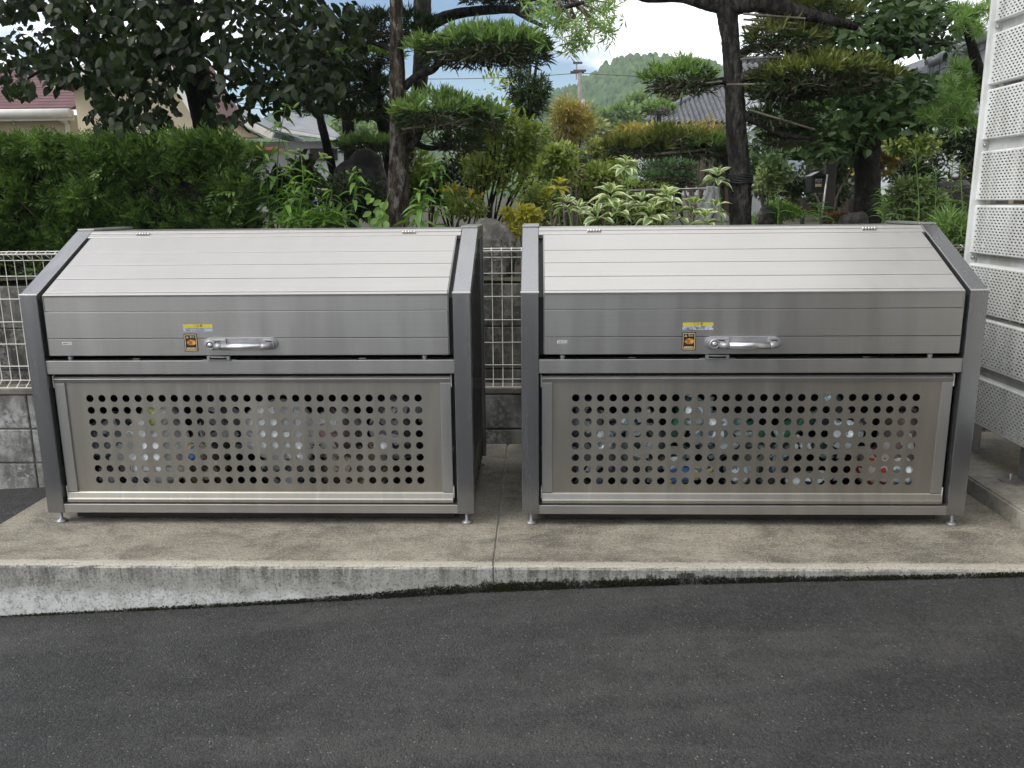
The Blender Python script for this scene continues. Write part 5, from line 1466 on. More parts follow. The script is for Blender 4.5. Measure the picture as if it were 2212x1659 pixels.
# ------------------------------------------------------------------ evergreen at the right
def camellia():
    Y = 7.0
    t = thing('camellia_tree', 'glossy broad-leaved evergreen tree with smooth trunk at the right', 'tree', at(1872, 500, Y))
    limb(t, 'trunk', pxl([(1868, 560, Y, 30), (1872, 480, Y, 27), (1874, 400, Y, 25), (1872, 320, Y, 26), (1876, 270, Y, 28), (1885, 200, Y, 22), (1905, 140, Y, 20), (1935, 80, Y, 16), (1960, 20, Y, 12)]), M_BARKS, 18, 8, 0.05, 9)
    for i, c in enumerate([[(1880, 275, Y, 13), (1930, 268, Y - .1, 10), (1985, 258, Y - .1, 8), (2040, 245, Y, 5)],
                           [(1866, 268, Y, 12), (1820, 290, Y - .1, 8), (1770, 305, Y - .1, 6), (1700, 312, Y, 4)],
                           [(1905, 130, Y, 14), (1960, 105, Y - .1, 11), (2010, 90, Y - .1, 8), (2048, 95, Y, 6)],
                           [(1890, 180, Y, 10), (1830, 100, Y, 8), (1780, 40, Y, 6)],
                           [(1875, 260, Y, 9), (1840, 230, Y + .2, 7), (1760, 220, Y + .2, 5)]]):
        limb(t, 'branch', pxl(c), M_BARKS, 10, 7, 0.06, 80 + i)
    rng = np.random.default_rng(41)
    E = [(1880, 25, 180, 60, 900), (1830, 100, 120, 50, 480), (1990, 40, 110, 44, 330), (2060, 95, 40, 24, 34), (1870, 195, 90, 34, 300), (1950, 200, 100, 46, 480), (1990, 240, 70, 34, 260), (1830, 250, 130, 50, 560), (1740, 280, 100, 50, 420),
         (1790, 320, 100, 26, 200), (1670, 330, 40, 20, 36), (1900, 265, 120, 30, 260), (1720, 60, 60, 50, 120), (2050, 210, 50, 50, 110), (1620, 300, 26, 22, 22), (2000, 100, 60, 18, 60), (1900, -110, 260, 90, 620), (1900, -250, 220, 80, 300)]
    P = []
    for cx, cy, rx, ry, n in E:
        n = int(n * 1.35); q = np.sqrt(rng.uniform(0, 1, n)); th = rng.uniform(0, 6.283, n)
        P.append(ats(cx + rx * q * np.cos(th), cy + ry * q * np.sin(th), Y + 0.05 + rng.normal(size=n) * 0.38))
    P = np.concatenate(P); n = len(P)
    D = unit(rng.normal(size=(n, 3)) * np.array([0.8, 0.7, 0.5]) + np.array([0, -0.35, -0.25]))
    Nn = unit(rng.normal(size=(n, 3)) * 0.55 + np.array([0, -0.5, 0.85]))
    Ln = rng.uniform(0.06, 0.105, n)
    leaves_split(t, L_CAM, P, D, Nn, Ln, Ln * rng.uniform(0.46, 0.58, n), T_OVAL, 300)
camellia()

def needle_tree(name, label, trunk, tufts, Y, mat, seed, Lf=0.085, k=70):
    t = thing(name, label, 'tree', at(trunk[0][0], 500, Y))
    limb(t, 'trunk', pxl([(a, b, Y, r) for a, b, r in trunk]), M_BARKD, 10, 7, 0.07, seed)
    rng = np.random.default_rng(seed)
    S = []
    for cx, cy, rx, ry, n in tufts:
        S.append(ats(cx + rng.normal(size=n) * rx * 0.55, cy + rng.normal(size=n) * ry * 0.55, Y + rng.normal(size=n) * 0.18))
    S = np.concatenate(S)
    n = len(S)
    ax = unit(rng.normal(size=(n, 3)) * 0.6 + np.array([-0.25, -0.5, 0.6]))
    P = np.repeat(S, k, 0); A = np.repeat(ax, k, 0)
    D = unit(A * 0.7 + unit(rng.normal(size=(n * k, 3))) * 0.8)
    leaf_cloud('needles', t, mat, P + A * rng.uniform(-0.03, 0.03, (n * k, 1)), D, rdir(rng, n * k, 0.5), Lf * rng.uniform(0.7, 1.2, n * k), Lf * 0.055, T_STRAP, rng=rng)
needle_tree('pine_tree', 'long-needled pine leaning in beside the perforated screen', [(2150, 560, 16), (2140, 300, 14), (2120, 180, 12), (2100, 100, 9), (2080, 40, 6)],
            [(2085, 40, 26, 26, 16), (2100, 70, 22, 16, 10), (2040, 235, 34, 22, 18), (2070, 215, 26, 26, 14), (2090, 250, 24, 22, 12), (2010, 245, 20, 12, 7), (2105, 175, 18, 26, 8), (2120, 20, 20, 26, 8), (2060, 190, 34, 20, 16), (2090, 215, 26, 24, 14), (2075, 150, 20, 20, 8)], 6.2, L_PINE, 51)

# ------------------------------------------------------------------ lilies and other leafy stems
def stem_plant(name, label, cat, ctrl, Y, nleaf, Lf, Wf, mat, group, seed, buds=0, droop=0.35, tm=T_LANCE, srad=0.005, whorl=False):
    """upright stem with single leaves up its length; ctrl: (px, py) from foot to tip"""
    rng = np.random.default_rng(seed)
    pts = [np.array(at(a, b, Y)) for a, b in ctrl]
    t = thing(name, label, cat, tuple(pts[0]), group)
    limb(t, 'stem', [(*p, srad * (1 - 0.6 * i / max(1, len(pts) - 1))) for i, p in enumerate(pts)], mat, 6, 7, 0.03, seed, 0.0)
    c = np.array(catmull(pts, 10))
    f = np.linspace(0.12, 0.98, nleaf)
    P = np.stack([np.interp(f * (len(c) - 1), np.arange(len(c)), c[:, k]) for k in range(3)], 1)
    az = np.arange(nleaf) * 2.4 + rng.uniform(0, 6) + rng.normal(size=nleaf) * 0.4
    D = unit(np.stack([np.cos(az), np.sin(az), rng.uniform(-0.1, 0.55, nleaf) - droop], 1))
    Ln = Lf * (1.1 - 0.55 * f) * rng.uniform(0.8, 1.2, nleaf)
    leaf_objects('leaf', t, mat, P, D, np.tile([0, 0, 1.0], (nleaf, 1)) + rng.normal(size=(nleaf, 3)) * 0.25, Ln, Wf * Ln, tm)
    for b in range(buds):
        p = c[-1] + rng.normal(size=3) * np.array([0.03, 0.03, 0.012])
        d = unit(rng.normal(size=(1, 3)) * 0.7 + np.array([[0, -0.2, 0.2]]))[0]
        q = p + d * 0.05
        MB().tube([c[-1], p], [0.002, 0.0018], 5).tube([p, p + d * 0.012, p + d * 0.034, p + d * 0.05], [0.003, 0.0075, 0.0075, 0.002], 8).build('bud', L_BUD, t)
    return t
LIL = [([(600, 500), (598, 400), (604, 300), (618, 225)], 5.15, 'tallest lily left of the boulder, leaning over the hedge end', 3), ([(640, 500), (632, 420), (620, 340), (600, 270)], 5.3, 'lily bending left just right of the hedge end', 2),
       ([(585, 510), (580, 440), (575, 380), (568, 320)], 5.1, 'short lily hugging the right end of the hedge', 2), ([(660, 510), (665, 430), (680, 380), (700, 340)], 5.2, 'lily leaning right towards the boulder', 3),
       ([(610, 515), (612, 470), (622, 430), (640, 395)], 4.98, 'dense front lily above the middle of the left bin lid', 1), ([(575, 510), (590, 450), (606, 410), (612, 360)], 5.25, 'lily standing between the hedge end and the tallest lily', 2), ([(670, 510), (650, 465), (640, 430), (625, 395)], 5.1, 'lily leaning left over the low bright shrub', 1),
       ([(690, 510), (700, 470), (712, 440), (718, 410)], 5.0, 'low broad-leaved lily below the boulder', 1), ([(625, 510), (645, 460), (655, 400), (650, 330)], 5.0, 'upright lily in the middle of the clump beside the hedge', 2),
       ([(748, 505), (760, 450), (768, 400), (772, 372)], 5.2, 'thin budding lily in front of the dark boulder', 3), ([(905, 505), (915, 440), (925, 390), (940, 350)], 5.25, 'lily just right of the peeling trunk', 2),
       ([(930, 510), (950, 450), (955, 400), (950, 345)], 5.35, 'second lily right of the peeling trunk with wide leaves', 1), ([(875, 500), (900, 465), (910, 440), (905, 410)], 5.05, 'small lily at the foot of the peeling trunk', 1)]
for i, (c, Y, lab, nb) in enumerate(LIL):
    stem_plant('lily_plant', lab, 'plant', c, Y, 17, 0.145, 0.24, L_LILY, 'lilies behind the left bin', 100 + i, nb)
BOTL = [([(1985, 530), (1985, 440), (1980, 360), (1978, 312)], 5.3, 'tallest spiky green stem left of the screen'), ([(2015, 530), (2020, 460), (2022, 400), (2020, 360)], 5.5, 'spiky green stem second from the tallest towards the screen'),
        ([(2050, 540), (2055, 450), (2056, 380), (2060, 330)], 5.4, 'spiky green stem midway to the screen'), ([(2085, 540), (2080, 460), (2076, 390), (2074, 345)], 5.2, 'spiky green stem nearest the screen'),
        ([(1905, 500), (1908, 460), (1906, 430), (1900, 408)], 5.3, 'short spiky stem right of the camellia trunk'), ([(1995, 545), (2010, 510), (2020, 490), (2030, 470)], 5.0, 'low spiky stem just above the right bin shoulder'),
        ([(1680, 490), (1682, 450), (1680, 430), (1678, 412)], 5.6, 'lone spiky shoot in front of the moss mound'), ([(1770, 490), (1770, 470), (1768, 455), (1766, 440)], 5.5, 'short grassy shoot below the letter box')]
for i, (c, Y, lab) in enumerate(BOTL):
    stem_plant('spiky_stem', lab, 'plant', c, Y, 34 if i < 4 else 22, 0.12, 0.075, L_LILY if i > 3 else L_PINE, 'spiky stems near the screen', 140 + i, 0, -0.15, T_LANCE, 0.0045)
def variegated():
    rng = np.random.default_rng(61)
    sh = [(1265, 470, 1250, 455, 5.10, 6, .10, 'lowest left cluster of the pale variegated shrub'), (1300, 480, 1318, 425, 5.05, 9, .15, 'largest upright cluster of pale variegated leaves over the right bin'), (1345, 470, 1352, 362, 5.15, 9, .10, 'tall single shoot topping the variegated shrub'),
          (1390, 475, 1385, 440, 5.00, 7, .11, 'variegated cluster right of the large upright one'), (1425, 490, 1440, 430, 5.05, 8, .13, 'variegated cluster with a broad hanging leaf in the middle'), (1330, 490, 1330, 462, 4.95, 8, .13, 'low front cluster of variegated leaves below the upright one'),
          (1500, 485, 1500, 450, 5.05, 8, .11, 'variegated cluster left of the white cloth'), (1530, 490, 1545, 455, 5.15, 6, .11, 'variegated cluster beside the thick trunk'), (1215, 470, 1208, 405, 5.2, 6, .09, 'yellowish shoot at the left edge of the right bin'),
          (1470, 490, 1465, 470, 5.0, 6, .11, 'low variegated cluster right of the hanging leaf'), (1555, 420, 1550, 388, 5.4, 5, .13, 'variegated leaves against the left side of the thick trunk'), (1240, 490, 1225, 445, 5.0, 6, .10, 'variegated shoot near the left post of the right bin'),
          (1285, 500, 1290, 470, 4.95, 7, .13, 'low wide variegated cluster left of the front one'), (1400, 500, 1405, 468, 4.92, 8, .13, 'low wide variegated cluster in front of the pipe rail'), (1505, 500, 1525, 478, 4.95, 6, .12, 'lowest variegated cluster under the white cloth')]
    for i, (fx, fy, cx, cy, Y, n, Lf, lab) in enumerate(sh):
        c = np.array(at(cx, cy, Y)); f = np.array(at(fx, 520, Y))
        t = thing('variegated_shrub', lab, 'shrub', tuple(f), 'variegated shrubs behind the right bin')
        limb(t, 'stem', [(*f, 0.006), (*((f + c) / 2 + rng.normal(size=3) * 0.01), 0.005), (*c, 0.003)], L_LILY, 6, 6, 0.02, i, 0.0)
        for lev, (m, el, s, dz) in enumerate(((n + 1, 0.0, 1.0, -0.01), (max(4, n - 2), 0.6, 0.8, 0.02), (3, 1.6, 0.5, 0.03))):
            az = np.arange(m) * 6.283 / m + rng.uniform(0, 6) + rng.normal(size=m) * 0.25
            D = unit(np.stack([np.cos(az), np.sin(az), np.full(m, el) + rng.normal(size=m) * 0.22], 1))
            Ln = 0.92 * Lf * s * rng.uniform(0.8, 1.15, m)
            leaf_objects('leaf', t, L_VAR if i != 8 else L_GOLD, np.tile(c + np.array([0, 0, dz]), (m, 1)) + D * 0.008, D, np.tile([0, -0.15, 1.0], (m, 1)) + rng.normal(size=(m, 3)) * 0.2, Ln, Ln * rng.uniform(0.40, 0.5, m), T_BROAD)
variegated()
def vine():
    rng = np.random.default_rng(71)
    t = thing('climbing_vine', 'young vine with round light leaves at the foot of the peeling trunk', 'vine', at(815, 500, 5.2))
    pts = [at(800, 500, 5.2), at(812, 470, 5.2), at(826, 450, 5.22), at(836, 430, 5.25), at(842, 415, 5.25)]
    limb(t, 'stem', [(*p, 0.003) for p in pts], L_LILY, 5, 6, 0.02, 1)
    n = 26
    P = ats(rng.normal(818, 16, n), rng.uniform(418, 488, n), 5.15 + rng.uniform(-.06, .05, n))
    D = unit(rng.normal(size=(n, 3)) * 0.4 + np.array([-0.2, -0.4, -0.7]))
    leaf_objects('leaf', t, L_BRIGHT, P, D, np.tile([0, -1, 0.4], (n, 1)) + rng.normal(size=(n, 3)) * 0.3, rng.uniform(0.045, 0.07, n), rng.uniform(0.032, 0.045, n), T_OVAL)
vine()

# ------------------------------------------------------------------ shrubs and trees of the garden
bush('low_shrub', 'low bright green shrub peeping over the middle of the left bin', 'shrub', 672, 478, 75, 26, 5.05, 900, 0.06, L_BRIGHT, tm=T_STRAP, stems=0, asp=0.22)
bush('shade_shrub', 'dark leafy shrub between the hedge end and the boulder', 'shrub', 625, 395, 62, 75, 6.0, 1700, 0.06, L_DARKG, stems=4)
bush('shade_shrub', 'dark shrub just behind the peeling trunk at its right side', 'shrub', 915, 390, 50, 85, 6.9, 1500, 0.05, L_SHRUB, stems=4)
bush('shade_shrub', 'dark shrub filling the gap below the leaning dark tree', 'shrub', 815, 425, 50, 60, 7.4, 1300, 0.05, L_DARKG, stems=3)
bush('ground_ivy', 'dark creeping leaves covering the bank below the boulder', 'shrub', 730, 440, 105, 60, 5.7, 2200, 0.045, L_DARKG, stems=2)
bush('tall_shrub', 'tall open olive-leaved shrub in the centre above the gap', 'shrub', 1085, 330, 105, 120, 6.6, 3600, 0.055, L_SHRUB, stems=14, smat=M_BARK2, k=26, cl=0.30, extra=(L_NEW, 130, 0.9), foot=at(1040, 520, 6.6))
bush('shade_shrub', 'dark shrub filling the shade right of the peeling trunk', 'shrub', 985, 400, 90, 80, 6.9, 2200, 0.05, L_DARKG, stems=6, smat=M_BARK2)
bush('golden_shrub', 'small golden-leaved shrub behind the boulder in the gap', 'shrub', 1125, 478, 52, 40, 5.5, 1100, 0.035, L_GOLD, stems=3, cl=0.36)
bush('flowering_shrub', 'shrub with orange flowers low behind the gap', 'shrub', 1000, 440, 60, 46, 6.0, 700, 0.045, L_SHRUB, stems=4, extra=(L_FLOWER, 34, 0.5))
bush('flowering_shrub', 'low shrub with golden flowers just left of the right bin', 'shrub', 1165, 440, 40, 50, 5.9, 700, 0.04, L_SHRUB, stems=3, extra=(L_GOLD, 50, 0.4))
bush('tall_conifer', 'grey-green conifer standing behind the tall central shrub', 'tree', 1140, 190, 62, 80, 8.6, 3600, 0.075, L_PODOD, tm=T_STRAP, asp=0.16, k=22, cl=0.3, trunk=0.05, smat=M_BARK2, stems=10)
bush('bamboo_grass', 'bronze-green feathery shrub right of the central shrub', 'shrub', 1232, 265, 50, 56, 9.0, 2000, 0.10, L_OLIVE, tm=T_STRAP, asp=0.12, stems=6)
bush('golden_tree', 'round yellow-leaved shrub between the cloud pine and the olive pad', 'shrub', 1308, 318, 40, 40, 11.0, 1700, 0.07, L_FAR2, stems=3)
bush('rounded_shrub', 'bushy olive shrub behind the broad pad', 'shrub', 1390, 300, 62, 30, 10.0, 1500, 0.08, L_OLIVE, stems=3)
bush('rounded_shrub', 'feathery bronze shrub rising in front of the tiled roof', 'shrub', 1510, 285, 70, 44, 12.0, 600, 0.09, L_OLIVE, stems=12, tm=T_STRAP, asp=0.18, cl=0.3)
bush('rounded_shrub', 'deep green shrub left of the yellow-leaved shrub', 'shrub', 1195, 360, 60, 60, 8.0, 1700, 0.06, L_SHRUB, stems=3)
bush('rounded_shrub', 'low olive shrub below the yellow-leaved shrub', 'shrub', 1310, 370, 60, 36, 9.0, 1500, 0.06, L_SHRUB, stems=3)
bush('maple_shrub', 'rust-tinted shrub below the dark cloud pine', 'shrub', 1240, 378, 60, 22, 9.5, 900, 0.06, L_MAPLE, stems=2)
bush('pale_shrub', 'pale-leaved bush at the right above the right bin', 'shrub', 1972, 440, 82, 62, 5.9, 2600, 0.048, L_PALE, stems=5, k=16)
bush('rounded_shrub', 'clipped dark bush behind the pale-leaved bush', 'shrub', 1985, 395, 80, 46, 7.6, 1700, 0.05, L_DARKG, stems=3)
bush('rounded_shrub', 'green bush by the wooden gate at the right', 'shrub', 1965, 310, 60, 34, 9.0, 1300, 0.07, L_SHRUB, stems=3)
bush('rounded_shrub', 'olive shrub seen under the camellia left of the gate', 'shrub', 1915, 345, 70, 60, 10.5, 1700, 0.08, L_OLIVE, stems=3)
bush('grass_clump', 'dense dark grassy clump at the foot of the screen', 'shrub', 2070, 500, 60, 60, 5.15, 1900, 0.11, L_PINE, tm=T_STRAP, asp=0.08, stems=0)
bush('rounded_shrub', 'grey-green shrub right of the thick trunk', 'shrub', 1665, 375, 46, 42, 7.6, 1500, 0.045, L_PALE, stems=4)
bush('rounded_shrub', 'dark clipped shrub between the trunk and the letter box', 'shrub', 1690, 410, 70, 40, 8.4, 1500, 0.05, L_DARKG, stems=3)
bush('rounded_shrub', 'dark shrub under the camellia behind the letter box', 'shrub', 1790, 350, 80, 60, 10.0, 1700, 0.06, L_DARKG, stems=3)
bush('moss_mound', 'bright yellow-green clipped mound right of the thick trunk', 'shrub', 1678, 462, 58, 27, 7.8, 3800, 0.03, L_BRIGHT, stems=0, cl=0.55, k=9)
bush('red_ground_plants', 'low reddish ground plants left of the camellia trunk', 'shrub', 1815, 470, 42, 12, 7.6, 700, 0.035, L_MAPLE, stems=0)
for cx, cy, rx, ry, Y, lab in [(1450, 372, 90, 44, 15, 'dark filler evergreen for the shade deep under the broad olive pad'), (1560, 360, 50, 50, 13, 'dark filler evergreen for the shade behind the thick trunk'), (1970, 350, 90, 60, 12.0, 'dark filler evergreen for the shade behind the gate post at the right'), (1780, 420, 70, 46, 11.5, 'dark filler bush for the shade deep under the camellia'), (1620, 350, 60, 60, 12.5, 'dark filler evergreen for the shade in front of the far white wall'),
                               (2080, 330, 60, 90, 9.5, 'dark filler evergreen for the shade beside the screen under the pine'), (1850, 300, 120, 60, 12.0, 'dark filler foliage for the shade behind the camellia crown')]:
    bush('shade_filler_tree', lab, 'tree', cx, cy, rx, ry, Y, 1900, 0.07, L_DARKG, trunk=0.05, stems=3)  # dark foliage added to fill in deep shade under the canopies
def cloud_pine(label, trunk, pads, Y, mat, seed):
    t = thing('cloud_pine', label, 'tree', at(trunk[0][0], trunk[0][1], Y))
    limb(t, 'trunk', pxl([(a, b, Y, r) for a, b, r in trunk]), M_BARK2, 9, 7, 0.08, seed)
    for i, (cx, cy, hw, hh) in enumerate(pads):
        pad_of(t, cx, cy, hw, hh, Y, mat, dens=900 / (Y / 6) ** 1.2, Lf=0.035 * (Y / 6) ** 0.9, seed=seed + i, nl=10)
cloud_pine('dark cloud pine with stacked round pads over the gap', [(1240, 460, 5), (1230, 390, 5), (1226, 340, 6), (1226, 300, 4)], [(1228, 302, 42, 26), (1242, 345, 34, 24), (1258, 366, 34, 22)], 9.5, L_CLOUDP, 200)
cloud_pine('slender pine with one flat top pad before the tiled roof', [(1430, 420, 4), (1426, 330, 4), (1424, 270, 5), (1424, 240, 4)], [(1424, 242, 36, 24), (1400, 282, 44, 14)], 11.0, L_PODO, 210)
cloud_pine('low cloud pine under the broad olive pad', [(1470, 470, 7), (1465, 420, 7), (1478, 380, 6), (1470, 350, 5)], [(1440, 385, 60, 22), (1480, 400, 34, 22), (1455, 362, 50, 20)], 8.6, L_CLOUDP, 220)
def back_hedge():
    Y0, Y1 = 9.6, 10.3
    xl, xr = at(1120, 420, Y0).x, at(1452, 420, Y0).x
    zt, zb = at(1290, 392, Y0).z, garden_z(9.6)
    t = thing('clipped_hedge', 'low clipped dark hedge across the back of the garden', 'hedge', ((xl + xr) / 2, 10, zb))
    rng = np.random.default_rng(81)
    MB().box((xl + .05, Y0 + .06, zb), (xr - .05, Y1 - .05, zt - .04)).build('dark_core', MATS['hedge_inside'], t)  # added dark core box blocking the view through the leaves
    n = 3600
    P = np.stack([rng.uniform(xl, xr, n), Y0 + rng.uniform(0, .07, n), rng.uniform(zb, zt, n)], 1)
    leaf_cloud('foliage', t, L_SHRUB, P, rdir(rng, n, 0.3), np.tile([0, -1, .4], (n, 1)) + rng.normal(size=(n, 3)) * .5, rng.uniform(.035, .055, n), 0.026, T_OVAL_S, rng=rng)
    n = 1400
    P = np.stack([rng.uniform(xl, xr, n), rng.uniform(Y0, Y1, n), zt - rng.uniform(0, .04, n)], 1)
    leaf_cloud('top_foliage', t, L_SHRUB, P, rdir(rng, n, 0.6), rdir(rng, n, 1.2, .5), rng.uniform(.035, .055, n), 0.026, T_OVAL_S, rng=rng)
back_hedge()
for i, (cx, cy, rx, ry, Y, m, lab) in enumerate([(1335, 262, 62, 34, 60, L_FAR1, 'distant pale green tree below the hill'), (1290, 290, 50, 26, 52, L_FAR2, 'distant yellowish tree left of the tiled roof'), (1400, 240, 56, 34, 66, L_FAR1, 'distant tree just left of the tiled roof'),
                                             (1450, 205, 34, 30, 55, L_FAR2, 'distant light yellow-green treetop over the tiled roof'), (1240, 250, 60, 30, 70, L_FAR1, 'distant green tree by the utility pole'), (1180, 300, 60, 40, 40, L_FAR1, 'distant tree behind the central shrub'),
                                             (760, 290, 70, 40, 60, L_FAR1, 'distant tree behind the boulder'), (860, 290, 60, 40, 70, L_FAR1, 'distant tree seen beside the peeling trunk'), (1700, 240, 90, 60, 40, L_DARKG, 'distant dark tree behind the pads at the right')]):
    bush('distant_tree', lab, 'tree', cx, cy, rx, ry, Y, 1700, Y * 0.0075, m, trunk=0.12, stems=2, group='distant trees', cl=0.36, k=16, depth=pxm(rx, Y) * 0.6)
# ------------------------------------------------------------------ garden fittings
M_PIPE = pm('steel_pipe', (0.62, 0.60, 0.56), (0.45, 0.43, 0.40), 20, 0.3, metal=0.9)
M_CLOTH = pm('white_cloth', (0.74, 0.74, 0.73), (0.60, 0.60, 0.59), 10, 0.85, bump=0.3, bscale=25, bdist=0.01)
M_POSTBOX = pm('letter_box_metal', (0.030, 0.032, 0.036), (0.05, 0.05, 0.055), 10, 0.4, metal=0.3)
M_LAMPW = pm('lamp_diffuser', (0.70, 0.70, 0.68), (0.60, 0.60, 0.58), 20, 0.5)
t = thing('garden_rail', 'bent steel pipe rail behind the variegated shrubs', 'rail', at(1360, 470, 6.2))
def rail_pts(pp): return [Vector(p) for p in catmull([np.array(at(*q)) for q in pp], 6)]
MB().tube(rail_pts([(1354, 480, 6.2), (1355, 420, 6.2), (1358, 414, 6.2), (1366, 412, 6.2), (1450, 410, 6.25), (1540, 408, 6.3), (1548, 410, 6.3), (1552, 418, 6.3), (1554, 480, 6.3)]), 0.0095, 10).build('pipe', M_PIPE, t)
MB().tube([at(1508, 409, 6.28), at(1508, 480, 6.28)], 0.008, 8).build('leg', M_PIPE, t)
def cloth():
    t = thing('white_cloth', 'white cloth hung over the pipe rail beside the thick trunk', 'cloth', at(1530, 412, 6.3))
    V, F = [], []
    nu, nv = 16, 14
    for i in range(nu + 1):
        for j in range(nv + 1):
            u, v = i / nu, j / nv
            w = 14 + 30 * v
            px = 1534 + (u - 0.5) * 2 * w * (0.6 + 0.4 * v) + 3 * math.sin(9 * v)
            p = at(px, 402 + 78 * v, 6.27)
            V.append((p.x, p.y - 0.02 - 0.028 * math.sin(u * 16 + v * 2) * (0.3 + v) - 0.03 * math.sin(math.pi * u), p.z))
    for i in range(nu):
        for j in range(nv):
            a = i * (nv + 1) + j
            F.append((a, a + nv + 1, a + nv + 2, a + 1))
    o = MB().add(V, F, True).build('sheet', M_CLOTH, t)
    m = o.modifiers.new('thick', 'SOLIDIFY'); m.thickness = 0.004
cloth()
def letter_box():
    Y = 8.0
    c = at(1766, 397, Y)
    t = thing('letter_box', 'black metal letter box on a thin post under the camellia', 'letter box', (c.x, Y, garden_z(Y)))
    w, h, d = pxm(19, Y), pxm(18, Y), 0.16
    MB().box((c.x - w, Y - d / 2, c.z - h), (c.x + w * 0.62, Y + d / 2, c.z + h * 0.85)).build('box', M_POSTBOX, t, bevel=0.006)
    MB().prism_y([(c.x - w * 1.08, c.z + h * 0.86), (c.x + w * 0.7, c.z + h * 0.86), (c.x - w * 0.2, c.z + h * 1.35)], Y - d * 0.56, Y + d * 0.56).build('roof', M_POSTBOX, t)
    MB().box((c.x - w * 0.55, Y - d / 2 - 0.004, c.z - h * 0.35), (c.x + w * 0.12, Y - d / 2 - 0.001, c.z - h * 0.02)).build('name_plate', M_CREAM, t)
    put_text('POST', 0.045, (c.x - w * 0.2, Y - d / 2 - 0.004, c.z + h * 0.30), M_WHITE, t, width=0.06)
    MB().tube([(c.x + w * 0.1, Y - d / 2 - 0.02, garden_z(Y) - 0.05), (c.x + w * 0.62, Y - d / 2 - 0.012, c.z + h)], 0.008, 8).build('post', M_PIPE, t)
letter_box()
def bollard_lamp(cx, top, lamp_b, bot, w, Y, label):
    c = at(cx, top, Y)
    t = thing('bollard_lamp', label, 'lamp', (c.x, Y, garden_z(Y)), 'garden path lamps')
    r = pxm(w, Y)
    MB().lathe([(0, at(cx, top, Y).z), (r * 0.9, at(cx, top, Y).z), (r, at(cx, top + 1, Y).z), (r, at(cx, lamp_b, Y).z)], (c.x, Y, 0), 'Z', 16).build('diffuser', M_LAMPW, t)
    MB().lathe([(r * 1.05, at(cx, lamp_b, Y).z), (r * 1.05, garden_z(Y) - 0.05)], (c.x, Y, 0), 'Z', 16).build('column', M_DARK, t)
bollard_lamp(1737, 416, 426, 470, 4.2, 9.0, 'black bollard lamp with white top left of the letter box')
bollard_lamp(1690, 424, 432, 470, 3.4, 10.0, 'smaller white-topped garden lamp behind the moss mound')
M_FOLD = pm('dark_timber', (0.020, 0.018, 0.016), (0.04, 0.035, 0.03), 10, 0.7, stretch=(1, 1, 0.2))
t = thing('dark_post', 'tall black timber post beside the letter box', 'post', at(1786, 480, 8.3))
a = at(1784, 480, 8.3)
MB().box((a.x - 0.045, 8.26, garden_z(8) - 0.1), (a.x + 0.055, 8.34, at(1790, 290, 8.3).z)).build('shaft', M_FOLD, t, bevel=0.006)
MB().box((a.x + 0.0, 8.252, at(1786, 350, 8.3).z), (a.x + 0.022, 8.258, at(1786, 332, 8.3).z)).build('name_slip', M_WHITE, t)
# roofed timber gate at the right
def gate():
    Y = 10.0
    t = thing('timber_gate', 'dark roofed timber gate behind the camellia at the right', 'gate', at(1960, 440, Y))
    for px in (1985, 2120):
        a = at(px, 300, Y)
        MB().box((a.x - 0.06, Y - 0.06, garden_z(Y)), (a.x + 0.06, Y + 0.06, at(px, 258, Y).z)).build('post', M_FOLD, t, bevel=0.008)
    l, r = at(1905, 262, Y), at(2200, 262, Y)
    MB().box((l.x, Y - 0.08, at(1960, 270, Y).z), (r.x, Y + 0.08, at(1960, 260, Y).z)).build('beam', M_FOLD, t, bevel=0.008)
    zr = at(1960, 259, Y).z
    for k in range(4):
        for s in (-1, 1):
            y0, y1 = 0.10 + k * 0.13, 0.24 + k * 0.13
            MB().add([(l.x - .1, Y + s * y0, zr + .42 - k * .1), (r.x + .1, Y + s * y0, zr + .42 - k * .1), (r.x + .1, Y + s * y1, zr + .30 - k * .1), (l.x - .1, Y + s * y1, zr + .30 - k * .1),
                      (l.x - .1, Y + s * y0, zr + .39 - k * .1), (r.x + .1, Y + s * y0, zr + .39 - k * .1), (r.x + .1, Y + s * y1, zr + .27 - k * .1), (l.x - .1, Y + s * y1, zr + .27 - k * .1)],
                     [(0, 1, 2, 3), (7, 6, 5, 4), (0, 4, 5, 1), (3, 2, 6, 7), (0, 3, 7, 4), (1, 5, 6, 2)]).build('roof_board', M_TILE if 'M_TILE' in globals() else M_FOLD, t)
# ------------------------------------------------------------------ houses
M_TILE = pm('grey_roof_tile', (0.105, 0.110, 0.120), (0.17, 0.175, 0.19), 3, 0.38, bump=0.1)
M_TILED = pm('dark_roof_tile', (0.06, 0.064, 0.072), (0.10, 0.105, 0.115), 3, 0.4)
M_REDROOF = pm('maroon_shingle', (0.125, 0.048, 0.052), (0.085, 0.034, 0.038), 5, 0.7, bump=0.2)
M_STUCCO = pm('cream_stucco', (0.62, 0.53, 0.37), (0.55, 0.47, 0.33), 2, 0.9, bump=0.4, bscale=60, bdist=0.006)
M_WHITEP = pm('white_trim', (0.74, 0.72, 0.68), (0.66, 0.64, 0.60), 6, 0.5)
M_PLASTER = pm('pale_plaster', (0.60, 0.62, 0.64), (0.50, 0.52, 0.54), 2, 0.85)
M_BLUEP = pm('pale_blue_sheet', (0.50, 0.58, 0.64), (0.42, 0.50, 0.56), 4, 0.6, stretch=(6, 1, 0.3))
M_GLASSD = pm('dark_window', (0.02, 0.024, 0.028), (0.03, 0.034, 0.038), 3, 0.12)
gate()
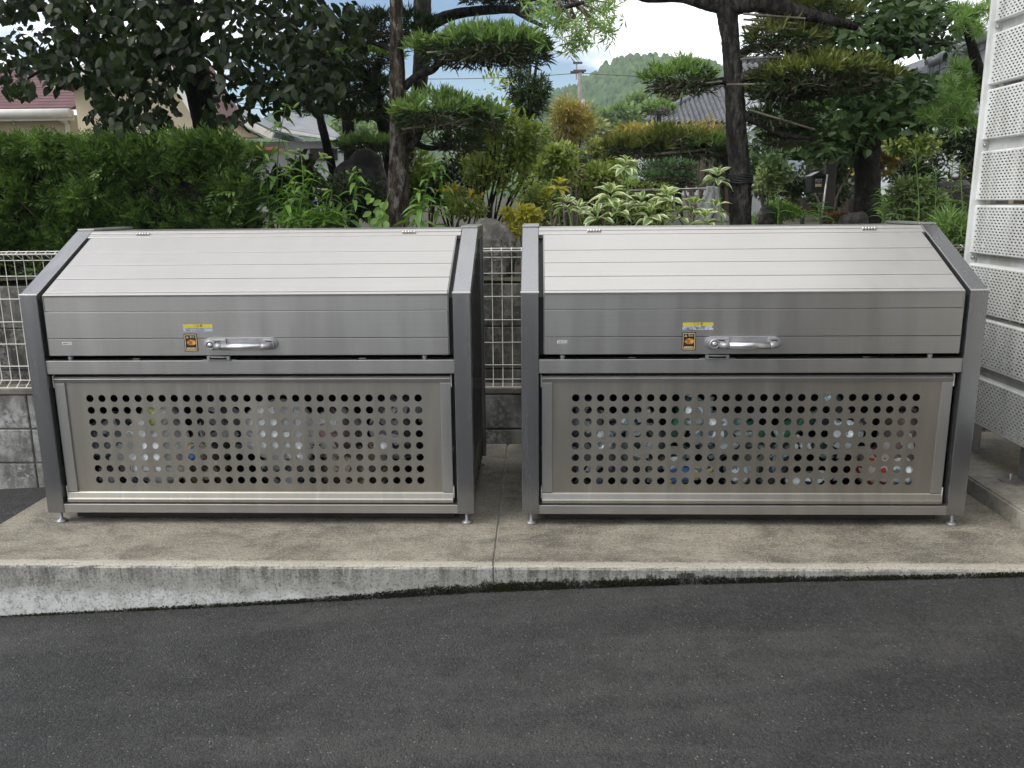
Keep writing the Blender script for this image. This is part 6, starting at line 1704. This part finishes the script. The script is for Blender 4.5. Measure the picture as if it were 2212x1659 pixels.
def left_house():
    Y = 13.0
    t = thing('cream_house', 'cream stucco house with maroon roof behind the hedge at the left', 'house', (at(100, 400, Y).x, Y, 0.9))
    def px(a, b, y=Y): return at(a, b, y)
    # eaves wing with the maroon roof
    xl, xr = px(-260, 250).x, px(158, 250).x
    ze = px(100, 238).z
    MB().box((xl, Y + 0.35, 0.5), (xr - 0.25, Y + 4.5, ze - 0.02)).build('wall', M_STUCCO, t)
    n = 15
    rise, run = 0.95, 2.4
    roof = None
    for k in range(n):
        f0, f1 = k / n, (k + 1) / n
        o = MB().add([(xl, Y + run * f0, ze + 0.04 + rise * f0), (xr, Y + run * f0, ze + 0.04 + rise * f0), (xr, Y + run * f1 + 0.05, ze + 0.04 + rise * f1 + 0.012), (xl, Y + run * f1 + 0.05, ze + 0.04 + rise * f1 + 0.012),
                      (xl, Y + run * f0, ze + 0.0 + rise * f0), (xr, Y + run * f0, ze + 0.0 + rise * f0), (xr, Y + run * f1 + 0.05, ze + rise * f1 - 0.03), (xl, Y + run * f1 + 0.05, ze + rise * f1 - 0.03)],
                     [(0, 1, 2, 3), (7, 6, 5, 4), (4, 5, 1, 0), (1, 5, 6, 2), (0, 3, 7, 4)]).build('shingle_course', M_REDROOF, t)
    g = MB().tube([(xl, Y - 0.07, ze - 0.05), (xr, Y - 0.07, ze - 0.05)], 0.065, 10).build('gutter', M_WHITEP, t)
    MB().box((xl, Y + 0.0, ze - 0.15), (xr, Y + 0.03, ze - 0.004)).build('fascia', M_WHITEP, t)
    MB().tube([px(112, 240, Y - 0.07), px(114, 250, Y - .07), px(140, 262, Y + 0.25), px(146, 270, Y + 0.28), px(146, 420, Y + 0.28)], 0.035, 8).build('downpipe', M_WHITEP, g)
    a, b = px(10, 292, Y + 0.34), px(72, 330, Y + 0.34)
    w = MB().box((a.x, Y + 0.30, b.z), (b.x, Y + 0.345, a.z)).build('window', M_WHITEP, t)
    MB().box((a.x + 0.05, Y + 0.29, b.z + 0.05), (b.x - 0.05, Y + 0.298, a.z - 0.05)).build('pane', M_GLASSD, w)
    # gable end to the right
    Yg = Y - 0.6
    ap, e0, e1 = at(335, 104, Yg), at(160, 196, Yg), at(420, 240, Yg)
    MB().prism_y([(e0.x, 0.5), (e1.x, 0.5), (e1.x, e1.z), (ap.x, ap.z), (e0.x, e0.z)], Yg, Yg + 1.6).build('wall', M_STUCCO, t)
    for s, e in ((-1, e0), (1, e1)):
        d = Vector((e.x - ap.x, 0, e.z - ap.z)).normalized()
        u = Vector((-d.z, 0, d.x))
        if u.z < 0: u = -u
        p0, p1 = ap + u * 0.02, e + d * 0.12 + u * 0.02
        q = [p0, p1, p1 + u * 0.12, p0 + u * 0.12]
        MB().prism_y([(v.x, v.z) for v in (q if s > 0 else q[::-1])], Yg - 0.30, Yg - 0.25).build('barge_board', M_WHITEP, t)
        q = [p0 + u * 0.05, p1 + u * 0.05, p1 + u * 0.15, p0 + u * 0.15]
        MB().prism_y([(v.x, v.z) for v in (q if s > 0 else q[::-1])], Yg - 0.246, Yg + 1.6).build('roof', M_REDROOF, t)
left_house()
def mid_house():
    """low house with grey roofs seen between the hedge and the boulder"""
    Y = 17.0
    t = thing('grey_roofed_house', 'low white house with dark grey roof seen left of the boulder', 'house', (at(620, 400, Y).x, Y, 1.0))
    def sl(a, b, c, d, y0, y1, mat, name, th=0.08):
        P = [at(*a, y0), at(*b, y0), at(*c, y1), at(*d, y1)]
        Q = [p - Vector((0, 0, th)) for p in P]
        return MB().add([tuple(p) for p in P + Q], [(0, 1, 2, 3), (7, 6, 5, 4), (0, 4, 5, 1), (1, 5, 6, 2), (2, 6, 7, 3), (3, 7, 4, 0)]).build(name, mat, t)
    for k in range(6):
        f0, f1 = k / 6, (k + 1) / 6
        def L_(p, q, f): return (p[0] + (q[0] - p[0]) * f, p[1] + (q[1] - p[1]) * f)
        sl(L_((600, 275), (600, 236), f0), L_((745, 300), (690, 256), f0), L_((690 + 55, 256 + 44), (690, 256), f1) if False else L_((745, 300), (690, 256), f1), L_((600, 275), (600, 236), f1), Y + 1.6 * f0, Y + 1.6 * f1, M_TILE, 'roof_course', 0.06)
    a, b = at(470, 262, Y), at(748, 304, Y)
    z0, z1 = at(600, 276, Y).z, at(745, 301, Y).z
    MB().add([tuple(at(598, 276, Y - .02)), tuple(at(747, 301, Y - .02)), tuple(at(747, 307, Y - .02)), tuple(at(598, 283, Y - .02)), tuple(at(598, 276, Y + .05)), tuple(at(747, 301, Y + .05)), tuple(at(747, 307, Y + .05)), tuple(at(598, 283, Y + .05))],
             [(3, 2, 1, 0), (0, 1, 5, 4), (2, 3, 7, 6), (1, 2, 6, 5), (4, 5, 6, 7)]).build('gutter', M_WHITEP, t)
    MB().box((at(430, 300, Y).x, Y + 0.4, 0.9), (at(735, 300, Y).x, Y + 4, at(660, 302, Y).z)).build('wall', M_PLASTER, t)
    g0, g1 = at(470, 290, Y), at(640, 290, Y)
    ap = at(372, 184, Y)
    MB().prism_y([(at(200, 296, Y).x, at(200, 300, Y).z), (at(575, 296, Y).x, at(575, 300, Y).z), (ap.x, ap.z)], Y - 0.4, Y - 0.1).build('gable', M_STUCCO, t)
    for s, (ex, ey) in ((1, (585, 300)), (-1, (180, 300))):
        e = at(ex, ey, Y - .6)
        p = Vector((ap.x, Y - .6, at(372, 178, Y - .6).z))
        d = (e - p).normalized(); u = Vector((-d.z, 0, d.x)); u = u if u.z > 0 else -u
        q = [p, e, e + u * 0.12, p + u * 0.12]
        MB().prism_y([(v.x, v.z) for v in (q if s > 0 else q[::-1])], Y - 0.6, Y - 0.5).build('barge_board', M_WHITEP, t)
        q = [p + u * .04, e + u * .04, e + u * 0.16, p + u * 0.16]
        MB().prism_y([(v.x, v.z) for v in (q if s > 0 else q[::-1])], Y - 0.495, Y + 1.5).build('roof', M_TILED, t)
    MB().box((at(540, 330, Y - 1).x, Y - 1.2, at(600, 326, Y - 1).z), (at(600, 330, Y - 1).x, Y - 0.7, at(600, 319, Y - 1).z)).build('porch_roof', pm('red_awning', (0.42, 0.10, 0.07), (0.34, 0.09, 0.07), 5, 0.6), t)
    MB().box((at(660, 345, Y).x, Y + 0.36, at(660, 345, Y).z), (at(720, 345, Y).x, Y + 0.395, at(660, 318, Y).z)).build('window', M_GLASSD, t)
mid_house()
def tile_mesh(w, l, th):
    """one S-shaped clay pan tile: w across, l up the slope"""
    n = 6
    V, F = [], []
    for j, (v, lift) in enumerate(((0, th), (1, 0))):
        for i in range(n + 1):
            u = i / n
            V.append((u * w, v * l * 1.08, lift + 0.42 * w * (0.5 - 0.5 * math.cos(2 * math.pi * u))))
    for i in range(n): F.append((i, i + 1, n + 2 + i, n + 1 + i))
    b = len(V)
    for i in range(n + 1): V.append((V[i][0], V[i][1], V[i][2] - th))
    for i in range(n): F.append((b + i, b + i + 1, i + 1, i))
    me = MB().add(V, F, True).mesh('roof_tile'); me.materials.append(M_TILE)
    return me
def tiled_roof(t, O, ux, up, nx, ny, w, l, keep=None, me=None):
    """lay tiles from corner O along ux (unit) and up (unit, up the slope)"""
    nrm = ux.cross(up).normalized()
    me = me or tile_mesh(w, l, 0.05)
    R = Matrix((ux, up, nrm)).transposed().to_4x4()
    cnt = 0
    for j in range(ny):
        for i in range(nx):
            if keep and not keep((i + 0.5) / nx, (j + 0.5) / ny): continue
            p = O + ux * (i * w) + up * (j * l)
            o = bpy.data.objects.new('roof_tile', me); link(o, t)
            o.matrix_basis = Matrix.Translation(p - ORG[t.name]) @ R
            cnt += 1
    return cnt
def ridge(t, a, b, r, name='ridge'):
    d = b - a
    n = max(3, int(d.length / (r * 3.2)))
    pts, rs = [], []
    for k in range(n):
        pts += [a + d * (k / n), a + d * ((k + 0.93) / n)]; rs += [r * 0.92, r * 1.06]
    return MB().tube(pts, rs, 8).build(name, M_TILED, t)
def tiled_house():
    Y = 34.0
    t = thing('tiled_house', 'house with grey wavy-tiled hipped roof below the hill', 'house', (at(1600, 400, Y).x, Y, 1.5))
    e0, e1 = at(1392, 268, Y), at(1720, 264, Y)
    e1.z = e0.z
    r0 = at(1536, 190, Y + 3.2); r1 = at(1720, 190, Y + 3.2); r1.z = r0.z
    ux = (e1 - e0).normalized()
    up = Vector((0, 3.2, r0.z - e0.z)); sl = up.length; up.normalize()
    w, l = 0.205, 0.205
    nx, ny = int((e1 - e0).length / w), int(sl / l)
    L_ = (e1 - e0).length
    f0 = (r0.x - e0.x) / L_
    def keep(u, v): return u > f0 * v and u < 0.75
    tiled_roof(t, e0, ux, up, nx, ny, w, l, keep)
    MB().add([tuple(e0 - Vector((0, 0, .05))), tuple(e1 - Vector((0, 0, .05))), tuple(r1 - Vector((0, 0, .05))), tuple(r0 - Vector((0, 0, .05)))], [(0, 1, 2, 3)]).build('roof_deck', M_TILED, t)
    lb = Vector((e0.x, Y + 6.4, e0.z))
    MB().add([tuple(e0 - Vector((0, 0, .06))), tuple(r0 - Vector((0, 0, .06))), tuple(lb - Vector((0, 0, .06)))], [(0, 1, 2)]).build('hip_slope', M_TILED, t)
    ridge(t, e0 + Vector((0, 0, .08)), r0 + Vector((0, 0, .1)), 0.13, 'hip_ridge')
    ridge(t, r0 + Vector((0, 0, .12)), r1 + Vector((0, 0, .12)), 0.17, 'ridge')
    MB().box((e0.x + 0.5, Y + 0.7, 1.0), (e1.x, Y + 6, e0.z - 0.08)).build('wall', M_PLASTER, t)
    MB().box((e0.x + 0.1, Y + 0.02, e0.z - 0.22), (e1.x, Y + 0.10, e0.z - 0.08)).build('fascia', M_WOOD, t)
    for px in (1420, 1480, 1540):
        a = at(px, 300, Y)
        wd = MB().box((a.x, Y + 0.65, a.z - 1.6), (a.x + 0.9, Y + 0.71, a.z - 0.3)).build('window', M_WOOD, t)
        MB().box((a.x + .06, Y + 0.63, a.z - 1.54), (a.x + 0.84, Y + 0.645, a.z - 0.36)).build('pane', M_GLASSD, wd)
tiled_house()
def upper_roof():
    Y = 30.0
    t = thing('tiled_house', 'small grey-tiled roof rising right of the thick trunk', 'house', (at(1650, 400, Y).x, Y, 1.5))
    l, r = at(1605, 168, Y), at(1690, 166, Y)
    r.z = l.z
    tp = at(1612, 137, Y + 1.4)
    up = Vector((0, 1.4, tp.z - l.z)); n = up.length; up.normalize()
    w = 0.2
    tiled_roof(t, l, Vector((1, 0, 0)), up, int((r.x - l.x) / w), max(2, int(n / w)), w, w)
    ridge(t, tp + Vector((-.1, 0, .1)), Vector((r.x, tp.y, tp.z + .1)), 0.14)
    MB().box((tp.x - .28, tp.y - .2, tp.z - .1), (tp.x - .02, tp.y + .2, tp.z + .34)).build('end_tile', M_TILED, t, bevel=0.05)
    e = Vector((r.x, tp.y, tp.z))
    MB().box((e.x - .05, tp.y - .2, tp.z - .1), (e.x + .2, tp.y + .2, tp.z + .34)).build('end_tile', M_TILED, t, bevel=0.05)
    MB().box((l.x + .1, Y + .15, 1.0), (r.x - .1, Y + 2.4, l.z - .04)).build('wall', M_PLASTER, t)
upper_roof()
def right_house():
    Y = 16.0
    t = thing('tiled_house', 'white-walled house with dark sloping gable roof beside the screen', 'house', (at(2060, 400, Y).x, Y, 1.2))
    a, b = at(1985, 165, Y), at(2150, 88, Y)
    for k in range(12):
        p, q = a.lerp(b, k / 12), a.lerp(b, (k + 1) / 12)
        MB().prism_y([(p.x, p.z - .05), (q.x, q.z - .05), (q.x, q.z + .13), (p.x, p.z + .16)], Y - .3, Y + 4).build('roof_course', M_TILED, t, bevel=0.02)
    ridge(t, a + Vector((0, -.28, .16)), b + Vector((0, -.28, .16)), 0.09, 'verge')
    ridge(t, at(2040, 100, Y + 2), at(2095, 98, Y + 2), 0.13, 'ridge')
    MB().box((at(2036, 104, Y + 2).x - .1, Y + 1.8, at(2036, 116, Y + 2).z), (at(2036, 104, Y + 2).x + .12, Y + 2.2, at(2036, 90, Y + 2).z)).build('end_tile', M_TILED, t, bevel=0.06)
    MB().prism_y([(at(2025, 300, Y).x, 1.0), (at(2300, 300, Y).x, 1.0), (at(2300, 30, Y).x, at(2150, 92, Y).z + .1), (at(2150, 92, Y).x, at(2150, 92, Y).z - .04), (at(2025, 150, Y).x, at(2025, 150, Y).z - .04)], Y, Y + 4).build('wall', M_PLASTER, t)
right_house()
def back_wall():
    Y = 13.5
    t = thing('white_house', 'pale wall and blue sheet glimpsed right of the thick trunk', 'house', (at(1650, 420, Y).x, Y, 1.1))
    MB().box((at(1590, 330, Y).x, Y, 1.0), (at(1700, 330, Y).x, Y + .2, at(1650, 285, Y).z)).build('wall', M_PLASTER, t)
    MB().box((at(1612, 330, Y - .3).x, Y - .3, at(1612, 352, Y - .3).z), (at(1645, 330, Y - .3).x, Y - .28, at(1612, 298, Y - .3).z)).build('blue_sheet', M_BLUEP, t)
    MB().box((at(1692, 330, Y - 1).x, Y - 1, at(1700, 392, Y - 1).z), (at(1742, 330, Y - 1).x, Y - .9, at(1700, 346, Y - 1).z)).build('side_panel', M_BLUEP, t)
    MB().box((at(1560, 430, Y + .5).x, Y + .5, 0.9), (at(1900, 430, Y + .5).x, Y + .8, at(1700, 300, Y + .5).z)).build('shaded_wall', M_WOOD, t)  # dark wood colour stands for the shade beneath the trees
    MB().box((at(1640, 286, Y - .4).x, Y - .4, at(1700, 286, Y).z), (at(1900, 286, Y - .4).x, Y + .9, at(1700, 280, Y).z)).build('eave', M_TILED, t)
back_wall()

# ------------------------------------------------------------------ utility pole and lines
M_CONP = pm('pole_concrete', (0.36, 0.34, 0.32), (0.28, 0.26, 0.24), 3, 0.8)
def utility():
    Y = 62.0
    t = thing('utility_pole', 'concrete utility pole with crossarms in front of the hill', 'utility pole', (at(1252, 400, Y).x, Y, 1.5))
    p = at(1252, 270, Y)
    MB().lathe([(0.20, 1.0), (0.19, p.z), (0.13, at(1252, 152, Y).z)], (p.x, Y, 0), 'Z', 12).build('shaft', M_CONP, t)
    MB().box((at(1244, 140, Y).x, Y - .05, at(1246, 172, Y).z), (at(1247, 140, Y).x, Y + .05, at(1246, 134, Y).z)).build('top_pole', M_CONP, t)
    for x0, x1, y, d, nm in ((1232, 1262, 156, 0.12, 'crossarm'), (1238, 1266, 153, -.12, 'crossarm'), (1227, 1276, 232, 0.1, 'lower_crossarm'), (1227, 1276, 238, 0.1, 'lower_crossarm'), (1238, 1258, 136, 0, 'top_arm')):
        a, b = at(x0, y, Y + d), at(x1, y, Y + d)
        MB().box((a.x, Y + d - .06, a.z - .07), (b.x, Y + d + .06, a.z + .07)).build(nm, M_WOOD if 'lower' not in nm else M_STEEL, t)
    for x in (1234, 1241, 1248, 1258, 1264, 1272):
        a = at(x, 231, Y + .1)
        MB().lathe([(0.05, 0), (0.09, .08), (0.05, .16), (0.08, .24), (0, .3)], (a.x, Y + .1, a.z + .05), 'Z', 8).build('insulator', M_DARK, t)
    a = at(1259, 205, Y)
    MB().lathe([(0, 0), (.16, .02), (.16, .9), (0, .95)], (a.x, Y, a.z - 1.2), 'Z', 10).build('transformer', M_STEEL, t)
    for k, (y0, y1, lab) in enumerate([(158, 148, 'highest power line crossing the hill'), (232, 222, 'upper of two middle power lines'), (239, 230, 'lower of two middle power lines'), (286, 284, 'power line just above the yellow shrub')]):
        c = thing('power_line', lab, 'cable', at(1252, y0, Y), 'power lines')
        for x0, x1 in ((500, 1252), (1252, 2150)):
            A, B = at(x0, y0 + (y1 - y0) * (abs(x0 - 1252) / 700), Y), at(x1, y0 + (y1 - y0) * (abs(x1 - 1252) / 700), Y)
            pts = []
            for i in range(13):
                f = i / 12
                q = A.lerp(B, f); q.z -= 1.1 * 4 * f * (1 - f) * .5
                pts.append(q)
            MB().tube(pts, 0.022, 5, cap=False).build('wire', M_DARK, c)
utility()

# ------------------------------------------------------------------ wooded hills
def hill(name, label, crest, Y, depth, seed, grow=1.0, cell=7.0):
    """crest: (px, py) silhouette at depth Y; canopy lumps are real relief"""
    rng = np.random.default_rng(seed)
    cx = np.array([at(a, b, Y).x for a, b in crest]); cz = np.array([at(a, b, Y).z for a, b in crest])
    nx, ny = 760, 260
    xs = np.linspace(cx[0], cx[-1], nx); v = np.linspace(0, 1, ny)
    X, Vv = np.meshgrid(xs, v)
    top = np.interp(xs, cx, cz)
    z0 = 1.2
    Yg = Y - depth * (1 - Vv) + 8 * np.sin(X / 27 + seed) * (1 - Vv)
    Z = z0 + (top[None] - z0) * (Yg / Y) * Vv ** 0.9
    # gullies
    Z += (top[None] - z0) * 0.05 * np.sin(X / 31 + 2 * Vv + seed) * np.sin(np.pi * Vv)
    # crowns
    n = int((cx[-1] - cx[0]) * depth / (cell * cell) * 1.6)
    px_, py_ = rng.uniform(cx[0], cx[-1], n), rng.uniform(Y - depth, Y, n)
    hh = rng.uniform(0.4, 1.6, n); rr = rng.uniform(0.45, 0.95, n) * cell
    B = np.zeros_like(X)
    dx = xs[1] - xs[0]
    for k in range(n):
        i0 = np.searchsorted(xs, px_[k] - rr[k]); i1 = np.searchsorted(xs, px_[k] + rr[k])
        if i1 <= i0: continue
        sub = ((X[:, i0:i1] - px_[k]) ** 2 + (Yg[:, i0:i1] - py_[k]) ** 2) / rr[k] ** 2
        B[:, i0:i1] = np.maximum(B[:, i0:i1], np.sqrt(np.clip(1 - sub, 0, 1)) * hh[k])
    Z = Z + B * cell * 1.35 * np.clip(Vv * 6, 0, 1)
    V = np.stack([X, Yg, Z], -1).reshape(-1, 3)
    back = np.stack([xs, np.full(nx, Y + depth * 0.6), np.full(nx, z0 - 5)], 1)
    V = np.concatenate([V, back])
    idx = np.arange(nx * (ny + 1)).reshape(ny + 1, nx)
    q = np.stack([idx[:-1, :-1], idx[:-1, 1:], idx[1:, 1:], idx[1:, :-1]], -1).reshape(-1, 4)
    crown = np.concatenate([B.reshape(-1), np.zeros(nx)])
    me = fast_mesh(name, V, q.ravel(), np.full(len(q), 4), {'rnd': crown}, smooth=False)
    me.materials.append(M_HILL)
    o = bpy.data.objects.new(name, me); COL.objects.link(o)
    return tag(o, label, kind='structure')
def hill_mat():
    t = NT('wooded_hill')
    a = t.ramp(t.noise(0.035, 5, 0.6), 0.35, 0.65)
    vc = t.n('ShaderNodeSeparateColor', {'Color': t.n('ShaderNodeTexVoronoi', {'Vector': t.pos(), 'Scale': 0.45}).outputs['Color']}).outputs['Red']
    b = t.ramp(t.noise(0.22, 4, 0.7), 0.35, 0.65)
    col = t.mix(a, (0.066, 0.130, 0.042), (0.140, 0.225, 0.062))
    col = t.mix(t.math('MULTIPLY', b, 0.6), col, (0.115, 0.150, 0.060))
    col = t.mix(t.math('MULTIPLY', vc, 0.55), col, (0.022, 0.045, 0.020))
    return t.done(t.bsdf(Base_Color=col, Roughness=0.9, Specular_IOR_Level=0.1, Normal=t.bump(t.noise(1.6, 4, 0.7), 1.0, 0.6)))
M_HILL = hill_mat()
hill('hill', 'round wooded hill behind the utility pole', [(1100, 262), (1160, 232), (1200, 212), (1240, 194), (1275, 178), (1300, 158), (1325, 140), (1350, 132), (1385, 130), (1420, 134), (1455, 138), (1500, 141), (1540, 150), (1580, 166), (1640, 196), (1720, 235)], 330, 190, 3, cell=1.9)
hill('hill', 'low hazy wooded ridge seen left of the peeling trunk', [(600, 262), (700, 240), (760, 226), (830, 222), (900, 236), (1000, 262), (1100, 285), (1200, 310)], 420, 200, 5, cell=3.2)

# house across the lane, behind the camera: it closes the view the bins' fronts face
M_SIDING = pm('lane_house_siding', (0.20, 0.19, 0.175), (0.15, 0.145, 0.135), 2, 0.85, stretch=(0.3, 1, 5))
def lane_house(x0, x1, label, wx):
    t = thing('lane_house', label, 'house', ((x0 + x1) / 2, -4.2, -0.2))
    MB().box((x0, -9.5, -1.2), (x1, -4.2, 5.2)).build('wall', M_SIDING, t)
    MB().prism_x([(-10.1, 5.0), (-3.6, 5.0), (-3.6, 5.15), (-6.85, 6.9), (-10.1, 5.15)][::-1], x0 - .5, x1 + .5).build('roof', M_TILED, t)
    for x in wx:
        for z in (0.9, 3.3):
            w = MB().box((x, -4.2, z), (x + 1.6, -4.14, z + 1.1)).build('window', M_WHITEP, t)
            MB().box((x + .07, -4.138, z + .07), (x + 1.53, -4.12, z + 1.03)).build('pane', M_GLASSD, w)
lane_house(3.6, 14.0, 'dark-sided house across the lane opposite the right bin', (4.8, 8.0, 11.5))

# ------------------------------------------------------------------ summer haze
def haze():
    t = NT('summer_haze')
    pv = t.n('ShaderNodeVolumePrincipled', {'Color': (0.78, 0.90, 1.0), 'Density': 0.0006, 'Anisotropy': 0.2})
    t.t.links.new(pv.outputs[0], t.out.inputs['Volume'])
    MATS['summer_haze'] = t.m
    o = MB().box((-330, -70, -7), (330, 640, 78)).build('haze', t.m)
    tag(o, 'thin blue summer haze between here and the hills', 'haze', kind='stuff')
HAZE = True
if HAZE: haze()
